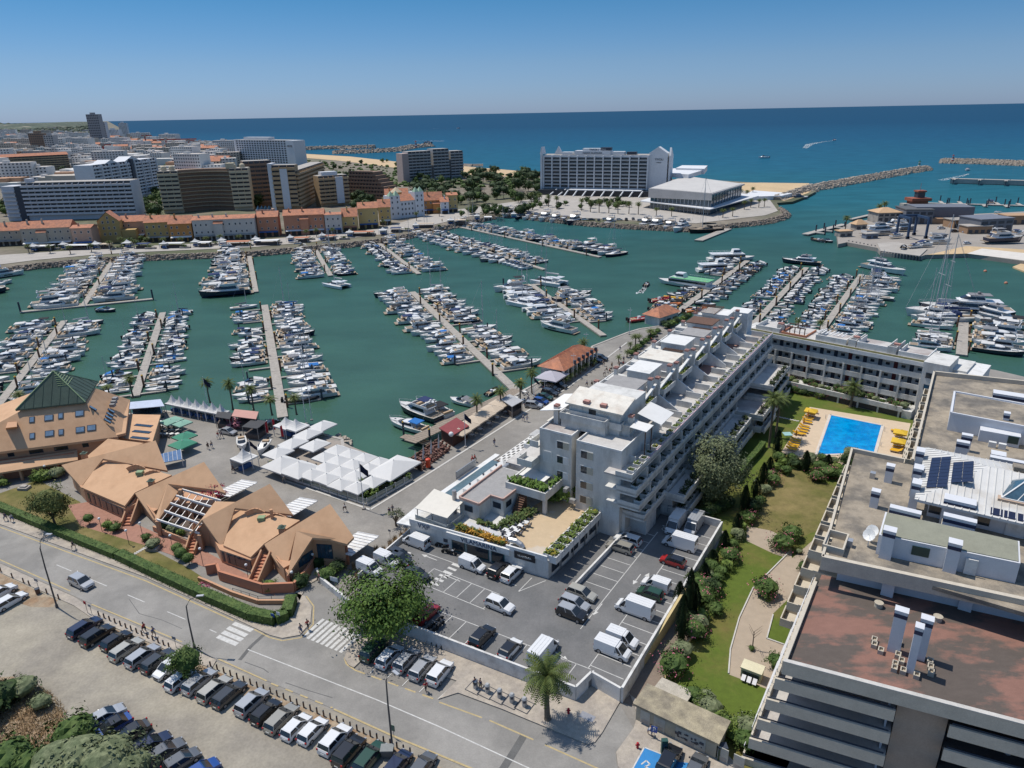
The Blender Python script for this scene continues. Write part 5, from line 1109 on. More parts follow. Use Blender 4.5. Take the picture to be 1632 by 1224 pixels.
def bands(f,h,nf,m,depth,bay=4.,base=3.,out=1.3,gap=.55,x0=.0,x1=None,y0=.0,rec=ANTH,roofm=None):
 x1=f.L if x1 is None else x1;fh=(h-base)/nf
 f.box('wall',m,x0,x1,y0,y0+depth,0,h);f.box('roof',roofm or QC,x0+.3,x1-.3,y0+.3,y0+depth-.3,h,h+.3)
 n=max(1,int((x1-x0)/bay));w_=(x1-x0)/n
 for k in rg_(nf):
  z=base+k*fh
  f.box('balcony',m,x0-.05,x1+.05,y0-out,y0-.02,z-.2,z+fh*(1-gap)-.2)
 f.rep('window',rec,(w_-.5,.12,fh*gap+.35),[(x0+(i+.5)*w_,y0-.01,base+k*fh+fh*(1-gap)-.25)for k in rg_(nf)for i in rg_(n)][:300])
 f.rep('partition',m,(.25,out-.15,fh*.8),[(x0+i*w_,y0-.03,base+k*fh)for k in rg_(nf)for i in rg_(1,n)][:300])
def grid(f,h,nf,m,depth,bay=3.4,base=3.5,x0=.0,x1=None,y0=.0,ww=.55,wh=.55,wm=ANTH,z0=0,body=True):
 x1=f.L if x1 is None else x1;fh=(h-base)/nf;n=max(1,int((x1-x0)/bay));w_=(x1-x0)/n
 if body:f.box('wall',m,x0,x1,y0,y0+depth,z0,h);f.box('roof',QC,x0+.3,x1-.3,y0+.3,y0+depth-.3,h,h+.3)
 f.rep('window',wm,(w_*ww,.1,fh*wh),[(x0+(i+.5)*w_,y0-.0,base+k*fh+fh*.2)for k in rg_(nf)for i in rg_(n)][:300])
 if body:
  nd_=max(1,int(depth/4));
def sidewins(f,h,nf,x,depth,base=3.5,sgn=1,m=ANTH):
 fh=(h-base)/nf
 f.p('side_window',m,lambda b:[b.box(x,x+.1*sgn,2+j*4,3.6+j*4,base+k*fh+.5,base+k*fh+1.8)if sgn>0 else b.box(x-.1,x,2+j*4,3.6+j*4,base+k*fh+.5,base+k*fh+1.8)for k in rg_(nf)for j in rg_(int(depth/4)-1)])['kind']='stuff'
def XY(x,y):return W(x,y,2.)
FW=mat('far_white_render',(.62,.63,.64),.8,.06,.1);FCR=mat('far_cream_render',(.5,.43,.3),.8,.08,.1);FTAN=mat('far_tan_render',(.4,.3,.19),.8,.08,.1);FBR=mat('far_brown_render',(.24,.16,.11),.85,.1,.1)
FGR=mat('far_grey_render',(.38,.37,.36),.85,.1,.1);FBL=mat('far_bluish_render',(.55,.55,.57),.8,.08,.1)
tv=FB('hotel','large white beach hotel with a grid of balconies and pointed roof corners','hotel',XY(863,309),XY(1032,312.5))
hh=33.5
tv.box('wall',FW,0,tv.L,0,17,0,hh);tv.box('roof',QC,.5,tv.L-.5,.5,16.5,hh,hh+.25)
nb,nfl,x0=12,9,2.6;bw=(tv.L-2.6-1.)/nb;fh=2.95;z0=5.4
BALG=mat('hotel_balcony_glass',(.07,.08,.09),.2,.3,1)
tv.rep('window',BALG,(bw-1.,.12,2.35),[(x0+(i+.5)*bw,-.02,z0+k*fh+.35)for k in rg_(nfl)for i in rg_(nb)],child=None)
tv.rep('balcony',FW,(bw-.2,1.5,.28),[(x0+(i+.5)*bw,-.02,z0+k*fh)for k in rg_(nfl)for i in rg_(nb)])
tv.rep('balcony_rail',mat('pale_balcony_glass',(.26,.29,.31),.2),(bw-1.2,.08,.95),[(x0+(i+.5)*bw,-1.42,z0+k*fh+.28)for k in rg_(nfl)for i in rg_(nb)])
tv.rep('fin',FW,(.9,1.9,28),[(x0+i*bw,-.02,z0-.3)for i in rg_(nb+1)])
tv.box('corner_pier',FW,-.4,1.6,-2.,.02,0,hh+1)
tv.p('end_tower',FW,lambda b:b.box(tv.L,tv.L+15,1.5,12,0,hh+1.5));tv.p('end_tower',FW,lambda b:b.box(tv.L+16,tv.L+17.5,3,17,0,hh-.5))
def gab(b,x0,x1,y0,y1,z,h):b.add([(x0,y0,z),(x1,y0,z),(x1,y1,z),(x0,y1,z),((x0+x1)/2,y0,z+h),((x0+x1)/2,y1,z+h)],[(0,1,4),(1,2,5,4),(2,3,5),(3,0,4,5),(3,2,1,0)])
tv.p('pointed_corner',FW,lambda b:gab(b,tv.L-1,tv.L+15,1.5,12,hh+1.5,5.2));tv.p('pointed_corner',FW,lambda b:b.add([(tv.L+16,3,hh-.5),(tv.L+17.5,3,hh-.5),(tv.L+17.5,17,hh-.5),(tv.L+16,17,hh-.5),(tv.L+16,6,hh+6),(tv.L+17.5,6,hh+6)],[(0,1,5,4),(1,2,5),(2,3,4,5),(3,0,4)]))
tv.p('pointed_corner',FW,lambda b:gab(b,-1,1.8,-1.5,8,hh+1,6));tv.p('pointed_corner',FW,lambda b:gab(b,9,17,9,12,hh,7))
tv.box('roof_block',FW,30,62,2,11,hh,hh+3.6);tv.box('roof_block',FW,37,58,3,10,hh+3.6,hh+5.4);tv.box('roof_block',FW,62,74,3,10,hh,hh+2.8);tv.box('roof_block',FW,18,28,3,10,hh,hh+2.4);tv.box('roof_plant',DF,53,62,3,9,hh+3.6,hh+6.2);tv.box('roof_plant',DF,76,84,3,9,hh,hh+2.6)
def ltext(f,s_,size,x,y,z,m=DF):
 A_=Zv(0);c=bpy.data.curves.new('lettering','FONT');c.body=s_;c.size=size;c.extrude=.1;c.align_x='CENTER';c.align_y='CENTER'
 o=bpy.data.objects.new('lettering',c);COL.objects.link(o);me=bpy.data.meshes.new_from_object(o.evaluated_get(bpy.context.evaluated_depsgraph_get()));bpy.data.objects.remove(o)
 b=MB();b.v=[(x+v.co.x,y-v.co.z-.1,z+v.co.y)for v in me.vertices];b.f=[tuple(q.vertices)for q in me.polygons];b.m=[0]*len(b.f);bpy.data.meshes.remove(me)
 q=b.build('lettering',m);q.parent=f.root
ltext(tv,'TIVOLI',2.8,47,3,hh+4.2);ltext(tv,'MARINA VILAMOURA',1.8,46,2,hh+1.6);ltext(tv,'TIVOLI',2.4,tv.L+8,1.5,hh-3.5)
ltext(tv,'MARINA',1.1,tv.L+8,1.5,hh-6)
tv.box('podium',mat('dark_podium_glass',(.03,.035,.045),.3),-.3,tv.L+4,-9,-.1,0,4.6)
tv.box('podium_roof',FW,28,tv.L-4,-10.5,0,4.7,5.3)
for k in rg_(9):tv.p('leaning_column',FW,lambda b:b.bm_q((28+8.2*k,-9.8,4.8),(25.5+8.2*k,-15,0),.9,.9))
for k in rg_(2):tv.p('leaning_column',FW,lambda b:b.bm_q((16+8.2*k,-4,5),(11.5+8.2*k,-15,0),.9,.9))
sidewins(tv,hh,9,tv.L+15,9)
cs_=thg('conference_centre','low glassy conference centre with a broad white roof beside the beach hotel','building',W(1105,330,2))
c1,c2,c3,c4=XY(1036,332),XY(1131,342.5),XY(1180,324),XY(1090,308)
part(cs_,'glass_body',BG_,lambda b:b.pz([c1,c2,c3,c4],2,15.6))
part(cs_,'dark_plinth',SHADE,lambda b:b.pz([c1+Vc((1,2,0)),c2+Vc((0,3,0)),c3-Vc((3,0,0)),c4],2,5))
part(cs_,'canopy',FW,lambda b:b.pz([XY(1020,331),XY(1131,345.5),XY(1208,323),XY(1090,306)],6.6,7.2))
part(cs_,'shade_grey_fascia',FGR,lambda b:(b.pz([c1+Vc((-2,-1,0)),c2+Vc((0,-2,0)),c3+Vc((2,0,0)),c4],15.6,16.6),b.add([(*(c1+Vc((-2,-1.2,0))).xy,10),(*(c2+Vc((0,-2.2,0))).xy,12),(*(c2+Vc((0,-2.2,0))).xy,16.7),(*(c1+Vc((-2,-1.2,0))).xy,16.7)],[(0,1,2,3)])))  # white fascia coloured grey, its shade put into the colour
part(cs_,'roof',mat('pale_roof_sheet',(.5,.48,.45),.8,.1,.1),lambda b:b.pz([c1+Vc((0,1,0)),c2+Vc((0,.5,0)),c3,c4],16.6,16.8))
part(cs_,'roof_block',FW,lambda b:b.pz([W(1052,309,2),W(1095,313,2),W(1118,304,2),W(1072,300,2)],16.8,20));part(cs_,'roof_block',FW,lambda b:b.pz([W(1075,303,2),W(1120,305,2),W(1125,298,2),W(1085,297,2)],16.8,21.5))
for k in rg_(16):part(cs_,'mullion',FW,lambda b:(lambda p:b.box(p.x-.15,p.x+.15,p.y-.35,p.y-.05,2,11.6))(c1.lerp(c2,k/15.5)))
for k in rg_(12):part(cs_,'mullion',STL,lambda b:(lambda p:b.box(p.x+.05,p.x+.35,p.y-.3,p.y,7.2,15.6))(c2.lerp(c3,k/11.5)))
part(cs_,'low_wing',FW,lambda b:b.pz([XY(1180,320),XY(1245,318),XY(1262,314),XY(1200,309)],2,5))
f=FB('apartment_building','long bluish white block with nine bands of balconies at the far left','building',XY(28,352),XY(219,347));bands(f,27,8,FBL,16,4.4,4,1.8,.5,x0=9);f.box('dark_stair_tower',DF,4,9,-1,14,0,25);f.box('side_wing',FBL,-6,4,0,14,0,25);f.box('roof_block',FBL,11,15,2,8,27,30)
f.rep('side_balcony',FBL,(9,1.2,1.2),[(-1,-.02,3+2.9*k)for k in rg_(7)])
f=FB('apartment_building','tall grey white block with vertical ribs and a dark central slot','building',XY(158,330),XY(256,309));
bands(f,34,11,FW,15,5.2,3,1.4,.55,roofm=FW);f.rep('rib',FW,(.9,2.2,34),[(k*f.L/8,-.03,0)for k in rg_(9)]);f.box('dark_slot',DF,f.L*.56,f.L*.6,-2.4,-.1,0,36);f.p('pointed_top',FW,lambda b:(gab(b,f.L*.2,f.L*.4,0,12,34,3),gab(b,f.L*.5,f.L*.75,0,12,34,4)))
f=FB('hotel','curved brown and tan hotel with dark balconies between two stepped wings','hotel',XY(262,340),XY(404,334))
L_=f.L
for(a0,a1,yo,h)in((0,L_*.22,0,31.5),(L_*.79,L_,0,32)):bands(f,h,9,FCR,14,4,3,1.8,.45,x0=a0,x1=a1,y0=yo)
for k in rg_(9):
 x_a,x_b=L_*(.22+.57*k/9),L_*(.22+.57*(k+1)/9);ya,yb=2+9*sin(pi*(k+.0)/9),2+9*sin(pi*(k+1)/9)
 f.p('curved_wall',FBR,lambda b:b.pz([(x_a,ya),(x_b,yb),(x_b,20),(x_a,20)],0,32))
 for j in rg_(10):f.p('balcony',mat('tan_balcony_front',(.34,.27,.18),.8),lambda b:b.pz([(x_a,ya-1.6),(x_b,yb-1.6),(x_b,yb-.02),(x_a,ya-.02)],3.4+2.9*j,4.1+2.9*j))
for x_ in(2,8,L_*.8,L_*.9):f.p('roof_dome',FCR,lambda b:(b.cyl((x_+2,6),2.2,32,34,10),b.ball((x_+2,6,34),2.2,2.2,1.6,10,6)))
f.box('roof_block',FCR,L_*.75,L_*.84,3,12,32,36)
f=FB('hotel','white slab hotel tower with arched top windows and a blank right end','hotel',XY(379,264),XY(473,268));grid(f,38,10,FW,20,6.2,6,ww=.62,wh=.6,x0=4,x1=f.L-18);f.box('end_wall',FW,f.L-18,f.L,-.6,20,0,37.8);f.box('end_wall',FW,-.5,4,-.6,20,0,38.6);f.box('roof_block',FW,18,f.L*.55,5,16,38,42);ltext(f,'HOTEL',4,f.L-9,-.7,30)
f=FB('apartment_building','brown stepped block between the white tower and the palms','building',XY(397,330),XY(440,327));bands(f,36,10,FBR,14,4,3,1.2,.5)
f=FB('apartment_building','tan and white zigzag block with stacked curved balconies','building',XY(436,337),XY(478,336));bands(f,34.5,9,mat('far_orange_tan_render',(.44,.31,.18),.8),10,5,4,2.,.42,x0=3);f.box('white_fin',FW,0,3,-1,12,0,36);f.box('white_panel',FW,f.L*.45,f.L*.72,-2.3,-.1,2,32)
f=FB('apartment_building','tan zigzag block with deep shaded balconies facing the pine trees','building',XY(478,336),XY(520,312));bands(f,30,9,MATS['far_orange_tan_render'],12,4,3,1.8,.5)
f=FB('apartment_building','shorter tan block with a white panel beside the pine trees','building',XY(512,330),XY(558,326));bands(f,24,7,MATS['far_orange_tan_render'],12,4,3,1.8,.45);f.box('white_panel',FW,f.L*.55,f.L*.8,-2.1,-.1,2,23);f.box('white_roof_block',FW,4,f.L*.7,3,10,24,27)
f=FB('apartment_building','brown stepped pyramid block behind the yellow waterfront houses','building',XY(545,318),XY(628,322))
for k in rg_(8):f.box('stepped_floor',FBR,2,f.L-3.2-3.6*k,2+1.2*k,24,2.9*k,2.9*(k+1)-.02);f.box('terrace_wall',FBR,2,f.L-3-3.6*k,1.2+1.2*k,1.5+1.2*k,2.9*(k+1)-.7,2.9*(k+1)+.6)
f.rep('window',ANTH,(1.5,.1,1.5),[(4+3.4*i,1.98+1.2*k,2.9*k+.9)for k in rg_(8)for i in rg_(int((f.L-8-3.6*k)/3.4))])
f=FB('apartment_building','grey block of three stepped slabs standing in front of the beach','building',XY(643,291),XY(739,284));L_=f.L
for a0,a1,h in((0,L_*.1,30),(L_*.1,L_*.46,31.5),(L_*.5,L_*.76,33),(L_*.79,L_,30)):bands(f,h,9,FGR,14,4.4,3,1.2,.55,x0=a0,x1=a1)if a1-a0>12 else f.box('end_wall',mat('far_pinkish_render',(.42,.33,.3),.8),a0,a1,-1,14,0,h)
f=FB('apartment_building','long tan block with an orange tiled roof behind the bluish block','building',XY(-20,278),XY(113,270));bands(f,22,6,FTAN,14,5,3,1.4,.5,roofm=RT_);f.p('tiled_roof',RT_,lambda b:b.add([(-1,-2,22.3),(f.L+1,-2,22.3),(f.L+1,7,26),(-1,7,26),(f.L+1,16,22.3),(-1,16,22.3)],[(0,1,2,3),(3,2,4,5),(1,4,2),(0,3,5)]))
for k,(x0_,x1_,yb,h,lab)in enu(((52,78,247,46,'brown and grey tower pair with stepped tops in the middle of the town'),(76,91,248,42,'grey striped tower beside the brown stepped pair in town'),(147,166,232,88,'tall dark tower on the far shore at the edge of the town'),(160,174,231,66,'pale tower directly behind the tall dark shore tower'),(193,206,222,60,'lone white block on the shore right of the tall dark tower'),(172,192,226,40,'low white shore block between the dark tower and the lone block'))):
 f=FB('tower_block',lab,'building',XY(x0_,yb),XY(x1_,yb-.3));m=(FBR,FGR,mat('slate_grey_render',(.27,.27,.28),.8),FBL,FW,FW)[k];grid(f,h,12 if h>50 else 9,m,18,5,4);f.box('roof_block',m,f.L*.3,f.L*.6,3,12,h,h+5)
PIT={}
def house(label,x0,x1,yb,he,hr,m,depth=11,nf=3,shop=True,tower=None,bay=3.2,ybr=None):
 rv=RR(int(x0));he+=rv.uniform(-1.4,1.4);hr+=rv.uniform(-1,1.2);yb+=rv.uniform(-2,1.5)
 f=FB('waterfront_house',label,'house',XY(x0,yb),XY(x1,ybr if ybr else yb-(x1-x0)*.045),'tiled waterfront houses');L=f.L
 f.box('wall',m,0,L,0,depth,0,he)
 f.p('roof',RT_,lambda b:(b.add([(-.4,-.5,he),(L+.4,-.5,he),(L+.4,depth/2,hr),(-.4,depth/2,hr),(L+.4,depth+.5,he),(-.4,depth+.5,he)],[(0,1,2,3),(3,2,4,5),(1,4,2),(0,3,5),(0,5,4,1)])))
 n=max(1,int(L/bay));w_=L/n;fh=(he-3.6)/(nf-1)if nf>1 else 3
 rnd=RR(int(x0*7+3));spots=[(w_*(i+.5)+rnd.uniform(-.4,.4),0,4.2+k*fh)for k in rg_(nf-1)for i in rg_(n)if rnd.random()<.85]
 f.rep('window',W2 if m is not FW else FGR,(1.1,.08,1.5),spots,child=('pane',ANTH))
 if shop:f.rep('shop_opening',SHADE,(w_*.7,.1,2.6),[(w_*(i+.5),0,.1)for i in rg_(n)]);f.p('awning',rnd.choice([AWN,mat('blue_awning',(.05,.12,.28),.8),SD_,GC_]),lambda b:b.add([(.5,-2.2,2.7),(L-.5,-2.2,2.7),(L-.5,-.02,3.4),(.5,-.02,3.4)],[(0,1,2,3)]))
 for k in rg_(max(1,int(L/9))):f.box('chimney',m,3+8*k,3.8+8*k,depth/2-2.4,depth/2-1.6,he+.5,hr+1.2)
 if L>14:q_=L*rv.uniform(.15,.6);f.box('side_wing',m,q_,q_+5,-1.4,-.02,0,he-2.4);f.p('wing_roof',RT_,lambda b:b.add([(q_-.3,-1.8,he-2.4),(q_+5.3,-1.8,he-2.4),(q_+5.3,1.5,he+.3),(q_-.3,1.5,he+.3)],[(0,1,2,3)]))
 return f
HP=mat('house_pink',(.47,.3,.22),.85,.08,.2);HG=mat('house_greige',(.42,.37,.3),.85,.08,.2);HY=mat('house_yellow',(.52,.38,.16),.85,.08,.2);HO=mat('house_orange',(.5,.23,.075),.85,.08,.2);HS=mat('house_salmon',(.46,.215,.13),.85,.08,.2);HW=mat('house_off_white',(.5,.47,.43),.85,.08,.2);HC=mat('house_ochre',(.44,.3,.12),.85,.08,.2)
HL=[('greige waterfront house cut by the left picture edge',-45,37,396,9.5,13,HG),('long greige house with blue awning, second from the left end',39,118,397,12,15,HG),('narrow pinkish house leaning on the long greige house',119,151,394,10,13,HP),('pink set-back house with a small court of red trees',196,234,382,10.5,13.5,HP),('ochre waterfront house with pale blue shutters',235,273,388,12,15,HC),('deep orange house beside a white pavilion',273,309,387,11.5,14.5,HO),('long off-white house with arched shop openings, fifteen windows wide',311,409,386,11.5,14.6,HW),('salmon pink house with palms in front',413,446,378,11,14.5,HS),('broad salmon house with a hipped roof',455,519,376,11,14.5,HS),('grey-white house with blue shop awning next to the broad salmon one',520,546,372,10.5,13.5,HW),('yellow house next to the grey-white one',547,571,370,10.5,13.5,HY),('tall yellow gabled house, left of a pair',573,604,364,12.5,16,HY),('tall yellow gabled house, right of a pair',605,624,359,12.5,16,HY),('orange back house with an octagonal tower room',616,652,335,13,16,HO),('orange house between white tower house and yellow house',676,706,341,11,14.5,HO),('white narrow house with red roof near the tents',703,716,340,10,12.5,FW),('pale yellow end house of the waterfront terrace',714,730,340,12,15,HY)]
for t in HL:house(*t)
f=FB('waterfront_house','tall yellow gable-fronted house left of the pink court','house',XY(162,388),XY(196,386),'tiled waterfront houses');L=f.L
f.box('wall',HC,0,L,0,10,0,13);f.p('gable',HC,lambda b:b.add([(0,0,13),(L,0,13),(L/2,0,18),(0,10,13),(L,10,13),(L/2,10,18)],[(0,1,2),(4,3,5)]));f.p('roof',RT_,lambda b:b.add([(-.5,-.4,12.7),(L/2,-.4,18.3),(L/2,10.4,18.3),(-.5,10.4,12.7),(L+.5,-.4,12.7),(L+.5,10.4,12.7)],[(0,1,2,3),(1,4,5,2)]))
f.rep('window',W2,(1.1,.08,1.6),[(L*a_,0,z)for z in(4.5,8,11.5)for a_ in(.25,.5,.75)]+[(L*.5,0,14)],child=('pane',ANTH));f.box('side_wing',HC,L,L+8,1,10,0,7);f.box('side_wing',HC,-6,0,1,10,0,9)
f=FB('waterfront_house','white house with two green-capped towers and an orange roof','house',XY(622,350),XY(676,344),'tiled waterfront houses');L=f.L
for a0,a1,h in((0,L*.3,16),(L*.74,L,17.5)):
 f.box('tower',FW,a0,a1,-1,8,0,h)
 for a_ in(a0,(a0+a1)/2):f.p('green_cap',mat('pale_green_cap',(.3,.42,.3),.7),lambda b:(lambda w_:b.add([(a_,-1,h),(a_+w_,-1,h),(a_+w_,3.5,h),(a_,3.5,h),(a_+w_/2,1.2,h+3.4)],[(0,1,4),(1,2,4),(2,3,4),(3,0,4)]))((a1-a0)/2))
 f.rep('window',ANTH,(.9,.08,1.4),[(a0+(a1-a0)*t_,-1,z)for z in(3,7,11,14)for t_ in(.25,.75)])
f.box('wall',FW,L*.3,L*.74,0,10,0,12);f.p('roof',RT_,lambda b:b.add([(L*.3,-.5,12),(L*.74,-.5,12),(L*.74,6,16),(L*.3,6,16)],[(0,1,2,3)]));f.rep('window',ANTH,(1.,.08,1.4),[(L*t_,0,z)for z in(2,5.5,9)for t_ in(.37,.47,.57,.67)])
for x,y,lab in((634,322,'octagonal orange roof lantern behind the white towered house'),(427,345,'pink tower with four small glass pyramids on top')):
 c=W(x,y+22,2);o=thg('roof_tower',lab,'tower',c)
 if x==634:part(o,'wall',HO,lambda b:b.cyl((c.x,c.y),4,2,19,8));part(o,'cap',mat('cream_cap',(.52,.42,.28),.8),lambda b:b.cyl((c.x,c.y),4.6,19,22.5,8,.2))
 else:part(o,'wall',HP,lambda b:b.box(c.x-5,c.x+5,c.y-4,c.y+4,2,15.5));part(o,'glass_pyramid',BG_,lambda b:[b.cyl((c.x-3.6+2.4*k,c.y-2),1.6,15.5,18,4,.1)for k in rg_(4)])
tm=[mat('town_white',(.66,.64,.6),.85,.06,.05),mat('town_cream',(.48,.43,.36),.85,.08,.05),mat('town_grey',(.42,.39,.36),.85,.08,.05),mat('town_orange',(.4,.24,.15),.85,.1,.05)]
TRF=[mat('town_flat_roof',(.52,.47,.42),.9,.1,.05),RT_]
tmpl=[]
for k in rg_(8):
 rnd=RR(40+k);L,D,Hh=rnd.uniform(18,42),rnd.uniform(12,18),(9,12,12,15,18,9,21,12)[k];b=MB()
 b.box(0,L,0,D,0,Hh);b.mi=2;fh=3.;n=int(L/3.4)
 for j in rg_(int(Hh/3)):
  for i in rg_(n):b.box(i*L/n+.8,i*L/n+2.4,-.12,-.01,1+j*3,2.3+j*3)
 b.mi=1
 if k in(1,5):b.add([(-.5,-.5,Hh),(L+.5,-.5,Hh),(L+.5,D/2,Hh+3),(-.5,D/2,Hh+3),(L+.5,D+.5,Hh),(-.5,D+.5,Hh)],[(0,1,2,3),(3,2,4,5),(1,4,2),(0,3,5)])
 else:b.box(.4,L-.4,.4,D-.4,Hh,Hh+.2)
 b.mi=0;b.box(L*.3,L*.45,D*.3,D*.6,Hh+.2,Hh+2.4)
 tmpl.append(b)
desc=['low white','cream tile-roofed','grey','white four storey','tall cream','small tile-roofed','tall white','tan']
cm=[0,1,2,0,1,0,0,3];me_=[]
for k in rg_(8):o=tmpl[k].build('town_building',[tm[cm[k]],TRF[1 if k in(1,5)else 0],ANTH]);me_.append(o.data);bpy.data.objects.remove(o)
rt=RR(77);placed=[]
zones=[((-60,340),(226,250),'behind the shore'),((-80,170),(213,234),'towards the hills'),((-60,250),(250,300),'behind the long blocks')]
cnt=0;tries=0
def clear(p,r):return all((p-q).length>r for q in placed)
blocked=[(-25,115,255,285),(150,262,262,360),(20,222,300,360),(255,410,285,350)]
while cnt<275 and tries<9000:
 tries+=1;x=rt.uniform(-60,352);y=rt.uniform(212,296)
 if y<212+max(0,x-60)*.065+4:continue
 if x>250 and y<238+(x-250)*.05:
  if rt.random()<.5:continue
 if x>220 and y>285:continue
 p=W(x,y,2);r=24+(p.length/100)
 if not clear(p,r)or any(a0<x<a1 and c0<y<c1 for a0,a1,c0,c1 in blocked):continue
 placed.append(p);k=rt.choice([0,0,1,2,3,3,3,4,5,6,7]);o=bpy.data.objects.new('town_building',me_[k]);COL.objects.link(o);o.location=(p.x,p.y,1.9);o.rotation_euler=(0,0,rt.choice([-.35,-.2,.1,.3])+rt.uniform(-.1,.1))
 s_=1+p.length/6000;o.scale=(s_,s_,s_*(.85+rt.random()*.3))
 where='near the seashore'if x>200 else'towards the wooded hills'if y<235 else'behind the long waterfront blocks'
 tag(o,f'{desc[k]} town building among the dense rooftops {where}','building',f'{desc[k]} town buildings {where}');cnt+=1
b=MB();rf_=RR(8)
for k in rg_(1500):
 x=rf_.uniform(-120,356);y=rf_.uniform(206,300)
 if y<207+max(0,x-100)*.11 or(x>225 and y>285)or any(a0<x<a1 and c0<y<c1 for a0,a1,c0,c1 in blocked):continue
 p=W(x,y,2);s_=rf_.uniform(7,15)*(1+p.length/4500);d_=rf_.uniform(6,10)*(1+p.length/4500);h=rf_.choice([5,6,8,9,12])*(1+p.length/9000)
 if not clear(p,20):continue
 b.mi=rf_.choice([0,0,0,0,1,1,2,3]);b.box(p.x-s_,p.x+s_,p.y,p.y+d_*1.6,2,2+h)
o=b.build('town_houses',tm);o['kind']='stuff'
print('town',cnt)
CR=mat('crane_red',(.35,.06,.04),.6)
for x,yb,yt,jib,lab in((235,240,214,14,'construction crane with a short jib above the town'),(268,244,220,60,'long-jibbed construction crane near the shore'),(303,240,222,12,'red-cabbed crane furthest right over the town'),(170,262,228,16,'thin red crane in front of the shore towers')):
 p=W(x,yb,2);h=H(x,yb,yt,2);s_=p.length/1131;r_=thg('tower_crane',lab,'crane',p)
 part(r_,'mast',CR,lambda b:b.box(p.x-1,p.x+1,p.y-1,p.y+1,2,2+h));part(r_,'jib',CR,lambda b:b.box(p.x-jib*s_*.3,p.x+jib*s_*.7,p.y-.7,p.y+.7,2+h-4,2+h-2));part(r_,'cab',GC_,lambda b:b.box(p.x-2.5,p.x+2.5,p.y-2,p.y+2,h-3,h+2))
for(x,yb,yt,m,lab)in((1518,257,246,CR,'red and white banded lighthouse on the outer breakwater'),(1464,268,255,mat('lighthouse_green',(.02,.16,.09),.5),'green and white banded lighthouse at the inner breakwater tip'),(663,235,224,CR,'small red light tower on the distant harbour mole'),(586,236,229,DF,'small dark light tower on the distant breakwater')):
 p=W(x,yb,3);h=H(x,yb,yt,3);r_=thg('lighthouse',lab,'lighthouse',p)
 for k in rg_(4):part(r_,'band',m if k%2==0 else W2,lambda b:b.cyl((p.x,p.y),h*.16-k*h*.012,3+h*.2*k,3+h*.2*(k+1),10,h*.148-k*h*.012))
 part(r_,'gallery',m,lambda b:b.cyl((p.x,p.y),h*.2,3+h*.8,3+h*.84,10));part(r_,'lantern',m,lambda b:b.cyl((p.x,p.y),h*.09,3+h*.84,3+h,8,h*.03))
# boatyard peninsula
YD=P([(1333,368),(1336,389),(1350,386),(1399,395),(1404,402),(1466,409),(1475,406),(1542,404),(1632,416),(1760,430),(1760,330),(1632,337),(1552,341),(1530,346),(1444,333),(1397,341),(1392,349),(1356,354)],2.)
b=MB();b.pz([(p.x,p.y)for p in YD],-1,2.);o=b.build('boatyard_ground',mat('boatyard_paving',(.3,.27,.235),.9,.12,.1));o['kind']='structure'
sht('slipway',P([(1541,404),(1565,396),(1640,404),(1640,416)],2.1),2.1,mat('pale_slipway',(.6,.56,.5),.85,.1,.3))
sht('sandy_bank',P([(1478,406),(1540,392),(1640,398),(1640,404),(1565,396),(1541,404)],2.06),2.06,SAND)
b=MB();[b.bm_q(W(x,y,1.2),W(x,y+.01,1.2)+Vc((0,-.6,0)),.5,2.4)for x,y in[(1352+6*k,386.5+1.15*k)for k in rg_(8)]];o=b.build('quay_fenders',DF);o['kind']='stuff'
sht('sand_spit',P([(1614,425),(1632,418),(1700,420),(1700,445),(1632,432)],.6),.6,SAND,thick=1)
GY_=mat('grey_cladding',(.15,.16,.18),.6,.08,.2);TANB=mat('boatyard_brick',(.32,.2,.12),.85,.1,.2)
def yard(label,x0,x1,yb,h,depth,m,roof,name='workshop',ybr=None,pitched=False,openings=4):
 f=FB(name,label,'building',XY(x0,yb),XY(x1,ybr or yb-1));L=f.L
 f.box('wall',m,0,L,0,depth,0,h)
 if pitched:f.p('roof',roof,lambda b:b.add([(-.8,-.8,h),(L+.8,-.8,h),(L+.8,depth+.8,h),(-.8,depth+.8,h),(depth/2,depth/2,h+2.6),(L-depth/2,depth/2,h+2.6)],[(0,1,5,4),(1,2,5),(2,3,4,5),(3,0,4)]))
 else:f.box('roof',roof,-.4,L+.4,-.4,depth+.4,h,h+.4)
 f.rep('opening',ANTH,(L/openings*.6,.12,h*.45),[(L*(i+.5)/openings,0,.4)for i in rg_(openings)]);f.rep('upper_window',ANTH,(L/openings*.7,.12,h*.2),[(L*(i+.5)/openings,0,h*.65)for i in rg_(openings)])if h>5 else None
 return f
yard('boatyard house with a sandy hipped roof beside two tall palms',1398,1434,356,6.5,12,GC_,mat('sandy_tiles',(.5,.33,.19),.85,.12,.3),'harbour_building',pitched=True)
f=yard('large grey clad workshop with ribbed roofs in the boatyard',1441,1485,357,8.5,18,GY_,mat('dark_ribbed_roof',(.1,.1,.1),.7,.1,.1),ybr=357);f.box('rear_hall',GY_,8,f.L+26,6,22,0,9.5);f.box('brick_base',TANB,f.L,f.L+24,0,6,0,3.2)
yard('brick workshop annexe with a flat roof, centre of the boatyard',1519,1551,364,4.5,10,TANB,GC_)
yard('dark grey gabled shed at the right of the boatyard',1560,1612,372,7.5,16,GY_,mat('blue_grey_roof',(.17,.18,.21),.6),ybr=369)
yard('low brick store in front of the dark grey shed',1541,1580,373,4,8,TANB,QC);yard('brown sheds at the right picture edge',1604,1680,358,5,10,TANB,mat('sandy_tiles2',(.42,.27,.16),.85))
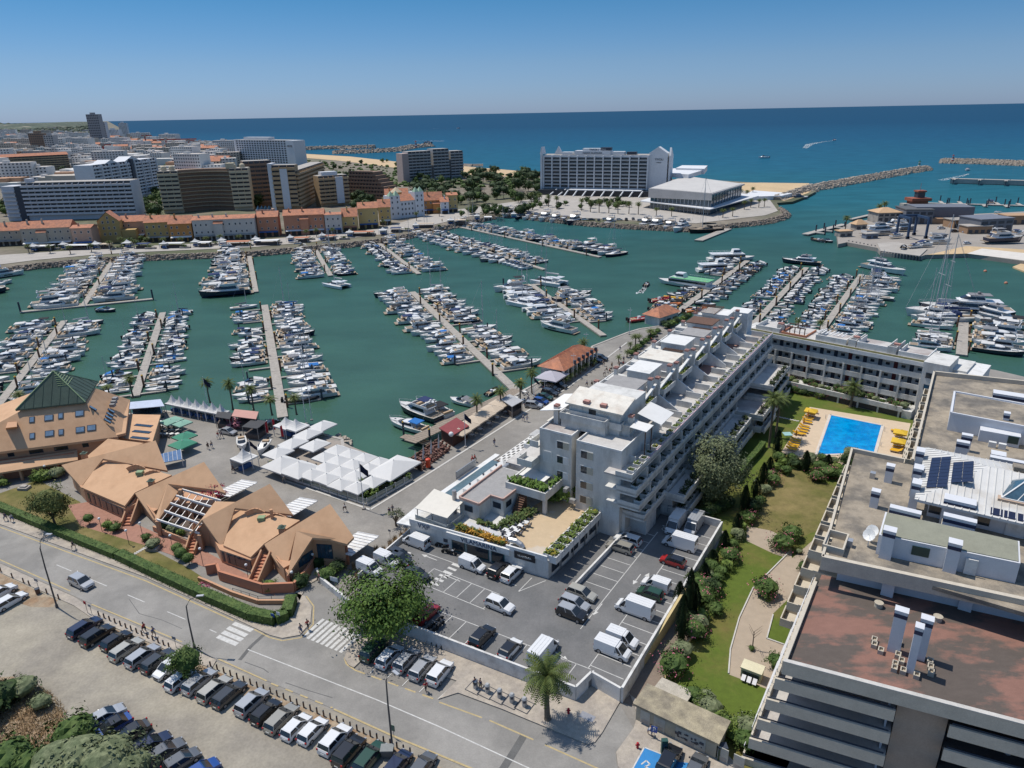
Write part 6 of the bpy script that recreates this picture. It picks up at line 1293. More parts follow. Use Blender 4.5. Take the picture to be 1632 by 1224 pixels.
yard('small tan-roofed kiosk on the pier',1364,1381,366,3,5,GC_,MATS['sandy_tiles'],'kiosk',pitched=True,openings=2);yard('grey kiosk with a tan roof at the fuel pier',1338,1358,378,3,5,GC_,MATS['sandy_tiles'],'kiosk',openings=2)
yard('blue-grey container beside the laid-up yachts',1380,1399,381,2.6,4,mat('container_blue',(.16,.19,.24),.6),QC,'container',openings=2);yard('grey container at the boat hard',1494,1508,384,3,4,GY_,GY_,'container',openings=1)
yard('small tiled kiosk at the end of the promenade',1050,1080,521,3.4,6,W1,RT_,'kiosk',ybr=511,pitched=True,openings=3)
BLG=mat('gantry_blue',(.03,.06,.12),.5)
g0=XY(1446,381);tl=thg('boat_hoist','tall blue travelling boat hoist standing on the quay','hoist',g0)
for dx in(0,10):
 for dy in(0,12):part(tl,'leg',BLG,lambda b:b.box(g0.x+dx-.5,g0.x+dx+.5,g0.y+dy-.5,g0.y+dy+.5,2.6,13));part(tl,'wheel',DF,lambda b:b.box(g0.x+dx-.9,g0.x+dx+.9,g0.y+dy-.5,g0.y+dy+.5,2,3.4))
 part(tl,'side_beam',BLG,lambda b:b.box(g0.x+dx-.4,g0.x+dx+.4,g0.y,g0.y+12,12.4,13.6))
part(tl,'cross_beam',BLG,lambda b:b.box(g0.x,g0.x+10,g0.y+11.6,g0.y+12.4,12.5,13.7))
p=XY(1462,332);rt_=thg('harbour_control_tower','red-brown harbour control tower with a wider top deck','tower',p)
RB=mat('rust_red_cladding',(.3,.09,.05),.7);part(rt_,'base',RB,lambda b:b.box(p.x-4,p.x+7,p.y,p.y+8,2,7));part(rt_,'deck',RB,lambda b:b.box(p.x-5.5,p.x+8.5,p.y-1.5,p.y+9,7,9));part(rt_,'cabin',ANTH,lambda b:b.box(p.x,p.x+5,p.y+2,p.y+7,9,13));part(rt_,'cap',RB,lambda b:b.box(p.x-.6,p.x+5.6,p.y+1.4,p.y+7.6,13,14));part(rt_,'mast',STL,lambda b:b.cyl((p.x+2,p.y+4),.25,14,19,6));part(rt_,'side_wing',GC_,lambda b:b.box(p.x-9,p.x-4,p.y+2,p.y+8,2,5))
st=thg('loading_jetty','dark piled loading jetty in front of the boat hoist','jetty',XY(1440,400));Q=[W(1398,388,2.4),W(1404,400,2.4),W(1466,408,2.4),W(1478,397,2.4),W(1430,386,2.4)]
part(st,'deck',QC,lambda b:b.pz([(q.x,q.y)for q in Q],1.9,2.5))
for k in rg_(14):part(st,'pile',DF,lambda b:(lambda q:b.cyl((q.x,q.y-.4),.45,-1,2.3,6))(Q[1].lerp(Q[2],k/13)))
def pier(label,a,c,wd,z,m,name='pier',fingers=(),th=.6):
 A_,B_=W(*a,0),W(*c,0);r_=thg(name,label,'pier',A_);part(r_,'deck',m,lambda b:b.bm_q((A_.x,A_.y,z-th/2),(B_.x,B_.y,z-th/2),wd,th))
 d=(B_-A_).normalized();nr=Vc((-d.y,d.x,0))
 for t,s_,ln in fingers:
  q=A_.lerp(B_,t);part(r_,'finger',m,lambda b:b.bm_q((*(q).xy,z-.3),(*(q+nr*s_*ln).xy,z-.3),2.4,.5));part(r_,'pile',DF,lambda b:(lambda e:b.cyl((e.x,e.y),.45,-1,5,6))(q+nr*s_*ln));part(r_,'pile',DF,lambda b:(lambda e:b.cyl((e.x,e.y),.45,-1,5,6))(q+d*3))
 return r_
pier('long concrete wave wall pier with lamp posts in the fishing harbour',(1514,292),(1740,299),7,4.6,QC,fingers=[(.03,-1,14),(.22,-1,14),(.41,-1,14),(.6,-1,14)],th=4)
pier('floating pontoon with dark piles beyond the boatyard',(1472,325),(1740,332),4,.9,QC,'floating_pier',[(.12,1,16),(.13,-1,12),(.24,1,16),(.26,-1,12),(.37,-1,12),(.47,1,16),(.5,-1,12),(.6,1,14)])
pier('fuel pier in front of the kiosks',(1283,376),(1345,360),4,1.2,QC,fingers=[(.2,-1,7),(.4,-1,7),(.7,-1,7)]);pier('short pier behind the small kiosk',(1355,352),(1385,345),3,1.2,QC)
pier('short grey pontoon by the old sailing ship',(1113,385),(1160,366),5,.8,DECKW)
# boats
BW=mat('gelcoat_white',(.66,.66,.65),.3,.05,.5,spec=.5);BWD=mat('deck_white',(.56,.55,.52),.6,.08,.8);BNV=mat('gelcoat_navy',(.015,.022,.05),.25,.1,.5,spec=.6);BGY=mat('gelcoat_grey',(.16,.17,.19),.3,.1,.5)
BGL=gls('boat_tinted_glass',(.015,.02,.028),.06);TEAK=mat('teak_deck',(.27,.215,.155),.7,.15,1.5);CVN=mat('navy_canvas',(.02,.035,.1),.9,.1,1);CVB=mat('bright_blue_canvas',(.02,.14,.4),.9,.1,1);CVG=mat('grey_canvas',(.2,.2,.21),.9,.1,1);CVW=mat('white_canvas',(.55,.54,.52),.9,.1,1);CVK=mat('black_canvas',(.02,.02,.022),.9,.1,1);CVT=mat('tan_upholstery',(.45,.32,.2),.8,.1,1)
MAST=mat('mast_alloy',(.42,.42,.43),.4,.05);REDH=mat('red_hull',(.35,.03,.03),.35);ORH=mat('orange_hull',(.55,.16,.03),.4);GRH=mat('ferry_green',(.16,.42,.2),.5);YEH=mat('yellow_canvas',(.6,.36,.05),.8)
def hull(b,L,B,fb,bowr=.35,stern=.85,n=7,draft=.4):
 st=[]
 for i in rg_(n):
  t=i/(n-1);x=-L/2+L*t;w_=B/2*(stern+(1-stern)*min(1,t*3))if t<.45 else B/2*sqrt(max(.0,1-((t-.45)/.55)**2.3));z=fb*(1+bowr*t*t)
  w_=max(w_,.03);st.append([(x+.0,-w_,z),(x-L*.012*t*3,-w_*.82,z*.25),(x-L*.03*t*2,0,-draft),(x-L*.012*t*3,w_*.82,z*.25),(x,w_,z)])
 vs=[p for r in st for p in r];fs=[]
 for i in rg_(n-1):
  for k in rg_(4):fs.append((i*5+k,i*5+k+1,i*5+5+k+1,i*5+5+k)[::-1])
 fs.append((0,1,2,3,4));b.add(vs,fs);return st
def deck(b,st,drop=.06):
 n=len(st);vs=[(r[0][0],r[0][1]*.97,r[0][2]-drop)for r in st]+[(r[4][0],r[4][1]*.97,r[4][2]-drop)for r in st]
 b.add(vs,[(i,i+1,n+i+1,n+i)for i in rg_(n-1)])
def cbn(b,x0,x1,w0,z0,h,rf=.35,rb=.1,wt=.8,nose=.55):
 """tapered cabin: x0 aft, x1 forward, raked front and a narrower nose"""
 L=x1-x0;a=[(x0,-w0/2),(x0+L*.7,-w0/2),(x1,-w0/2*nose),(x1,w0/2*nose),(x0+L*.7,w0/2),(x0,w0/2)]
 t=[(x0+L*rb,-w0/2*wt),(x0+L*(.7-rf*.6),-w0/2*wt),(x1-L*rf,-w0/2*nose*wt),(x1-L*rf,w0/2*nose*wt),(x0+L*(.7-rf*.6),w0/2*wt),(x0+L*rb,w0/2*wt)]
 b.add([(p[0],p[1],z0)for p in a]+[(p[0],p[1],z0+h)for p in t],[tuple(rg_(6,12))]+[(i,(i+1)%6,6+(i+1)%6,6+i)for i in rg_(6)])
def cbd(b,x0,x1,w0,z0,h,f0,f1,rf=.35,rb=.1,wt=.8,nose=.55,gap=0):
 L=x1-x0;lo,hi=[],[]
 a=[(x0,-w0/2),(x0+L*.7,-w0/2),(x1,-w0/2*nose),(x1,w0/2*nose),(x0+L*.7,w0/2),(x0,w0/2)]
 t=[(x0+L*rb,-w0/2*wt),(x0+L*(.7-rf*.6),-w0/2*wt),(x1-L*rf,-w0/2*nose*wt),(x1-L*rf,w0/2*nose*wt),(x0+L*(.7-rf*.6),w0/2*wt),(x0+L*rb,w0/2*wt)]
 for f,o in((f0,lo),(f1,hi)):
  for p,q in zip(a,t):
   x=p[0]+(q[0]-p[0])*f;y=p[1]+(q[1]-p[1])*f;o.append((x+(.03 if p[0]>x0 else-.0),y*1.03,z0+h*f))
 b.add(lo+hi,[(i,i+1,6+i+1,6+i)for i in rg_(5)])
BT={}
def bt(name,cat):
 r=bpy.data.objects.new(name,None);COL.objects.link(r);r['category']=cat;BT[name]=r;return r
def bp(root,name,m,fn,parent=None):
 b=MB();fn(b);o=b.build(name,m);o.parent=parent or root;return o
def rail(b,st,h=.5,i0=3):
 for s_ in(0,4):
  pts=[Vc(r[s_])*1.+Zv(h)for r in st[i0:]]
  for i in rg_(len(pts)-1):b.bm_q(pts[i],pts[i+1],.05,.05)
  for p in pts:b.bm_q(p-Zv(h),p,.04,.04,(1,0,0))
r=bt('motor_yacht','yacht');hb=MB();st=hull(hb,12,3.8,1.25);o=hb.build('hull',BW,None);o.parent=r
bp(r,'deck',BWD,lambda b:deck(b,st));bp(r,'superstructure',BW,lambda b:cbn(b,-2.8,3.6,2.9,1.25,1.,.45));bp(r,'windows',BGL,lambda b:cbd(b,-2.6,3.6,2.9,1.25,1.,.35,.85,.45))
bp(r,'cockpit',TEAK,lambda b:b.box(-5.6,-2.9,-1.35,1.35,1.2,1.26));bp(r,'seat',CVT,lambda b:(b.box(-5.7,-5.2,-1.3,1.3,1.26,1.7),b.box(-4.4,-3.2,.5,1.3,1.26,1.7)));bp(r,'canopy',CVN,lambda b:(b.hexa([(-4.2,-1.4,2.55),(-1.2,-1.3,2.6),(-1.2,1.3,2.6),(-4.2,1.4,2.55),(-4.1,-1.3,2.68),(-1.2,-1.2,2.75),(-1.2,1.2,2.75),(-4.1,1.3,2.68)]),b.bm_q((-4,-1.35,1.3),(-3.9,-1.3,2.6),.06,.06),b.bm_q((-4,1.35,1.3),(-3.9,1.3,2.6),.06,.06)))
bp(r,'swim_platform',TEAK,lambda b:b.box(-6.9,-6.,-1.5,1.5,.3,.42));bp(r,'bow_rail',ALU,lambda b:rail(b,st));bp(r,'sunpad',CVW,lambda b:b.box(2.8,4.4,-.7,.7,1.5,1.68));bp(r,'hatch',BGL,lambda b:b.box(3.9,4.3,-.2,.2,1.69,1.73))
r=bt('flybridge_yacht','yacht');hb=MB();st=hull(hb,15,4.6,1.7);o=hb.build('hull',BW,None);o.parent=r
bp(r,'deck',BWD,lambda b:deck(b,st));bp(r,'superstructure',BW,lambda b:cbn(b,-4.4,4.4,3.7,1.7,1.7,.38));bp(r,'windows',BGL,lambda b:cbd(b,-4.2,4.4,3.7,1.7,1.7,.35,.82,.38));[bp(r,'hull_window',BGL,lambda b:b.box(-1,2.4,s_*2.235-.035,s_*2.235+.035,.95,1.3))for s_ in(-1,1)]
bp(r,'flybridge',BW,lambda b:(b.box(-5.2,1.2,-1.8,1.8,3.4,3.5),b.box(-5.,1.,-1.8,-1.7,3.5,4.),b.box(-5.,1.,1.7,1.8,3.5,4.),b.hexa([(1,-1.6,3.5),(1.5,-1.3,3.5),(1.5,1.3,3.5),(1,1.6,3.5),(.5,-1.5,4.2),(.7,-1.3,4.2),(.7,1.3,4.2),(.5,1.5,4.2)])))
bp(r,'seat',CVT,lambda b:(b.box(-4.6,-3.4,-1.5,1.5,3.5,3.95),b.box(-1.2,-.4,-1.2,1.2,3.5,4.)));bp(r,'radar_arch',BW,lambda b:(b.bm_q((-4.2,-1.7,3.5),(-4.8,-1.4,5.2),.3,.15),b.bm_q((-4.2,1.7,3.5),(-4.8,1.4,5.2),.3,.15),b.bm_q((-4.8,-1.4,5.2),(-4.8,1.4,5.2),.4,.15),b.ball((-4.8,0,5.5),.35,.35,.25,8,4)))
bp(r,'canopy',CVG,lambda b:b.box(-4.2,-1.,-1.5,1.5,5.2,5.3));bp(r,'swim_platform',TEAK,lambda b:b.box(-8.6,-7.5,-1.9,1.9,.35,.5));bp(r,'bow_rail',ALU,lambda b:rail(b,st,.6));bp(r,'cockpit',TEAK,lambda b:b.box(-7.2,-4.5,-1.8,1.8,1.62,1.7));bp(r,'sunpad',CVW,lambda b:b.box(3.9,5.6,-.9,.9,2.1,2.3))
r=bt('large_yacht','yacht');hb=MB();st=hull(hb,26,6.4,2.6,.3,n=9);o=hb.build('hull',BW,None);o.parent=r
bp(r,'deck',BWD,lambda b:deck(b,st));bp(r,'superstructure',BW,lambda b:cbn(b,-8.5,7.5,5.4,2.6,2.2,.35));bp(r,'windows',BGL,lambda b:cbd(b,-8,7.5,5.4,2.6,2.2,.3,.75,.35));bp(r,'upper_deck',BW,lambda b:(b.box(-9.5,2.4,-2.6,2.6,4.8,4.95),cbn(b,-5,2.6,4.,4.95,1.7,.4)));bp(r,'upper_windows',BGL,lambda b:cbd(b,-4.8,2.6,4.,4.95,1.7,.3,.8,.4))
bp(r,'hard_top',CVG,lambda b:(b.box(-6.5,-.4,-1.9,1.9,6.65,6.8),b.ball((-3,0,7.3),.5,.5,.4,8,5),b.bm_q((-3.6,-1,6.8),(-3.6,1,7.6),.2,.2)));[bp(r,'hull_window',BGL,lambda b:b.box(-4,3,s_*3.15-.05,s_*3.15+.05,1.2,1.8))for s_ in(-1,1)];bp(r,'aft_deck',TEAK,lambda b:b.box(-12.6,-8.6,-2.6,2.6,2.55,2.62));bp(r,'swim_platform',TEAK,lambda b:b.box(-14.6,-13,-2.6,2.6,.4,.6));bp(r,'bow_rail',ALU,lambda b:rail(b,st,.8,4))
r=bt('small_motorboat','boat');hb=MB();st=hull(hb,7,2.5,.85,n=6);o=hb.build('hull',BW,None);o.parent=r
bp(r,'deck',BWD,lambda b:deck(b,st));bp(r,'cuddy',BW,lambda b:cbn(b,-.6,2.4,1.8,.85,.55,.5));bp(r,'windscreen',BGL,lambda b:cbd(b,-.6,1.9,1.85,1.15,.7,.3,.95,.6));bp(r,'canopy',CVN,lambda b:b.hexa([(-2.8,-1.05,1.25),(-.6,-1.,1.9),(-.6,1.,1.9),(-2.8,1.05,1.25),(-2.8,-.95,1.4),(-.6,-.9,2.),(-.6,.9,2.),(-2.8,.95,1.4)]));bp(r,'outboard_engine',CVK,lambda b:(b.box(-4.,-3.5,-.25,.25,.5,1.3),b.box(-3.9,-3.7,-.1,.1,-.3,.5)))
bp(r,'seat',CVW,lambda b:b.box(-3.3,-2.8,-.9,.9,.8,1.15))
r=bt('sailing_yacht','sailing boat');hb=MB();st=hull(hb,12,3.6,1.05,.3,.7,draft=.6);o=hb.build('hull',BW,None);o.parent=r
bp(r,'deck',BWD,lambda b:deck(b,st));bp(r,'coachroof',BW,lambda b:cbn(b,-1.6,3.4,2.2,1.05,.55,.35));bp(r,'windows',BGL,lambda b:cbd(b,-1.4,3.2,2.2,1.05,.55,.3,.75,.35));bp(r,'mast',MAST,lambda b:(b.cyl((1.2,0),.1,1.3,16.5,6,.07),b.bm_q((1.2,-1.,7),(1.2,1.,7),.06,.06),b.bm_q((1.2,-.8,11.5),(1.2,.8,11.5),.06,.06)))
bm=bp(r,'boom',MAST,lambda b:b.bm_q((1.2,0,2.4),(-3.9,0,2.35),.14,.16));bp(r,'sail_cover',CVN,lambda b:b.hexa([(-3.6,-.16,2.42),(1.,-.22,2.45),(1.,.22,2.45),(-3.6,.16,2.42),(-3.6,-.06,2.62),(1.,-.08,2.95),(1.,.08,2.95),(-3.6,.06,2.62)]),bm)
bp(r,'rigging',MAST,lambda b:(b.bm_q((1.2,0,16.3),(5.9,0,1.5),.03,.03),b.bm_q((1.2,0,16.3),(-5.9,0,1.2),.03,.03),b.bm_q((1.2,0,14),(1.,-1.7,1.2),.04,.04),b.bm_q((1.2,0,14),(1.,1.7,1.2),.04,.04)));bp(r,'cockpit',TEAK,lambda b:b.box(-4.8,-1.8,-.8,.8,1.,1.06));bp(r,'sprayhood',CVN,lambda b:b.hexa([(-1.9,-1,1.1),(-.8,-1,1.5),(-.8,1,1.5),(-1.9,1,1.1),(-2.,-.9,1.9),(-1.,-.8,2.),(-1.,.8,2.),(-2.,.9,1.9)]))
r=bt('catamaran','catamaran')
for s_ in(-1,1):
 hb=MB();st=hull(hb,14,1.6,1.5,.15,.8);hb.v=[(x,y+s_*2.9,z)for x,y,z in hb.v];hb.mi=0;st2=[[(q[0],q[1]+s_*2.9,q[2])for q in r2]for r2 in st];n_=len(st2);hb.add([q[0]for q in st2]+[q[4]for q in st2],[(i,i+1,n_+i+1,n_+i)for i in rg_(n_-1)]);o=hb.build('hull',BW,None);o.parent=r
bp(r,'bridge_deck',BWD,lambda b:b.box(-6.2,3.,-2.9,2.9,1.2,1.55));bp(r,'superstructure',BW,lambda b:cbn(b,-3.6,3.,4.8,1.55,1.3,.3));bp(r,'windows',BGL,lambda b:cbd(b,-3.4,3.,4.8,1.55,1.3,.3,.8,.3));bp(r,'net',CVK,lambda b:b.box(3.,6.,-2.2,2.2,1.3,1.34));bp(r,'mast',MAST,lambda b:(b.cyl((1.,0),.14,2.8,20,6,.09),b.bm_q((1,-1.2,9),(1,1.2,9),.07,.07),b.bm_q((1.,0,19.6),(6.2,0,1.6),.05,.05)));bm=bp(r,'boom',MAST,lambda b:b.bm_q((1,0,4.2),(-5,0,4.3),.16,.2));bp(r,'sail_cover',CVW,lambda b:b.bm_q((.8,0,4.5),(-4.8,0,4.5),.4,.35),bm);bp(r,'hard_top',BW,lambda b:b.box(-6.2,-3.4,-2.2,2.2,3.2,3.3))
r=bt('inflatable_boat','speedboat');bp(r,'tube',CVK,lambda b:(b.tube([(-3.8,-1.1,.6),(1.4,-1.15,.65),(3.4,-.5,.8),(4.,0,.85),(3.4,.5,.8),(1.4,1.15,.65),(-3.8,1.1,.6)],.32,7)));bp(r,'floor',BWD,lambda b:b.box(-3.8,2.6,-1,1,.2,.5));bp(r,'hull',BW,lambda b:hull(b,7.8,2.,.5,.4,draft=.3));bp(r,'console',BW,lambda b:b.box(-.8,.1,-.4,.4,.5,1.4));bp(r,'seat',CVT,lambda b:[b.box(-3+.9*k,-2.5+.9*k,-.8,.8,.5,.9)for k in rg_(2)]);bp(r,'outboard_engine',CVK,lambda b:(b.box(-4.5,-4.,-.7,-.2,.5,1.4),b.box(-4.5,-4.,.2,.7,.5,1.4)))
for r in BT.values():freeze(r)
BLEN=dict(motor_yacht=12,flybridge_yacht=15,large_yacht=26,small_motorboat=7,sailing_yacht=12,catamaran=14,inflatable_boat=8)
BBEAM=dict(motor_yacht=3.8,flybridge_yacht=4.6,large_yacht=6.4,small_motorboat=2.5,sailing_yacht=3.6,catamaran=7.4,inflatable_boat=2.6)
ORD=['first','second','third','fourth','fifth','sixth','seventh','eighth','ninth','tenth','eleventh','twelfth','thirteenth','fourteenth','fifteenth','sixteenth','seventeenth','eighteenth','nineteenth','twentieth','twenty-first','twenty-second','twenty-third','twenty-fourth','twenty-fifth','twenty-sixth','twenty-seventh','twenty-eighth','twenty-ninth','thirtieth']
rb_=RR(21);NB_=[0]
KN=dict(motor_yacht='sports cruiser',flybridge_yacht='flybridge yacht',large_yacht='large motor yacht',small_motorboat='small motorboat',sailing_yacht='sailing yacht',catamaran='sailing catamaran',inflatable_boat='inflatable boat')
def put_boat(kind,p,ang,L,label,group=None,hullm=None,canv=None,extra=None):
 NB_[0]+=1;s_=L/BLEN[kind];mats=dict(extra or{})
 if hullm:mats['hull']=hullm
 if canv:mats['canopy']=canv;mats['sail_cover']=canv;mats['sprayhood']=canv;mats['hard_top']=canv if kind=='large_yacht'else None
 return dup(BT[kind],(p.x,p.y,0),ang,label,scale=s_,mats=mats,group=group)
CANV=[(CVN,'navy'),(CVG,'grey'),(CVW,'white'),(CVK,'black'),(CVW,'cream'),(CVW,'white'),(CVG,'grey'),(CVN,'navy'),(BWD,'pale'),(CVW,'white'),(CVW,'cream'),(CVB,'bright blue')]
def pon(label,short,shore,outer,sides,wd=2.3,head=None,piles=5):
 A_,B_=W(*shore,0),W(*outer,0);d=(B_-A_);T=d.length;d.normalize();nr=Vc((-d.y,d.x,0));r_=thg('pontoon',label,'pontoon',A_)
 nseg=max(2,int(T/12))
 for k in rg_(nseg):
  p,q=A_+d*(T*k/nseg+.06),A_+d*(T*(k+1)/nseg-.06);part(r_,'deck_section',DECKW,lambda b:b.bm_q((p.x,p.y,.35),(q.x,q.y,.35),wd,.5))
 for k in rg_(piles):
  q=A_+d*(T*(k+.5)/piles)+nr*(wd/2+.3)*(1 if k%2 else-1);o=part(r_,'pile',BW_,lambda b:b.cyl((q.x,q.y),.3,-1,3.6,7));part(o,'pile_cap',YEH,lambda b:b.cyl((q.x,q.y),.34,3.6,3.9,7,.1))
 if head:
  h0,h1=B_+nr*head[0],B_-nr*head[1];part(r_,'head_pontoon',DECKW,lambda b:b.bm_q((h0.x,h0.y,.36),(h1.x,h1.y,.36),wd,.5))
  for q in(h0,h1):part(r_,'pile',DF,lambda b:b.cyl((q.x,q.y),.35,-1,4.5,7))
 for(sn,t0,t1,L0,L1,kinds,fing,skip)in sides:
  s_=1 if sn=='left'else-1;pos=T*t0;i=0;lastf=None
  while pos<T*t1:
   t=(pos/T-t0)/max(.01,(t1-t0));k=kinds[rb_.randrange(len(kinds))];L=(L0+(L1-L0)*t)*rb_.uniform(.92,1.22);L=min(L,30)
   if k=='small_motorboat':L=min(L,8.2)
   if k=='inflatable_boat':L=min(L,8)
   bm_=BBEAM[k]*L/BLEN[k];c=A_+d*(pos+bm_/2)
   if fing and i%2==0:
    q=A_+d*(pos-.35);fl=L*.75;part(r_,'finger',DECKW,lambda b:b.bm_q((*(q+nr*s_*wd/2).xy,.3),(*(q+nr*s_*(wd/2+fl)).xy,.3),.9,.4))
    if i%4==0:part(r_,'pile',DF,lambda b:(lambda e:b.cyl((e.x,e.y),.25,-1,3.2,6))(q+nr*s_*(wd/2+fl+.3)))
   if rb_.random()>skip:
    out=rb_.random()<.62;ang=atan2(nr.y*s_,nr.x*s_)+(0 if out else pi)+rb_.uniform(-.04,.04)
    p=c+nr*s_*(wd/2+.9+L/2+rb_.uniform(0,.5));cm_,cn=rb_.choice(CANV);hm=BNV if rb_.random()<.1 else BGY if rb_.random()<.05 else None
    hn='navy'if hm is BNV else'grey'if hm is BGY else'white'
    desc_=f'{hn} {KN[k]}'+(f' with {cn} cover'if k!='large_yacht'else'')
    put_boat(k,p,ang,L,f'{desc_}, {ORD[min(i, 29)]} berth, {sn} of the {short}',None,hm,cm_)
   pos+=bm_+(1.9 if fing and i%2 else.75)+rb_.uniform(0,.5);i+=1
 return r_
MY,FY,SM,SY,LY,CT,RI='motor_yacht','flybridge_yacht','small_motorboat','sailing_yacht','large_yacht','catamaran','inflatable_boat'
MIX=[MY,MY,FY,SM,SY];MOT=[MY,MY,FY];SMA=[SM,SM,MY,SY,SM]
pon('pontoon running out from the lower left picture edge','lower left pontoon',(-40,697),(103,513),[('left',.12,.98,9,12,MIX,1,.05),('right',.15,.97,9,12,[MY,MY,FY,SY],1,.12)],piles=8)
pon('pontoon behind the green pyramid roof, crowded with small boats','pyramid roof pontoon',(216,634),(260,500),[('left',.02,1,8,7,SMA,1,.06),('right',.02,1,9,7,SMA,1,.06)],piles=6)
pon('far pontoon with a crosswise head, below the yellow gabled house','yellow gable pontoon',(188,404),(133,489),[('right',.12,.97,12,16,[MY,FY,FY,MY],0,.02),('left',.12,.97,12,15,[FY,MY,FY],0,.02)],head=(26,22))
pon('short pontoon cut by the left picture edge','edge pontoon',(-90,432),(-66,482),[('left',.1,.95,13,15,[FY],0,0)])
pon('far pontoon with boats on its left only, below the arched white house','arched house pontoon',(394,390),(408,467),[('right',.12,1.,13,18,[MY,FY,FY],0,.02)],piles=7)
pon('middle pontoon leading out from the palm-lined square','palm square pontoon',(451,668),(422,488),[('left',.12,1,9,9,[MY,SY,SM,MY],1,.22),('right',.08,.98,11,10,[MY,MY,FY,MY,SY],1,.03)],piles=8,wd=2.6)
pon('far pontoon below the broad salmon house','salmon house pontoon',(493,382),(527,441),[('right',.12,.98,10,11,[MY,FY,SM],0,.02),('left',.1,1.,9,10,[SY,MY,SM,MY],0,.02)])
pon('far pontoon below the pair of yellow gabled houses','yellow houses pontoon',(584,374),(668,438),[('right',.3,.98,9,11,[MY,SM],1,.12),('left',.1,.98,10,12,[MY,SY,FY],1,.02)])
pon('long pontoon with big boats in front of the restaurants','long central pontoon',(838,640),(657,467),[('left',.27,1,10,13,[MY,FY,MY],1,.03),('right',.18,1,11,11,[MY,FY,MY,SY],1,.04)],piles=9,wd=2.6)
pon('long outer pontoon packed with sport cruisers','crowded outer pontoon',(652,364),(868,431),[('right',.04,.95,10,12,[MY,MY,SM,FY],0,.01),('left',.04,.9,10,11,[MY,SM,MY,SY],0,.03)],piles=8)
pon('outermost pontoon with boats on its far side only','outermost pontoon',(697,355),(957,411),[('left',.06,1,11,14,[MY,FY,SY,FY],0,.03)],piles=9)
pon('pontoon beside the tiled quay pavilion with catamarans','tiled pavilion pontoon',(962,537),(848,456),[('left',.25,.95,12,15,[MY,CT,FY,CT],1,.05),('right',.22,.7,9,14,[MY,FY],1,.12)],head=(13,4))
pon('pontoon at the end of the promenade with trip boats','trip boat pontoon',(1062,512),(1191,417),[('left',.08,.5,9,9,[RI,MY,RI],1,.03),('right',.12,.97,7,9,[RI,SM,SM],1,.04),('left',.68,.97,9,11,[MY,SM],1,.03)],piles=8,wd=2.6)
pon('pontoon behind the apartment row, packed with small boats','small boat pontoon',(1196,524),(1285,428),[('left',.02,1,6,7,[SM,SM,MY],1,.04),('right',.02,1,6,7,[SM,SM,MY],1,.04)],piles=8)
pon('pontoon behind the gallery wing with large yachts at its end','gallery wing pontoon',(1305,535),(1373,439),[('left',.02,.9,6,7.5,[SM,MY,SM],1,.04),('right',.02,.95,9,14,[MY,FY,SY],0,.02)],piles=8)
pon('rightmost pontoon with the tall-masted yachts','rightmost pontoon',(1532,568),(1536,505),[('left',.02,.98,10,13,[SY,MY,FY],0,.05),('right',.02,.9,12,16,[FY,MY],0,.05)],wd=3)
def ba(kind,px,py,deg_px,L,label,**k):
 """deg_px: point towards which the bow lies, in the photograph"""
 p=W(px,py,0);q=W(*deg_px,0);d=q-p;return put_boat(kind,p,atan2(d.y,d.x),L,label,**k)
ba(LY,1276,421,(1240,418),18,'large navy and white motor yacht lying across the small boat pontoon head',hullm=BNV)
ba(LY,1408,433,(1446,441),22,'three-decked grey and white motor yacht beyond the gallery wing pontoon',canv=CVG)
ba(LY,1535,502,(1500,500),30,'very large navy-hulled yacht across the rightmost pontoon head',hullm=BNV)
ba(LY,1572,508,(1540,500),22,'white yacht with raked bow beside the very large navy-hulled yacht')
ba(SY,1500,503,(1480,503),26,'tallest twin-masted sailing yacht near the right edge',canv=CVW);ba(SY,1510,512,(1490,512),22,'second tall sailing yacht beside the tallest one',canv=CVN)
ba(FY,668,662,(640,652),14.5,'black and white flybridge yacht, middle of three moored bow-out at the deck',hullm=BNV,canv=CVN);ba(MY,651,683,(620,674),12,'white cruiser with royal blue cover at the timber deck, nearest the umbrellas',canv=CVB);ba(MY,690,656,(655,641),13.5,'white cruiser with black cover, upper one at the timber deck',canv=CVK);ba(SM,737,644,(720,640),8,'small boat with pale grey tent beyond the three deck yachts',canv=CVG)
ba(CT,536,457,(510,452),13,'white catamaran with rust-streaked side at the salmon house pontoon head');ba(CT,836,487,(810,482),15,'white catamaran moored low of the tiled pavilion pontoon',canv=CVW);ba(CT,874,453,(840,448),16,'large white sailing catamaran at the tiled pavilion pontoon head')
ba(FY,888,526,(860,520),15,'white flybridge yacht nearest the tiled quay pavilion');ba(FY,910,478,(950,472),16,'navy-hulled flybridge yacht beside the catamarans',hullm=BNV)
ba(SM,170,497,(190,497),8,'blue-covered boat just below the crosswise pontoon head',canv=CVB,hullm=BNV)
ba(RI,480,640,(520,636),9,'black inflatable with orange seats at the lowest finger');ba(RI,784,626,(800,615),6,'small black tender beside the long pontoon gangway')
ba(RI,1030,455,(1036,448),7,'speedboat under way in the basin trailing a short wake',hullm=BNV)
ba(MY,1541,272,(1535,275),14,'white motor boat coming in between the two breakwater lights');ba(SM,1217,252,(1200,252),16,'small white boat out at sea beyond the beach');ba(SM,730,205,(700,205),22,'white speck of a boat far out at sea');ba(SM,1330,224,(1350,222),14,'speedboat pulling a long curved wake at sea');ba(MY,1578,325,(1576,320),15,'white boat moored among the dark piles of the floating pier');ba(LY,1274,318,(1300,316),18,'grey workboat moored behind the casino point',hullm=BGY,extra={'superstructure':BGY,'upper_deck':BGY});ba(SM,683,229,(700,229),25,'boat leaving the distant harbour mole',hullm=BNV)
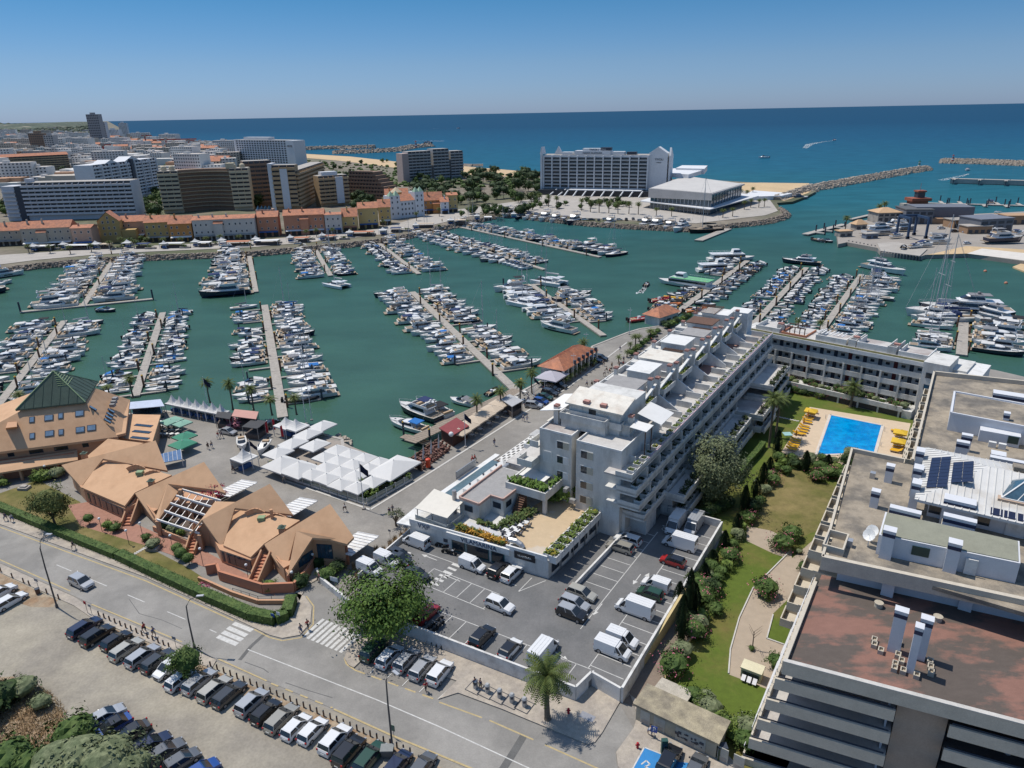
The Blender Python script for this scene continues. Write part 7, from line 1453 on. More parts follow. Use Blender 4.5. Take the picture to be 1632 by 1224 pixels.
for k,(x,y,L,kind,hm,lab)in enu(((809,345,20,FY,None,'white yacht furthest left on the hotel quay'),(827,348,15,MY,BNV,'navy-hulled cruiser second along the hotel quay'),(840,349,16,MY,None,'white cruiser third along the hotel quay'),(853,350,15,MY,None,'white cruiser fourth along the hotel quay'),(868,351,20,FY,None,'largest white flybridge yacht of the hotel quay group'),(884,353,17,FY,None,'white yacht left of the grey-hulled one by the hotel'),(898,353,15,MY,BGY,'grey-hulled cruiser by the hotel'),(914,356,21,FY,BNV,'black yacht closing the hotel quay group'),(971,358,16,FY,None,'lone white yacht in front of the hotel podium'),(1028,361,18,FY,None,'first of four big yachts below the glass centre'),(1045,363,20,FY,BNV,'navy second of four big yachts below the glass centre'),(1066,365,18,FY,None,'third of four big yachts below the glass centre'),(1085,367,24,LY,None,'largest last yacht of four below the glass centre'))):
 ba(kind,x,y,(x-14,y+5),L,lab,hullm=hm)
ba(SY,1124,370,(1100,372),24,'dark old two-masted sailing ship at the grey pontoon',hullm=CVK,canv=CVK,extra={'deck':TEAK,'coachroof':TEAK})
ba(FY,10,441,(40,437),16,'white yacht with blue cover at the left picture edge',canv=CVB);ba(MY,-4,455,(14,452),13,'white cruiser cut by the left picture edge')
def ferry(px,py,to,L,B,lab,roofm):
 p=W(px,py,0);q=W(*to,0);a=atan2((q-p).y,(q-p).x);r_=thg('trip_boat',lab,'ferry',p,a)
 def lp(nm,m,fn):b=MB();fn(b);o=b.build(nm,m);o.parent=r_;return o
 hb=MB();st=hull(hb,L,B,1.5,.3);o=hb.build('hull',BW);o.parent=r_;lp('deck',BWD,lambda b:deck(b,st));lp('saloon',BW,lambda b:b.box(-L*.42,L*.25,-B*.42,B*.42,1.5,3.6));lp('windows',BGL,lambda b:b.box(-L*.4,L*.255,-B*.43,B*.43,2.2,3.1));lp('roof',roofm,lambda b:b.box(-L*.45,L*.22,-B*.46,B*.46,3.6,3.75));lp('wheelhouse',BW,lambda b:cbn(b,L*.0,L*.2,B*.6,3.75,1.9,.2));lp('wheelhouse_windows',BGL,lambda b:cbd(b,L*.0,L*.2,B*.6,3.75,1.9,.35,.8,.2));lp('rail',RAIL,lambda b:[b.box(-L*.45,0,s_*B*.45-.03,s_*B*.45+.03,4.5,4.6)for s_ in(-1,1)]+[b.box(-L*.45+k*2,-L*.45+k*2+.06,s_*B*.45-.03,s_*B*.45+.03,3.7,4.5)for k in rg_(int(L*.22))for s_ in(-1,1)])
ferry(1092,456,(1050,450),26,7,'trip boat with a pale green upper deck',GRH);ferry(1165,415,(1200,414),24,6.5,'white trip boat at the far end of the trip boat pontoon',BW);ferry(1140,432,(1180,430),18,6,'white trip boat with red trim below the green-decked one',BW)
for x,y,to,m,lab in((1052,480,(1090,474),REDH,'red parasailing speedboat nearest the promenade end'),(1066,489,(1100,486),ORH,'orange and red speedboat at the trip boat pontoon'),(1020,511,(1060,505),REDH,'red and white speedboat at the quay corner'),(1108,497,(1130,494),ORH,'orange inflatable on the landward side of the trip boat pontoon')):
 ba(RI,x,y,to,10,lab,hullm=m,extra={'tube':m})
cv=thg('yellow_banana_float','long yellow inflatable float beside the trip boat pontoon','float',W(1070,474,0));part(cv,'tube',YEH,lambda b:b.tube([W(1058,473,.6),W(1086,476,.6)],.6,8));part(cv,'fin',YEH,lambda b:b.bm_q(W(1060,475,.5),W(1084,478,.5),.5,.4))
for x,y,lab in((1570,433,'small pink mooring buoy in the right basin, upper one'),(1603,452,'small pink mooring buoy in the right basin, lower one')):
 p=W(x,y,0);o=MB().ball((p.x,p.y,.2),.7,.7,.7,10,6).build('mooring_buoy',mat('buoy_pink',(.5,.2,.12),.6));tag(o,lab,'buoy')
for k,(x,y,L,kind,hm)in enu(((1406,371,24,LY,None),(1424,362,18,FY,None),(1440,365,16,FY,BGY),(1430,376,10,MY,None),(1495,385,14,FY,None),(1460,393,9,MY,None),(1474,390,10,SM,None),(1440,394,8,RI,None),(1600,384,20,FY,BNV),(1583,378,9,MY,None),(1622,372,12,MY,None),(1596,341,14,FY,None),(1392,349,9,SM,None))):
 p=W(x,y,3.2);o=put_boat(kind,p,(.2,2.9,.1,.4,.0,.3,.2,1,.05,.3,.6,.2,2)[k],L,('largest laid-up white yacht beside the blue-grey container','white yacht on stands behind the largest laid-up one','grey-hulled yacht on stands near the blue hoist','small cruiser on stands in front of the yachts','flybridge boat on stands beside the right container','cruiser lying on the piled loading jetty','small boat at the corner of the loading jetty','inflatable lying on the loading jetty','long dark-hulled yacht on stands above the pale slipway','small cruiser on stands behind the slipway','cruiser on stands at the right edge of the yard','white yacht afloat behind the dark gabled shed','small boat at the pier behind the sandy-roofed house')[k],None,hm)
 o.location.z=2.9 if k<11 else 0
ba(RI,1305,385,(1320,388),10,'white inflatable by the fuel pier, left one');ba(SM,1318,386,(1330,388),8,'dark small boat by the fuel pier, right one',hullm=BNV)
for r in BT.values():drop(r)
print('boats',NB_[0])
WAKE=mat('white_wake_foam',(.62,.66,.66),.7,.3,.3)
def wake(pts,ws,nm='wake'):
 b=MB();rnd=RR(3);L=[]
 p3=[W(x,y,.05)for x,y in pts]
 for i in rg_(len(p3)-1):
  a,c=p3[i],p3[i+1];d=(c-a);n=max(6,int(d.length/1.6));dn=d.normalized();nr=Vc((-dn.y,dn.x,0))
  for k in rg_(n*5):
   t=rnd.random();w_=ws[i]+(ws[i+1]-ws[i])*t;q=a+d*t+nr*rnd.uniform(-w_,w_);s_=rnd.uniform(.2,1.1)*max(1,w_*.3);b.add([q+dn*s_*1.6,q+nr*s_*.35,q-dn*s_*1.6,q-nr*s_*.35],[(0,1,2,3)])
 o=b.build(nm,WAKE);o['kind']='stuff'
wake([(1029,457),(1024,463),(1018,468)],[.5,1.2,2]);wake([(1328,224),(1305,227),(1290,230),(1283,236)],[2,5,7,5]);wake([(1544,277),(1530,281),(1500,287)],[1,3,4]);wake([(716,205),(690,205.3)],[2,6]);wake([(660,224.5),(706,224.8)],[4,8])
# cars and vans
CP=dict(white=(.68,.68,.67),silver=(.4,.41,.42),grey=(.13,.135,.14),dark=(.035,.038,.042),black=(.012,.012,.014),navy=(.015,.022,.055),blue=(.015,.06,.24),red=(.33,.015,.015),green=(.02,.06,.035),beige=(.34,.32,.27),champagne=(.44,.42,.36),lightblue=(.3,.34,.4))
CPM={k:mat('car_paint_'+k,v,.28,.03,.5,metal=.25 if k in('silver','grey','champagne','beige')else.0,spec=.6,coat=.5)for k,v in CP.items()}
CGL=gls('car_glass',(.02,.025,.03),.05);TYRE=mat('tyre_rubber',(.02,.02,.02),.9);RIM=mat('alloy_rim',(.35,.35,.36),.35,metal=.6);HLM=mat('headlamp_lens',(.3,.31,.32),.1,spec=.8);TLM=mat('tail_lamp_lens',(.3,.01,.01),.25);BLKP=mat('black_plastic',(.03,.03,.03),.7);PLATE=mat('number_plate',(.6,.6,.55),.6)
CT_={}
def carbody(b,prof,W_,zb=.24):
 """prof: (x, shoulder height, half width factor) from tail to nose"""
 n=len(prof);vs=[]
 for x,z,f in prof:
  w_=W_/2*f;vs+=[(x,-w_*.93,zb),(x,-w_,zb+(z-zb)*.45),(x,-w_*.94,z),(x,w_*.94,z),(x,w_,zb+(z-zb)*.45),(x,w_*.93,zb)]
 fs=[]
 for i in rg_(n-1):
  for k in rg_(6):fs.append((i*6+k,i*6+(k+1)%6,i*6+6+(k+1)%6,i*6+6+k))
 fs.append((0,5,4,3,2,1));e=(n-1)*6;fs.append((e,e+1,e+2,e+3,e+4,e+5));b.add(vs,fs)
def glass(b,xa0,xa1,xf1,xf0,W_,z0,z1,wt=.78):
 """greenhouse: rear base, rear top, front top, front base"""
 w0,w1=W_/2*.92,W_/2*wt;b.hexa([(xa0,-w0,z0),(xf0,-w0,z0),(xf0,w0,z0),(xa0,w0,z0),(xa1,-w1,z1),(xf1,-w1,z1),(xf1,w1,z1),(xa1,w1,z1)])
def make_car(name,cat,L,W_,prof,gh,hz,roof=None,van=None):
 r=bpy.data.objects.new(name,None);COL.objects.link(r);r['category']=cat
 bp(r,'body',CPM['white'],lambda b:carbody(b,prof,W_))
 xa0,xa1,xf1,xf0,z0,z1=gh;bp(r,'windows',CGL,lambda b:glass(b,xa0,xa1,xf1,xf0,W_,z0-.02,z1-.02))
 def rf(b):
  w1=W_/2*.785;b.hexa([(xa1-.1,-w1,z1-.05),(xf1+.06,-w1,z1-.05),(xf1+.06,w1,z1-.05),(xa1-.1,w1,z1-.05),(xa1+.05,-w1*.93,z1+.03),(xf1-.08,-w1*.93,z1+.03),(xf1-.08,w1*.93,z1+.03),(xa1+.05,w1*.93,z1+.03)])
  for s_ in(-1,1):
   for(xb,xt)in((xf0-.05,xf1),((xa0+xf0)/2,(xa1+xf1)/2),(xa0+.12,xa1)):b.bm_q((xb,s_*W_/2*.925,z0),(xt,s_*W_/2*.79,z1),.07,.09)
 bp(r,'roof',CPM['white'],rf)
 if van:
  x0,x1,zt=van;w0,w1=W_/2*.985,W_/2*.9;bp(r,'cargo_body',CPM['white'],lambda b:b.hexa([(x0,-w0,.8),(x1,-w0,.8),(x1,w0,.8),(x0,w0,.8),(x0+.06,-w1,zt),(x1+.1,-w1,zt),(x1+.1,w1,zt),(x0+.06,w1,zt)]));bp(r,'rear_window',CGL,lambda b:[b.box(x0-.03,x0+.02,s_*.4-.3,s_*.4+.3,zt-.85,zt-.3)for s_ in(-1,1)]);bp(r,'roof_rib',CPM['white'],lambda b:[b.box(x0+.3,x1-.1,y-.03,y+.03,zt,zt+.03)for y in(-.5,0,.5)])
 fr,rr_=prof[-1][0]-.85,prof[0][0]+.82;wr=.33 if L<4.9 else.35
 for x in(rr_,fr):
  for s_ in(-1,1):
   o=bp(r,'wheel',TYRE,lambda b:wheelm(b,x,s_*(W_/2-.09),wr));bp(r,'rim',RIM,lambda b:wheelm(b,x,s_*(W_/2-.0),wr*.62,.03),o)
 for s_ in(-1,1):
  bp(r,'headlight',HLM,lambda b:b.box(prof[-1][0]-.14,prof[-1][0]+.0,s_*W_*.35-.13,s_*W_*.35+.13,hz-.1,hz+.02));bp(r,'tail_light',TLM,lambda b:b.box(prof[0][0]-.03,prof[0][0]+.12,s_*W_*.41-.1,s_*W_*.41+.1,hz+.02,hz+.24));bp(r,'mirror',BLKP,lambda b:b.box(xf0-.45,xf0-.28,s_*W_*.55-.09,s_*W_*.55+.09,z0,z0+.14))
 bp(r,'grille',BLKP,lambda b:b.box(prof[-1][0]-.05,prof[-1][0]+.03,-.45,.45,.34,.58));bp(r,'number_plate',PLATE,lambda b:b.box(prof[0][0]-.04,prof[0][0]+.02,-.26,.26,.45,.57));bp(r,'sill',BLKP,lambda b:b.box(prof[0][0]+.2,prof[-1][0]-.2,-W_/2*.9,W_/2*.9,.17,.28))
 freeze(r);CT_[name]=r;return r
def wheelm(b,x,y,r,t=.1,n=12):
 vs=[(x+r*cos(k*6.2832/n),y+s_*t,r0+r*sin(k*6.2832/n))for s_ in(-1,1)for k in rg_(n)for r0 in[.33]]
 b.add(vs,[tuple(rg_(n)),tuple(rg_(2*n-1,n-1,-1))]+[(i,n+i,n+(i+1)%n,(i+1)%n)for i in rg_(n)])
make_car('hatchback_car','car',4.1,1.74,[(-2.02,.7,.86),(-1.9,.92,.94),(-1.2,.95,1),(.6,.93,1),(1.3,.86,.98),(1.85,.74,.92),(2.05,.55,.8)],(-1.92,-1.55,.25,1.1,.92,1.45),.66)
make_car('estate_car','car',4.7,1.8,[(-2.32,.7,.88),(-2.22,.93,.95),(-1.4,.96,1),(.7,.94,1),(1.5,.86,.98),(2.15,.72,.92),(2.35,.52,.8)],(-2.22,-1.85,.3,1.2,.93,1.47),.66)
make_car('saloon_car','car',4.55,1.79,[(-2.26,.72,.86),(-2.1,.92,.93),(-1.4,.94,1),(.7,.92,1),(1.5,.84,.98),(2.1,.7,.92),(2.28,.52,.8)],(-1.75,-1.,.2,1.15,.92,1.42),.66)
make_car('suv_car','car',4.55,1.86,[(-2.25,.8,.88),(-2.15,1.05,.95),(-1.3,1.08,1),(.7,1.06,1),(1.5,.98,.98),(2.05,.85,.93),(2.26,.6,.84)],(-2.12,-1.8,.3,1.15,1.05,1.64),.78)
make_car('small_van','van',4.4,1.82,[(-2.18,.85,.95),(-2.1,1.,.98),(-.4,1.,1),(.8,1.,1),(1.5,.95,.98),(2.,.8,.94),(2.2,.58,.84)],(-.5,-.4,.6,1.35,1.,1.78),.8,van=(-2.16,.15,1.86))
make_car('large_van','van',5.6,2.02,[(-2.78,.85,.98),(-2.7,1.1,1),(0,1.1,1),(1.4,1.1,1),(2.1,1.05,.98),(2.6,.88,.94),(2.8,.6,.86)],(.4,.6,1.35,2.1,1.1,2.05),.88,van=(-2.78,1.,2.45))
make_car('panel_van','van',4.9,1.92,[(-2.42,.85,.97),(-2.35,1.05,1),(-.2,1.05,1),(1.2,1.05,1),(1.8,1.,.98),(2.25,.85,.94),(2.45,.6,.86)],(.1,.2,1.,1.75,1.05,1.82),.85,van=(-2.4,.6,1.95))
def pc(kind,px,py,ang,col,label,z=2.5,roof=None,group=None,sc=1.):
 p=W(px,py,z);m=CPM[col];return dup(CT_[kind],(p.x,p.y,z),ang,label,mats=dict(body=m,roof=CPM[roof]if roof else m,cargo_body=m,roof_rib=m),group=group,scale=sc)
def toward(a,c):
 p,q=W(*a,2.5),W(*c,2.5);return atan2((q-p).y,(q-p).x)
AR=toward((113,1018),(160,988));HB,ES,SD,SUC,SV,LV,PV='hatchback_car','estate_car','saloon_car','suv_car','small_van','large_van','panel_van'
def dz(x,y,s=3.778):return x/s,900+y/s
row1=[(515,395,ES,'navy','navy estate car, first of the long row by the bollards'),(592,445,SUC,'black','black four-wheel-drive car with sun glare, second in the bollard row'),(705,475,HB,'black','black hatchback, third in the bollard row'),(768,528,ES,'champagne','champagne estate car between a black and a silver car'),(865,568,ES,'silver','silver estate, fifth in the bollard row'),(957,598,ES,'dark','dark grey estate left of the round roadside tree'),(1020,640,HB,'white','white car facing away from the road, half under the roadside tree'),(1092,712,HB,'white','white hatchback with a dark sunroof right under the tree'),(1206,722,ES,'silver','long silver estate just right of the roadside tree'),(1297,768,ES,'champagne','champagne people carrier beside the long silver estate'),(1385,802,ES,'dark','dark grey saloon closing the left half of the row'),(1522,850,SUC,'silver','silver sport utility car after the gap in the row')]
for x,y,k,c,l in row1:q=dz(x,y);pc(k,q[0],q[1],AR+(pi if'facing away'in l else 0),c,l,group='cars parked along the bollards')
z3=lambda x,y:(380+x/3.557,880+y/3.557)
for x,y,k,c,l in((160,925,HB,'black','black hatchback after the silver sport utility car'),(248,962,ES,'beige','beige saloon with a red-lit rear window shade'),(332,1010,HB,'white','white hatchback, left of two white ones side by side'),(425,1033,HB,'white','white small city car, right of two white ones side by side'),(552,1083,SUC,'white','lone white car between the city car and the black people carrier'),(630,1150,SUC,'black','glossy black people carrier near the lamp post foot'),(748,1183,ES,'green','dark green estate car beside the lamp post foot'),(905,1225,HB,'navy','navy car cut by the bottom edge right of the lamp post'),(1045,1238,HB,'grey','grey car roof just inside the bottom edge')):
 q=z3(x,y);pc(k,q[0],q[1],AR,c,l,group='cars parked along the bollards')
A2_=toward((150,1168),(200,1140))
for x,y,k,c,l in((640,935,SD,'silver','silver saloon at the head of the lower row by the bush'),(680,1000,SD,'blue','bright blue convertible with a black roof in the lower row'),(790,1042,SD,'dark','dark saloon below the blue convertible'),(912,1112,ES,'navy','dark navy estate in the lower row'),(995,1155,ES,'grey','grey estate second from the bottom of the lower row'),(1100,1205,HB,'grey','grey hatchback cut by the bottom edge of the lower row')):
 q=dz(x,y);pc(k,q[0],q[1],A2_+(pi if'convertible'in l else 0),c,l,roof='black'if'convertible'in l else None,group='cars in the lower gravel row')
AL_=toward((5,975),(40,955))
pc(SUC,2,950,AL_,'white','white car cut by the left picture edge, upper one',group='cars at the left edge');pc(ES,18,963,AL_,'white','white car near the left picture edge, lower one',group='cars at the left edge')
pc(SUC,131,933,toward((120,926),(150,940)),'silver','silver sport utility car driving along the road')
AB=toward((590,1055),(612,1032))
for x,y,k,c,l in((770,572,SUC,'green','very dark green car, first of five by the kerb in tree shade'),(860,608,ES,'white','white estate with roof bars, second of five by the kerb'),(955,628,ES,'silver','silver estate dappled by shade, third of five by the kerb'),(1045,672,ES,'silver','silver people carrier, fourth of five by the kerb'),(1145,702,SUC,'white','white car, last of five by the kerb')):
 q=z3(x,y);pc(k,q[0],q[1],AB,c,l,group='five cars in the roadside bays')
z6=lambda x,y:(640+x/3.138,760+y/3.138)
U0,V0=GA,GA-pi/2
for x,y,k,a,c,rf_,l in((75,340,PV,V0+pi,'white',None,'white panel van under the white lettering wall'),(-5,425,HB,V0,'dark',None,'dark hatchback below the panel van'),(355,458,SV,V0,'white',None,'small white van in front of the shop windows'),(487,478,SUC,U0,'black',None,'black car with red tail lamps against the white wall'),(553,498,SUC,U0,'white',None,'white sport utility car against the white wall'),(492,658,SUC,V0,'white',None,'white car driving across the middle of the car park'),(405,815,SUC,U0,'black',None,'black sport utility car by the pavement wall'),(545,875,HB,U0,'white','black','small white car with a black roof panel by the pavement wall'),(710,895,LV,U0,'white',None,'long white van behind the palm crown'),(1130,328,ES,V0+pi,'white',None,'white saloon at the top of the ramp wall bays'),(1092,366,ES,V0+pi,'beige',None,'beige compact car below the white saloon'),(1368,255,LV,U0+pi,'white',None,'white camper van with big windscreen in the top corner'),(1460,262,LV,U0+pi,'silver',None,'grey box camper with rusty roof hatches'),(1390,350,LV,V0+pi,'white',None,'white delivery van parked across the campers'),(1355,436,HB,V0+pi,'red','black','red hatchback with black roof'),(1270,556,SV,V0+pi,'white',None,'small white van between green and red cars'),(1242,600,HB,V0+pi,'green',None,'dark green hatchback squeezed between two vans'),(1165,678,LV,V0+pi,'white',None,'long white van in the middle wall bays'),(1103,830,SV,V0,'white',None,'white van by the corner, upper of two'),(1055,882,PV,V0,'white',None,'white van with long roof by the corner, lower of two'),(900,598,ES,V0,'champagne',None,'pale gold car, upper of three at the wall end'),(865,648,ES,V0,'silver',None,'silver car, middle of three at the wall end'),(850,698,SUC,V0,'black','silver','black car with pale roof, lower of three at the wall end'),(128,700,SUC,U0,'red',None,'red car half hidden by the big tree'),(75,500,SD,V0,'dark',None,'dark saloon touching the big tree crown')):
 q=z6(x,y);pc(k,q[0],q[1],a,c,l,z=LZ+.005,roof=rf_)
for x,y,k,a,l in((590,911,SV,V0,'white work van at the planter wall, lowest'),(617,898,SV,V0,'white van at the planter wall, second from the grasses')):pc(k,x,y,a,'white',l,z=LZ+.005)
pc(HB,637,889,V0,'dark','dark green-grey car at the planter wall',z=LZ+.005)
zq=lambda x,y:(700+x/3.98,380+y/3.98)
for x,y,k,c,a,l in((600,1072,SUC,'silver',V0+.25,'silver sport utility car at the near end of the quay cars'),(645,1045,HB,'blue',V0,'bright blue hatchback among the quay cars'),(668,1016,SD,'green',V0,'dark green car next to the blue one on the quay'),(702,992,SUC,'dark',V0,'dark grey car third from the quay parasols'),(716,968,SUC,'black',V0,'black car second from the quay parasols'),(760,945,SUC,'dark',V0,'dark car nearest the quay parasols'),(950,800,HB,'dark',V0,'dark car nearest the tiled pavilion, left one'),(985,782,SUC,'navy',V0,'navy car beside the tiled pavilion, middle one'),(1022,770,SUC,'dark',V0,'dark car beside the tiled pavilion, right one')):
 q=zq(x,y);pc(k,q[0],q[1],a,c,l,group='cars parked on the quay')
pc(SD,364,691,toward((350,688),(380,694)),'silver','silver saloon standing on the open square');pc(SUC,434,679,toward((425,684),(440,676)),'black','black car behind the red banners at the white tents')
pc(SUC,1066,1218,U0,'black','black electric car charging in the bright blue bay');pc(SD,1108,1232,U0,'grey','grey car cut by the bottom edge beside the charging bay');pc(HB,322,1236,A2_,'blue','blue car corner at the bottom edge')
for k,(x,y,kd,c,l)in enu(((1500,365,SUC,'white','white car by the grey workshop'),(1521,370,SUC,'black','black car by the brick annexe'),(1539,371,HB,'silver','silver car by the brick store'),(1384,374,LV,'white','white van behind the blue-grey container'),(1541,389,HB,'white','white car on the boatyard quay'))):pc(kd,x,y,.1,c,l,z=2.05)
for k in rg_(26):pc((HB,SUC,ES)[k%3],822+11*k,343+(4 if k>6 else 0)+k*.28+rb_.uniform(-3,3),rb_.choice([0,0,1.5]),('white','black','grey','white','silver')[k%5],f'{ORD[k]} car from the left on the street before the beach hotel',z=2.12,group='cars before the hotel')
for r in CT_.values():drop(r)
EVB=mat('charging_bay_blue',(.03,.2,.46),.8,.1,.8)
sht('charging_bay',P([(1027,1191),(1058,1203),(1046,1224),(1030,1250),(990,1250),(1012,1218)],2.66),2.665,EVB);sht('charging_bay',P([(1076,1214),(1100,1216),(1092,1250),(1060,1250)],2.66),2.665,EVB)
pln('bay_outline',[(1027,1191),(1058,1203),(1048,1222)],.15,LINE,2.675);pln('bay_outline',[(1027,1191),(1012,1218),(995,1250)],.15,LINE,2.675)
pln('plug_symbol',[(1022,1218),(1030,1212),(1036,1218),(1028,1222),(1040,1228)],.16,LINE,2.675)
c=W(1058,1200,2.64);o=thg('charging_station','dark green car charging post beside the blue bay','charging post',c)
part(o,'cabinet',mat('charger_green',(.02,.07,.06),.5),lambda b:b.box(c.x-.35,c.x+.35,c.y-.25,c.y+.25,c.z,c.z+2.));part(o,'screen',BG_,lambda b:b.box(c.x-.22,c.x+.22,c.y-.29,c.y-.25,c.z+1.2,c.z+1.6));part(o,'cable',BLKP,lambda b:b.tube([c+Vc((.35,0,1.5)),c+Vc((.8,-.2,.6)),c+Vc((1.,-.6,.3)),c+Vc((1.2,-.9,.8))],.03,5))
# vegetation
def fol(name,c1,c2,sc=.9):return mat(name,c1,.75,.35,1.8,col2=c2,c2=(.42,.6),cs2=sc,spec=.25)
F_DK=fol('dark_foliage',(.022,.042,.014),(.045,.075,.02));F_MD=fol('mid_foliage',(.045,.085,.018),(.08,.12,.03));F_LT=fol('light_foliage',(.09,.14,.025),(.14,.19,.04));F_OL=fol('olive_foliage',(.1,.125,.06),(.17,.19,.1));F_CY=fol('cypress_foliage',(.012,.026,.01),(.022,.042,.014));F_YW=fol('yellow_green_foliage',(.16,.17,.05),(.075,.1,.03));F_PI=fol('pine_foliage',(.028,.05,.02),(.055,.08,.03))  # the yellow foliage mixes yellow-green with darker green
F_PK=mat('pink_blossom',(.5,.14,.2),.8,.3,2);F_RD=mat('magenta_bougainvillea',(.42,.015,.07),.8,.3,2);F_DRY=fol('dry_straw',(.34,.235,.12),(.24,.17,.09));BARK=mat('bark',(.13,.1,.075),.95,.3,3.,.5,8);BARKP=mat('palm_bark',(.14,.115,.085),.95,.3,3.,.5,8);F_PA=fol('palm_frond',(.07,.1,.025),(.11,.135,.035));F_PAD=fol('dead_palm_skirt',(.25,.18,.09),(.17,.12,.06))
def leaves(b,c,rad,n,size,rnd,clp=14,shell=.55,up=.35):
 cl=[]
 for k in rg_(clp):
  while True:
   v=Vc((rnd.uniform(-1,1),rnd.uniform(-1,1),rnd.uniform(-.9,1)))
   if shell<v.length<1:break
  cl.append(v)
 for k in rg_(n):
  v=cl[k%clp]+Vc((rnd.gauss(0,.17),rnd.gauss(0,.17),rnd.gauss(0,.15)))
  p=Vc((c[0]+v.x*rad[0],c[1]+v.y*rad[1],c[2]+v.z*rad[2]));nrm=(v.normalized()+Vc((rnd.uniform(-.7,.7),rnd.uniform(-.7,.7),rnd.uniform(-.3,.9)))).normalized()
  a=nrm.cross(Vc((rnd.uniform(-1,1),rnd.uniform(-1,1),.3))).normalized();e=nrm.cross(a);s_=size*rnd.uniform(.6,1.3)
  b.add([p-a*s_*.5,p+e*s_*.32,p+a*s_*.6,p-e*s_*.32],[(0,1,2,3)])
def core(b,c,rad,rnd,f=.72):b.ball(c,rad[0]*f,rad[1]*f,rad[2]*f,10,7,.14,rnd)
VT={}
def vt(name,cat):r=bpy.data.objects.new(name,None);COL.objects.link(r);r['category']=cat;return r
def tree_t(key,name,crown_m,H_,R_c,trunk_h,n,size,seed,cat='tree',tr=.22,clp=16,squash=.8,flowers=None,cm0=True):
 rnd=RR(seed);r=vt(name,cat);cz=trunk_h+(H_-trunk_h)*.5
 if trunk_h>.3:
  def tk(b):
   b.tube([(0,0,-.3),(.1,.05,trunk_h*.6),(.05,-.1,trunk_h+(H_-trunk_h)*.4)],[tr,tr*.8,tr*.4],7)
   for k in rg_(5):
    a=k*1.256+.4;b.tube([(.05,0,trunk_h*.75),(cos(a)*R_c*.35,sin(a)*R_c*.35,trunk_h+(H_-trunk_h)*.3),(cos(a)*R_c*.7,sin(a)*R_c*.7,trunk_h+(H_-trunk_h)*.55)],[tr*.5,tr*.3,tr*.12],5)
  bp(r,'trunk',BARK,tk)
 rad=(R_c,R_c,(H_-trunk_h)*.5)
 def cr(b):
  if cm0:core(b,(0,0,cz),rad,rnd)
  leaves(b,(0,0,cz),rad,n,size,rnd,clp)
 bp(r,'crown',crown_m,cr)
 if flowers:bp(r,'blossom',flowers,lambda b:leaves(b,(0,0,cz+.1),(R_c*1.04,R_c*1.04,rad[2]*1.05),n//9,size*.8,rnd,clp*2,.8))
 freeze(r);VT[key]=r;return r
tree_t('big','tree',fol('spreading_tree_foliage',(.06,.115,.02),(.1,.16,.03)),8.5,6.2,2.2,11000,.42,1,clp=60,cm0=False)
tree_t('eucal','tree',F_OL,14,5.4,1.2,10000,.4,2,clp=70,cm0=False)
tree_t('round','tree',F_MD,4.6,2.3,1.,1600,.26,3,clp=22)
tree_t('yellow_green','tree',F_YW,6.2,2.9,1.6,3800,.28,4,clp=22)
tree_t('bush','shrub',F_MD,2.,1.5,.1,700,.24,5,'shrub',clp=14);tree_t('bushd','shrub',F_DK,2.2,1.7,.1,700,.26,6,'shrub',clp=14);tree_t('bushl','shrub',F_LT,1.7,1.4,.1,700,.22,7,'shrub',clp=14);tree_t('busho','shrub',F_OL,2.2,1.8,.1,700,.24,8,'shrub',clp=14)
tree_t('olean','oleander_bush',F_MD,2.3,1.9,.1,900,.24,9,'shrub',clp=16,flowers=F_PK)
tree_t('pine','pine_tree',F_PI,11,5.,5.,360,1.1,10,clp=12);tree_t('far','tree',F_DK,9,4.6,1.5,340,1.1,11,clp=12);tree_t('farl','tree',F_MD,8,4.4,1.2,340,1.1,12,clp=12)
tree_t('olive','olive_tree',F_OL,3.2,1.5,1.,500,.24,13,clp=10,cm0=False)
def cyp():
 r=vt('cypress_tree','cypress');rnd=RR(5)
 bp(r,'trunk',BARK,lambda b:b.tube([(0,0,-.2),(0,0,1.2)],.14,6))
 def cr(b):
  b.cyl((0,0),.45,.3,3,8,.55);b.cyl((0,0),.55,3,6.8,8,.05)
  for k in rg_(1500):
   t=rnd.random()**.8;z=.3+t*6.9;ra=(.78*min(1,(1-t)*2.1)**.7)*rnd.uniform(.75,1.12)*(1 if t>.06 else.6);a=rnd.random()*6.283;p=Vc((cos(a)*ra,sin(a)*ra,z));o=Vc((cos(a),sin(a),0));u=Zv(1)+o*.35;sd_=Vc((-sin(a),cos(a),0));s_=rnd.uniform(.14,.3);b.add([p-sd_*s_*.4,p+u*s_*.2+o*.04,p+u*s_*1.5,p+sd_*s_*.4],[(0,1,2,3)])
 bp(r,'crown',F_CY,cr);freeze(r);VT['cyp']=r
cyp()
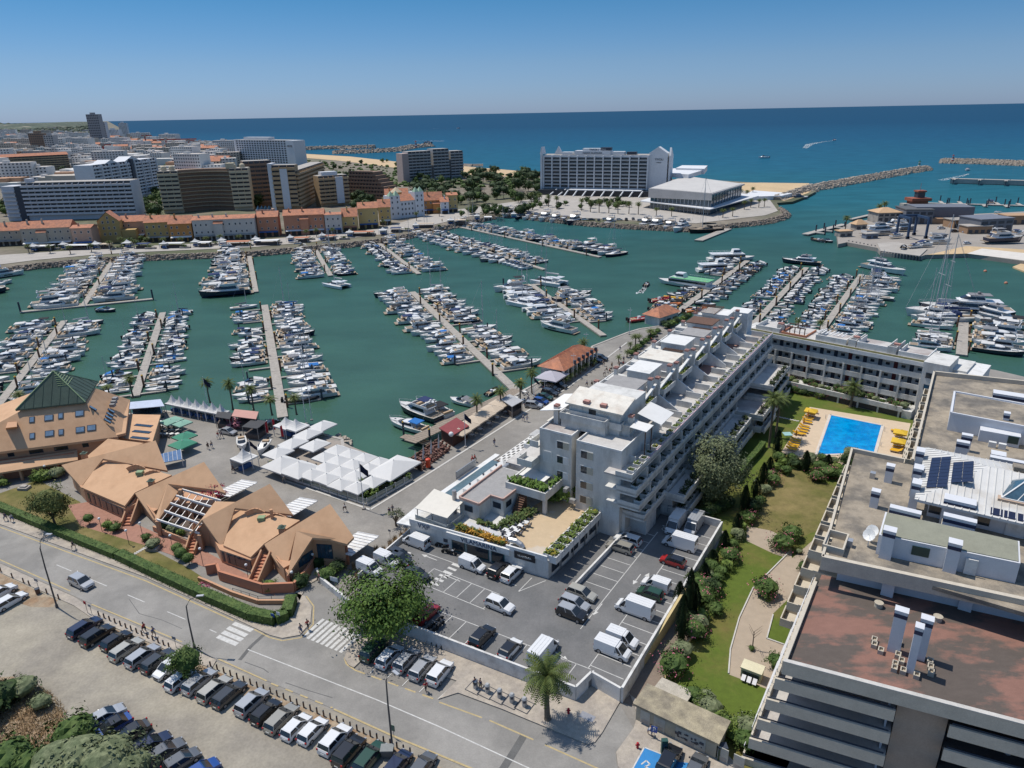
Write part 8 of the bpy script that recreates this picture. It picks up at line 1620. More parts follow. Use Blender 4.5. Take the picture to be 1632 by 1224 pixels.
def palm(key,H_,Rf,n,tr,droop,skirt,seed,segs=7):
 rnd=RR(seed);r=vt('palm_tree','palm');bp(r,'trunk',BARKP,lambda b:b.tube([(0,0,-.2),(.06,0,.4),(.12,.05,H_*.5),(.05,0,H_)],[tr*1.7,tr*1.1,tr*.9,tr],8))
 def fr(b,n_,e0,e1,R_f,w_):
  for k in rg_(n_):
   a=k*2.39996+rnd.uniform(-.2,.2);el=e0+(e1-e0)*(k/n_)+rnd.uniform(-.1,.1);R_l=R_f*rnd.uniform(.85,1.1);o=Vc((cos(a),sin(a),0));sd_=Vc((-sin(a),cos(a),0));p=Vc((.05,0,H_));d=o*cos(el)+Vc((0,0,sin(el)))
   for j in rg_(segs):
    q=p+d*(R_l/segs);t=(j+.5)/segs;ww=w_*sin(pi*min(.97,t*.85+.12));dn=(d+Vc((0,0,-droop*(1./segs)*3))).normalized()
    for s_ in(-1,1):
     for m_ in(0,.5):
      c=p.lerp(q,m_);tip=c+sd_*s_*ww+dn*ww*.6-Zv(ww*.35);b.add([c,c+d*(R_l/segs*.42),tip],[(0,1,2)])
    p,d=q,dn
 bp(r,'fronds',F_PA,lambda b:fr(b,n,1.25,-.35,Rf,Rf*.22))
 if skirt:bp(r,'dead_fronds',F_PAD,lambda b:fr(b,n//3,-.5,-1.2,Rf*.62,Rf*.2))
 freeze(r);VT[key]=r
palm('phoenix',6.2,3.6,46,.34,.55,True,1);palm('tall',9.5,2.5,34,.2,.6,True,2);palm('quay',6.,2.3,30,.2,.6,True,3);palm('small',1.6,1.5,22,.14,.5,False,4,5)
TG=RR(9)
def plant(key,px,py,label,sc=1.,z=2.5,group=None,h=None,name=None,stretch=None):
 p=W(px,py,z);s_=(sc,sc,sc*(stretch or 1));o=dup(VT[key],(p.x,p.y,z),TG.uniform(0,6.28),label,scale=s_,group=group)
 if name:o.name=name
 return o
def pt_(key,bx,by,ty,label,H0,z=2.5,group=None,sc=1.):
 h=H(bx,by,ty,z);s_=h/H0;p=W(bx,by,z);dup(VT[key],(p.x,p.y,z),TG.uniform(0,6.28),label,scale=(sc,sc,s_),group=group)
pt_('phoenix',873,1147,1078,'big feather palm on the cobbled pavement in front of the car park',6.2)
pt_('tall',1226,713,637,'taller slender palm on the lawn left of the pool',9.5,sc=1.25);pt_('tall',1236,697,636,'second slender palm on the lawn, leaning to the pool',9.5,sc=1.25)
pt_('phoenix',1355,648,617,'feather palm behind the swimming pool',6.2,sc=.85);pt_('phoenix',1484,655,612,'feather palm against the end tower of the gallery wing',6.2,sc=.8)
PG='palms along the quay'
for x,y,t,l in((335,641,609,'palm behind the last of the white peaked tents'),(371,652,612,'palm at the water between the tents and the pink stall'),(404,653,620,'palm behind the pink flower stall'),(434,661,636,'short palm left of the palm square pontoon'),(473,660,633,'short palm right of the palm square pontoon'),(173,626,616,'short palm by the pyramid roof pontoon, left one'),(212,632,604,'palm at the foot of the pyramid roof pontoon'),(36,650,628,'palm crown showing behind the salmon house roofs'),(848,628,594,'palm with yellowish crown at the gangway'),(829,637,610,'palm at the grey bar roof'),(798,653,623,'palm among the beige awnings, far one'),(761,674,637,'palm among the beige awnings, near one'),(929,572,545,'tall palm at the left end of the tiled pavilion'),(1037,541,527,'palm on the promenade beyond the tiled pavilion'),(1012,552,536,'palm right of the tiled pavilion')):pt_('quay',x,y,t,l,6.,group=PG)
for k,(x,y)in enu(((934,590),(946,584),(917,601),(909,607),(902,612),(895,596),(884,608),(1004,556),(1019,544),(999,569),(1014,562),(986,578),(925,596))):plant('small',x,y,'low fan palm in the planter row along the promenade',1.,group='low palms along the promenade')
for k,(x,y)in enu(((847,326),(860,328),(874,330),(887,332),(927,336),(941,338),(955,339),(970,340),(985,341),(1002,341),(1017,342))):pt_('quay',x,y,y-17,f'{ORD[k]} palm of the row in front of the beach hotel',6.,z=2,group='palms in front of the hotel',sc=1.5)
for k,(x,y)in enu(((1152,347),(1070,345),(1046,345),(1167,345),(1186,334),(1196,331),(1209,331),(1218,330),(1162,313),(1180,316),(1190,317),(1199,312))):pt_('quay',x,y,y-12,f'{ORD[k]} palm around the glass conference centre',6.,z=2,group='palms at the conference centre',sc=1.3)
for x,y,t,l in((1400,344,328,'tall palm by the sandy-roofed harbour house, left one'),(1408,342,324,'tall palm by the sandy-roofed harbour house, right one'),(1347,366,347,'bushy palm by the small kiosk'),(1449,342,331,'palm behind the grey workshop')):pt_('quay',x,y,t,l,6.,z=2,sc=1.5)
for k,(x,y)in enu(((47,404),(80,404),(113,405),(146,402),(176,398),(194,392),(215,396),(236,392),(262,393),(290,392),(330,391),(352,388),(383,388),(428,366),(436,364),(443,365),(489,380),(505,378),(531,377),(611,364),(664,352),(700,345))):pt_('quay',x,y,y-12,f'{ORD[k]} palm from the left on the waterfront street',6.,z=2,group='palms on the waterfront street',sc=1.1)
for x,y,l in((1272,522,'small palm on the roof terrace of the gallery wing, left one'),(1306,524,'small palm on the roof terrace of the gallery wing, right one')):plant('small',x,y,l,1.1,z=15.3)
plant('big',612,1003,'big spreading tree at the left corner of the car park',1.02);plant('eucal',1140,800,'tall feathery olive-green tree beside the terraced row',.95);plant('yellow_green',89,838,'yellow-green tree on the front lawn',1.1,stretch=1.2);plant('round',302,1078,'round dense tree between the parked cars and the road',1.);plant('olive',632,838,'small olive tree in a round bed on the promenade',1.05)
plant('bushl',895,796,'citrus tree in the corner of the roof terrace',2.,z=6.9,name='tree')
for x,yb,yt,l in((1085,1022,948,'tallest front cypress beside the car park wall'),(1096,984,909,'cypress behind the tallest one'),(1105,978,930,'cypress right of the wall, short of the tall pair'),(1081,968,928,'cypress touching the white car park wall'),(1121,928,897,'small cypress half way along the wall'),(1135,900,876,'slim cypress above the fan palm'),(1153,878,846,'cypress level with the white van'),(1174,850,819,'cypress next to the camper corner'),(1185,817,774,'tall cypress at the shady corner'),(1203,793,762,'cypress at the start of the dry lawn'),(1214,775,738,'dark cypress behind the dry lawn, left one'),(1225,758,729,'dark cypress behind the dry lawn, right one'),(1237,728,686,'cypress at the lower left corner of the pool terrace'),(1282,751,719,'dark cypress below the pool, left one'),(1318,746,725,'short cypress below the pool, right one')):
 h=H(x,yb,yt,2.5);p=W(x,yb,2.5);dup(VT['cyp'],(p.x,p.y,2.5),TG.uniform(0,6),l,scale=(1.05,1.05,h/7.2))
BN=dict(bush='green',bushd='dark green',bushl='bright green',busho='grey-green',olean='pink-flowered')
def bsh(lst,where,group):
 for k,(kd,x,y,s_)in enu(lst):plant(kd,x,y,f'{BN[kd]} bush, {ORD[k % 30]} {where}',s_,group=group)
bsh([('olean',1247,874,1.25),('bush',1262,858,1.35),('olean',1219,948,1.25),('bush',1281,910,.85),('bush',1236,1062,1.),('bush',1198,1036,.35),('olean',1072,1070,1.25),('busho',1086,1046,1.1),('busho',1273,882,.4)],'on or by the sandy garden path','bushes by the garden path')
def zz(x,y):return(960+x/2.55,740+y/2.55)
L1=[]
for k,(x,y,s_)in enu(((530,340,.9),(548,300,.9),(518,392,1.1),(505,425,1.),(478,450,.9),(412,560,1.2),(440,520,1.2),(455,605,1.),(392,665,1.),(372,700,1.1),(405,625,.9),(440,430,1.),(592,235,1.),(615,190,1.1),(640,160,.9),(662,118,.9),(690,80,1.),(565,262,.9),(372,480,1.),(395,505,1.1),(350,640,.9),(465,480,.9),(430,470,.8))):L1.append((('bush','busho','olean','bushl','bush','olean','bushd')[k%7],*zz(x,y),s_))
bsh(L1,'in the shrub border below the car park wall','bushes in the border along the wall')
bsh([(('bushl','bush','bushl','busho')[k%4],*zz(x,y),s_)for k,(x,y,s_)in enu(((335,950,1.),(370,965,1.1),(400,990,1.1),(435,1015,1.1),(465,1050,1.1),(495,1075,1.),(545,1085,1.1),(585,1100,1.1),(610,1060,.9),(575,1140,1.1),(540,1125,.9),(420,975,.9)))],'in the hedge above the utility building','bushes above the utility building')
def zy(x,y):return(1200+x/3.778,500+y/3.778)
bsh([(('bush','bushd','busho','bush','olean','bushl')[k%6],*zy(x,y),s_)for k,(x,y,s_)in enu(((150,885,1.1),(250,925,1.),(340,890,1.),(400,945,1.2),(450,985,1.2),(500,945,1.1),(525,1000,1.2),(560,910,1.1),(590,870,1.2),(200,965,1.),(380,1005,1.),(140,940,1.),(230,880,.8),(300,930,.9),(480,905,.8),(560,960,1.),(110,990,.9),(180,905,.9),(410,880,.8)))],'in the planting south of the pool','bushes below the pool')
rw=RR(31)
bsh([(('bush','bushd','bushl','bushd','olean')[k%5],1236+k*8.1,621+k*1.35+rw.uniform(-2,2),rw.uniform(.7,1.1))for k in rg_(26)],'from the left in front of the gallery wing','bushes in front of the gallery wing')
for k in rg_(24):
 p=wa+wd*(1.2+k*1.6)+wn*rw.uniform(1.5,4.3);dup(VT[('bush','bushd','olean','busho')[k%4]],(p.x,p.y,4.35),rw.uniform(0,6),f'{BN[("bush", "bushd", "olean", "busho")[k % 4]]} plant, {ORD[k]} on the raised terrace of the wing',scale=rw.uniform(.6,.9),group='plants on the raised wing terrace')
bsh([('bushd',1100+k*5.6+rw.uniform(-4,4),806-k*9.+rw.uniform(-4,4),rw.uniform(1.,1.5))for k in rg_(19)],'in the deep shade along the terraced row','dark bushes along the terraced row')
bsh([(('bushd','bush')[k%2],1118+k*7,828-k*3.5,1.)for k in rg_(7)]+[('bushl',1112,836-8,.8),('bushl',1126,822,.8)],'behind the camper end wall','bushes behind the end wall')
def hdg(label,pts,w_,h,m,n_per=26,z=2.5,name='hedge',wob=.12,leaf=.2):
 rnd=RR(len(label));r_=thg(name,label,'hedge',W(*pts[0],z));q=[W(x,y,z)for x,y in pts]
 def cb(b):
  for i in rg_(len(q)-1):b.bm_q((q[i].x,q[i].y,z+h/2),(q[i+1].x,q[i+1].y,z+h/2),w_*.86,h*.95)
 part(r_,'hedge_core',m,cb)
 b=MB()
 for i in rg_(len(q)-1):
  a,c=q[i],q[i+1];d=(c-a);L=d.length;d.normalize();nr=Vc((-d.y,d.x,0))
  for k in rg_(int(L*n_per*(w_+2*h))):
   t=rnd.random()*L;s_=rnd.random()*(w_+2*h);f=1 if rnd.random()<.5 else-1
   if s_<w_:off,zz_,nn=rnd.uniform(-w_/2,w_/2),h,Zv(1)
   else:off,zz_,nn=f*w_/2,rnd.uniform(0,h),nr*f
   p=a+d*t+nr*off+Zv(zz_)+nn*rnd.uniform(-.05,wob);nn=(nn+Vc((rnd.uniform(-.8,.8),rnd.uniform(-.8,.8),rnd.uniform(-.3,.8)))).normalized();u=nn.cross(Vc((rnd.uniform(-1,1),rnd.uniform(-1,1),.2))).normalized();e=nn.cross(u);g=leaf*rnd.uniform(.6,1.2)
   b.add([p-u*g*.5,p+e*g*.35,p+u*g*.5,p-e*g*.35],[(0,1,2,3)])
 o=b.build('leaves',m,r_);o['kind']='stuff';return r_
hdg('long clipped hedge between the pavement and the front lawn, left half',[(-120,770),(0,812),(110,858),(187,889)],1.6,1.3,F_MD,14)
hdg('long clipped hedge along the pavement below the salmon ramp',[(191,890),(250,918),(330,955),(400,985),(440,993),(458,985),(466,960)],1.8,1.5,F_MD,14)
hdg('straight dark hedge along the long shaded lawn',[(1172,770),(1188,745),(1204,728),(1216,712)],1.3,1.4,F_MD,14)
hdg('ivy bank below the glazed gable of the end house',[(498,905),(520,893),(553,872)],2.6,1.6,F_DK,12)
bougain=MB();leaves(bougain,V3((346,782,8.2)),(2.6,1.6,1.),700,.28,RR(2),12);o=bougain.build('bougainvillea',F_RD);tag(o,'red bougainvillea climbing over the pergola court corner','climbing plant')
bougain=MB();leaves(bougain,V3((320,935,3.6)),(1.6,.8,.5),260,.22,RR(3),9);o=bougain.build('bougainvillea',F_PK);tag(o,'pink bougainvillea spilling over the clipped hedge','climbing plant')
for k,(kd,x,y,s_,l)in enu((('bushl',64,765,1.3,'bright green shrub under the gallery, left one'),('bushl',76,764,1.3,'bright green shrub under the gallery, right one'),('busho',92,762,1.2,'pale shrub at the right end of the gallery'),('bushl',6,774,1.,'small bright shrub beside the left palm trunk'),('bushl',172,842,.9,'leafy bush below the first salmon stair'),('bush',186,846,.85,'rounded bush below the first salmon stair'),('bush',234,861,.7,'low bush at the brick terrace edge'),('busho',245,874,.9,'grey-green bush beside the flat stone block'),('bushl',288,852,.7,'bright bush inside the pergola court wall'),('bushd',264,842,.8,'dark bush inside the pergola court'),('busho',276,848,.8,'grey bush inside the pergola court'),('bushd',538,912,1.,'dark shrub at the narrow entrance path'),('bush',524,924,1.2,'green shrub at the car park entrance corner'),('bushl',430,938,.9,'bright fern-like shrub under the end house tip'),('bushd',480,934,1.,'dark shrub on the curved salmon wall'))):plant(kd,x,y,l,s_)
for x,y,r_,l in((143,836,.95,'clipped ball bush on the front lawn by the brick terrace'),(284,884,1.,'upper left clipped ball of the topiary group'),(290,892,1.1,'middle clipped ball of the topiary group'),(302,900,1.,'lower clipped ball of the topiary group')):
 p=W(x,y,2.5);t=thg('topiary_ball',l,'topiary',p);part(t,'stem',BARK,lambda b:b.tube([p,p+Zv(.9)],.07,6));b=MB();b.ball((p.x,p.y,p.z+1.4),r_*.92,r_*.92,r_*.7,12,8,.05);leaves(b,(p.x,p.y,p.z+1.4),(r_,r_,r_*.75),500,.16,RR(int(x)),60,.9);b.build('foliage',F_MD,t)
bsh([(('bushd','bush','bushl')[k%3],1062+5*k,523-2.2*k,1.1)for k in rg_(8)]+[('bush',1006+6*k,566-5*k,.9)for k in rg_(8)],'on the promenade past the tiled pavilion','promenade end bushes')
for k,(x,y)in enu(((570,917),(578,908),(588,903),(583,893),(597,893),(605,884),(612,879),(600,878),(622,868),(630,862),(640,855),(648,850),(592,912),(565,905))):
 p=W(x,y,2.6);b=MB();rg=RR(k+90)
 for j in rg_(130):
  a=rg.random()*6.28;h=rg.uniform(.5,1.2);r2=rg.uniform(.2,.9);o_=Vc((cos(a),sin(a),0));s_=Vc((-sin(a),cos(a),0))*.05;q=p+o_*r2*.3;b.add([q-s_,q+s_,q+o_*r2*.5+Zv(h)],[(0,1,2)])
 b.ball((p.x,p.y,p.z),.5,.5,.5,8,5,.2);tag(b.build('ornamental_grass',F_DRY if k%4 else BROWND),f'{ORD[k]} tuft of straw-coloured ornamental grass along the planter wall','grass tuft','ornamental grasses at the planter wall')
scr=MB();rs=RR(12);
for k in rg_(9000):
 x=rs.uniform(-60,108);y=rs.uniform(1075,1235)
 if(x-20)**2/95**2+(y-1175)**2/92**2>1:continue
 p=W(x,y,2.53);a=rs.random()*6.28;h=rs.uniform(.15,.6);o_=Vc((cos(a),sin(a),0));s_=Vc((-sin(a),cos(a),0))*.05;scr.add([p-s_,p+s_,p+o_*.3+Zv(h)],[(0,1,2)])
o=scr.build('dry_grass',F_DRY);o['kind']='stuff'
sht('scrub_patch',P([(-120,1085),(20,1078),(70,1100),(100,1140),(110,1185),(150,1240),(-120,1260)],2.54),2.542,BROWND)
for k,(kd,x,y,s_,l)in enu((('bush',124,1185,2.,'bright green bush in front of the lower car row'),('bushd',8,1122,1.6,'dark green scrub bush in the lower left corner, upper one'),('busho',40,1108,1.3,'grey scrub bush above the dry grass'),('bush',20,1228,2.1,'green bush at the bottom left corner'),('bush',52,1238,1.8,'green bush second from the bottom left corner'),('busho',100,1236,2.,'pale grey-green reed clump at the bottom edge, left part'),('busho',138,1234,2.2,'pale grey-green reed clump at the bottom edge, middle part'),('busho',175,1236,2.2,'pale grey-green reed clump at the bottom edge, right part'),('busho',212,1240,1.6,'small pale reed clump closing the clump row'),('bushd',-20,1150,1.6,'dark bush cut by the left edge'),('busho',68,1128,.9,'little grey bush on the slope of dry grass'))):plant(kd,x,y,l,s_)
rp_=RR(19);K=0
def grove(n,xr,yr,keys,where,group,cond=lambda x,y:True,sc=(.8,1.2)):
 i=0;t=0
 while i<n and t<n*30:
  t+=1;x,y=rp_.uniform(*xr),rp_.uniform(*yr)
  if not cond(x,y):continue
  kd=rp_.choice(keys);nm={'pine':'dark spreading pine','far':'dark leafy tree','farl':'lighter green tree'}[kd];plant(kd,x,y,f'{nm} {where}',rp_.uniform(*sc),z=2.,group=f'{nm}s {group}');i+=1
grove(85,(655,858),(285,326),['pine','far','farl','pine'],'in the park between yellow houses and beach hotel','in the park',lambda x,y:y>300-(x-655)*.02-(14 if x>745 else 0)and y<332-(x-655)*.045)
grove(24,(842,1010),(319,334),['farl','far'],'beside the beach hotel podium','by the hotel',lambda x,y:y>324 or x<862,(.4,.7));grove(26,(640,850),(276,294),['far','pine','farl'],'behind the park near the beach','behind the park',lambda x,y:x>745 or y>288)
grove(12,(212,262),(312,350),['far','farl'],'between the bluish block and the curved hotel','between the blocks');grove(12,(404,436),(300,335),['far','pine'],'between curved hotel and zigzag block','beside the zigzag block');grove(14,(556,618),(305,330),['far','pine'],'below the brown stepped block','below the stepped block');grove(10,(-20,28),(318,358),['farl','far'],'at the left picture edge behind the tiled houses','at the left edge');grove(12,(70,160),(268,282),['far','pine'],'below the long orange-roofed block','below the orange-roofed block');grove(16,(480,640),(258,275),['farl','far'],'on open ground behind the beach','behind the beach',sc=(.5,.9));grove(22,(340,640),(272,300),['far','farl'],'scattered behind the hotel blocks','scattered behind the blocks',sc=(.6,1));grove(20,(430,850),(333,346),['farl','far'],'along the waterfront street','along the waterfront street',lambda x,y:x>730,(.5,.8));grove(12,(560,640),(330,340),['far'],'behind the yellow gabled pair','behind the gabled pair',sc=(.6,.9));grove(8,(196,235),(384,394),['farl','far'],'in the court of the pink house','in the pink court',sc=(.35,.5))
wd_=MB();rnd=RR(44)
for k in rg_(2600):
 x,y=rnd.uniform(-150,150),rnd.uniform(198,222)
 if y<199+max(0,x)*.03:continue
 p=W(x,min(y,225),2);s_=p.length/1131*rnd.uniform(.8,2.);wd_.ball((p.x,p.y,2+s_*.8),s_*1.4,s_*1.4,s_*1.1,5,3,.2,rnd)
o=wd_.build('woods',WOODF);o['kind']='stuff'
sf=MB()
for k in rg_(1500):
 x,y=rnd.uniform(240,860),rnd.uniform(238,300)
 if y<246+(x-474)*.075+8 or(x<640 and y>300):continue
 p=W(x,y,2);s_=rnd.uniform(.8,2.4);sf.ball((p.x,p.y,2+s_*.3),s_*1.6,s_*1.6,s_,5,3,.2,rnd)
o=sf.build('scrub',F_MD);o['kind']='stuff'
for r in VT.values():drop(r)
# tents, parasols and stalls
PARA=mat('white_parasol_cloth',(.6,.59,.565),.85,.04,.8);PARB=mat('beige_parasol_cloth',(.5,.41,.31),.85,.06,.8);PARG=mat('green_parasol_cloth',(.05,.22,.14),.85,.08,.8);PARY=mat('yellow_parasol_cloth',(.62,.4,.03),.8,.06,.8);PARL=mat('lilac_grey_parasol_cloth',(.4,.38,.42),.85,.06,.8);PARK=mat('dark_awning_cloth',(.06,.06,.062),.85,.1,.8)
def prs(label,px,py,z_top,su,sv,m,group=None,z0=2.5,rise=.8,ang=GA,valance=.25):
 c=W(px,py,z_top);t=thg('parasol',label,'parasol',(c.x,c.y,z0),ang,group);h=z_top-z0
 b=MB();q=[(-su/2,-sv/2,h-rise),(su/2,-sv/2,h-rise),(su/2,sv/2,h-rise),(-su/2,sv/2,h-rise)];mid=[(0,-sv/2,h-rise+.06),(su/2,0,h-rise+.06),(0,sv/2,h-rise+.06),(-su/2,0,h-rise+.06)]
 for i in rg_(4):
  b.add([q[i],mid[i],(0,0,h)],[(0,1,2)]);b.add([mid[i],q[(i+1)%4],(0,0,h)],[(0,1,2)])
  a,d=q[i],q[(i+1)%4];b.add([(a[0],a[1],a[2]-valance),(d[0],d[1],d[2]-valance),d,a],[(0,1,2,3)])
 o=b.build('canopy',m);o.parent=t
 o=MB().cyl((0,0),.06,0,h-.05,6).build('pole',STL);o.parent=t
 o=MB().cyl((0,0),.12,h,h+.15,6,.04).build('finial',W2);o.parent=t
 for k in rg_(4):
  b=MB();b.bm_q((0,0,h-.08),(q[k][0],q[k][1],q[k][2]-.02),.04,.04);o=b.build('rib',STL);o.parent=t
 return t
z2=lambda x,y:(250+x/3.98,620+y/3.98)
US=[(1047,205),(955,255),(860,312),(1000,325),(765,372),(1140,355),(1225,382),(1315,408),(1412,435),(1060,400),(1150,422),(1245,446),(1345,472),(1070,465),(1165,492),(1260,518),(980,508),(1075,535),(1165,570),(1270,592),(1365,555)]
for k,(x,y)in enu(US):
 big=k<5;prs(f'{"large" if big else "square"} white parasol, {ORD[k]} counted from the water corner of the restaurant',*z2(x,y),5.6,5.2 if big else 3.95,4.4 if big else 3.95,PARA,'white restaurant parasols',rise=1.15)
for x,y,s_,sv,l in((790,430,6.2,6.,'very large white canopy at the left front of the restaurant'),(900,462,6.2,6.,'very large white canopy next to the left front one'),(1500,450,9.5,6.5,'largest white canopy at the right end of the restaurant')):prs(l,*z2(x,y),6.2,s_,sv,PARA,rise=1.7)
en=thg('restaurant_terrace','fenced restaurant terrace with glass screens and planters under the white parasols','terrace',W(540,760,2.5))
E_=[W(428,744,2.5),W(455,762,2.5),W(585,806,2.5),W(658,765,2.5)]
part(en,'timber_floor',mat('pale_terrace_boards',(.3,.26,.22),.85,.15,.8),lambda b:b.pz([(p.x,p.y)for p in(E_[0],E_[1],E_[2],W(658,752,2.5),W(560,712,2.5),W(545,704,2.5),W(500,698,2.5),W(455,712,2.5))],2.5,2.58))
gs_=gls('terrace_screen_glass',(.16,.2,.19),.1)
for i in rg_(3):
 n=int((E_[i+1]-E_[i]).length/2.4)
 for k in rg_(n):
  p,q=E_[i].lerp(E_[i+1],(k+.04)/n),E_[i].lerp(E_[i+1],(k+.96)/n);part(en,'glass_screen',gs_,lambda b:b.bm_q((p.x,p.y,3.3),(q.x,q.y,3.3),.04,1.3));part(en,'low_wall',W1,lambda b:b.bm_q((p.x,p.y,2.75),(q.x,q.y,2.75),.25,.4));part(en,'post',W2,lambda b:b.box(p.x-.06,p.x+.06,p.y-.06,p.y+.06,2.5,4.1))
for k in rg_(26):
 p=E_[0].lerp(E_[1],k/4)if k<4 else E_[1].lerp(E_[2],(k-4)/14)if k<18 else E_[2].lerp(E_[3],(k-18)/8);nr=Vc((0,.9,0))
 if k%3!=1:continue
 o=MB();leaves(o,(p.x,p.y+.9,3.6),(.7,.7,.8),200,.3,RR(k),12);tag(o.build('terrace_plant',F_LT),f'{ORD[k // 3]} leafy plant along the glass screen of the parasol restaurant','plant','plants at the restaurant edge')
for k,(x,y)in enu(((570,783),(582,788),(592,776),(602,772),(615,764),(630,758),(642,752),(598,784),(577,772))):
 o=MB();p=W(x,y,3.4);leaves(o,p,(1.2,1.2,1.2),300,.34,RR(k+7),12);tag(o.build('terrace_plant',F_LT if k%3 else F_YW),f'{ORD[k]} banana-leaved plant at the right corner of the restaurant','plant','corner plants of the restaurant')
tb_=vt('dining_table','table');bp(tb_,'table_top',W2,lambda b:b.box(-.45,.45,-.45,.45,.72,.76));bp(tb_,'table_leg',STL,lambda b:b.cyl((0,0),.05,0,.72,6))
for sx,sy in((.8,0),(-.8,0),(0,.8),(0,-.8)):
 o=bp(tb_,'chair',mat('chair_grey',(.16,.16,.17),.7),lambda b:(b.box(sx-.22,sx+.22,sy-.22,sy+.22,.42,.47),b.box(sx*1.25-(.03 if sx else.22),sx*1.25+(.03 if sx else.22),sy*1.25-(.03 if sy else.22),sy*1.25+(.03 if sy else.22),.47,.9),b.box(sx-.2,sx-.16,sy-.2,sy-.16,0,.42),b.box(sx+.16,sx+.2,sy+.16,sy+.2,0,.42)))
freeze(tb_)
def tbs(lst,where,group,z=2.55):
 for k,(x,y)in enu(lst):p=W(x,y,z);dup(tb_,(p.x,p.y,z),GA+rw.uniform(-.1,.1),f'{ORD[k % 30]} set of table and chairs {where}',group=group)
tbs([(445+14*i+6*j,752-9*j+4.6*i)for i in rg_(9)for j in rg_(3)],'under the white parasols','restaurant tables under the parasols')
tbs([(256+(k%4)*9,676+(k//4)*6.5)for k in rg_(16)],'on the dark cafe terrace','tables on the cafe terrace')
tbs([(742+13.5*k,693-9.3*k)for k in rg_(8)]+[(752+13.5*k,697-9.3*k)for k in rg_(7)],'between the beige awnings and the street','tables by the beige awnings')
tbs([(806,850),(812,854),(818,847),(824,851),(830,843),(809,859),(838,838)],'on the beige roof terrace','tables on the roof terrace',6.97)
def tn_(label,c,s_,h0,h1,ang,group=None,m=None):
 t=thg('peaked_tent',label,'tent',(c.x,c.y,2.5),ang,group);m=m or PARA
 b=MB();n=5;q=[(-s_/2,-s_/2),(s_/2,-s_/2),(s_/2,s_/2),(-s_/2,s_/2)]
 for i in rg_(4):
  (ax,ay),(bx_,by_)=q[i],q[(i+1)%4]
  for j in rg_(n):
   f0,f1=j/n,(j+1)/n;zf=lambda f:h0+(h1-h0)*f**2.1
   if j<n-1:b.add([(ax*(1-f0),ay*(1-f0),zf(f0)),(bx_*(1-f0),by_*(1-f0),zf(f0)),(bx_*(1-f1),by_*(1-f1),zf(f1)),(ax*(1-f1),ay*(1-f1),zf(f1))],[(0,1,2,3)])
   else:b.add([(ax*(1-f0),ay*(1-f0),zf(f0)),(bx_*(1-f0),by_*(1-f0),zf(f0)),(0,0,h1)],[(0,1,2)])
  b.add([(ax,ay,h0-.3),(bx_,by_,h0-.3),(bx_,by_,h0),(ax,ay,h0)],[(0,1,2,3)])
 o=b.build('canopy',m,None,True);o.parent=t
 for(x,y)in q:o=MB().box(x*.97-.05,x*.97+.05,y*.97-.05,y*.97+.05,0,h0).build('post',RAIL);o.parent=t
 o=MB().add([(-s_/2,s_/2-.02,0),(s_/2,s_/2-.02,0),(s_/2,s_/2-.02,h0-.3),(-s_/2,s_/2-.02,h0-.3)],[(0,1,2,3)]).build('back_panel',PARA);o.parent=t
 o=MB().box(-s_*.35,s_*.35,-.3,.4,0,.9).build('display_table',mat('blue_table_cloth',(.05,.12,.3),.8));o.parent=t
 return t
ta,tb2=W(273,630,7.),W(351,645,7.)
for k in rg_(7):
 c=ta.lerp(tb2,k/6);tn_(f'{ORD[k]} white peaked tent from the left along the water edge',c,(tb2-ta).length/6*.98,2.6,4.8,atan2((tb2-ta).y,(tb2-ta).x),'peaked tents along the water')
for x,y,l in((455,668,'white peaked tent by the gangway, left of a joined pair'),(471,671,'white peaked tent by the gangway, right of a joined pair')):tn_(l,W(x,y,6.5),4.2,2.7,4.6,GA-pi/2)
tn_('single white peaked tent beside the boats on trailers',W(387,719,6.5),4.,2.6,4.7,GA)
def stl_(label,name,poly,h,m,bd_=None,zb=2.5,cat='stall'):
 q=[W(x,y,zb+h)for x,y in poly];c=sum(q,Vc())/len(q);t=thg(name,label,cat,(c.x,c.y,zb));part(t,'roof',m,lambda b:b.pz([(p.x,p.y)for p in q],zb+h-.15,zb+h))
 for p in q:part(t,'post',STL,lambda b:(lambda w_:b.box(w_.x-.06,w_.x+.06,w_.y-.06,w_.y+.06,zb,zb+h-.15))(c.lerp(p,.95)))
 if bd_:part(t,'counter',bd_,lambda b:b.pz([(c.lerp(p,.85).x,c.lerp(p,.85).y)for p in q],zb,zb+h*.4));part(t,'back_wall',bd_,lambda b:b.bm_q((*c.lerp(q[-1],.85).xy,zb+h*.5),(*c.lerp(q[-2],.85).xy,zb+h*.5),.1,h*.85))
 return t
stl_('blue and white glazed pavilion beside the peaked tents','pavilion',[(205,652),(262,647),(256,636),(204,641)],3.2,mat('blue_white_roof',(.45,.5,.6),.7),BG_,cat='pavilion')
stl_('pink-roofed stall on the square','stall',[(369,663),(408,668),(412,656),(374,652)],3.4,mat('pink_roof_sheet',(.5,.27,.22),.8),mat('stall_dark',(.1,.08,.07),.8))
stl_('dark canopied bar left of the pink-roofed stall','stall',[(342,664),(366,668),(371,658),(347,655)],3.,PARK,mat('stall_dark',(.1,.08,.07)));stl_('dark canopied bar right of the pink-roofed stall','stall',[(385,680),(410,683),(426,671),(402,668)],3.,PARK,MATS['stall_dark'])
for k,(x,y)in enu(((363,674),(371,677),(379,677),(376,671),(366,670))):o=MB();p=W(x,y,3.6);leaves(o,p,(1.3,1.3,.9),260,.3,RR(k+70),10);tag(o.build('flower_display',mat('pink_flower_display',(.55,.22,.27),.8,.2,2)),f'{ORD[k]} clump of pink flowers in front of the pink-roofed stall','flowers','pink flower display')
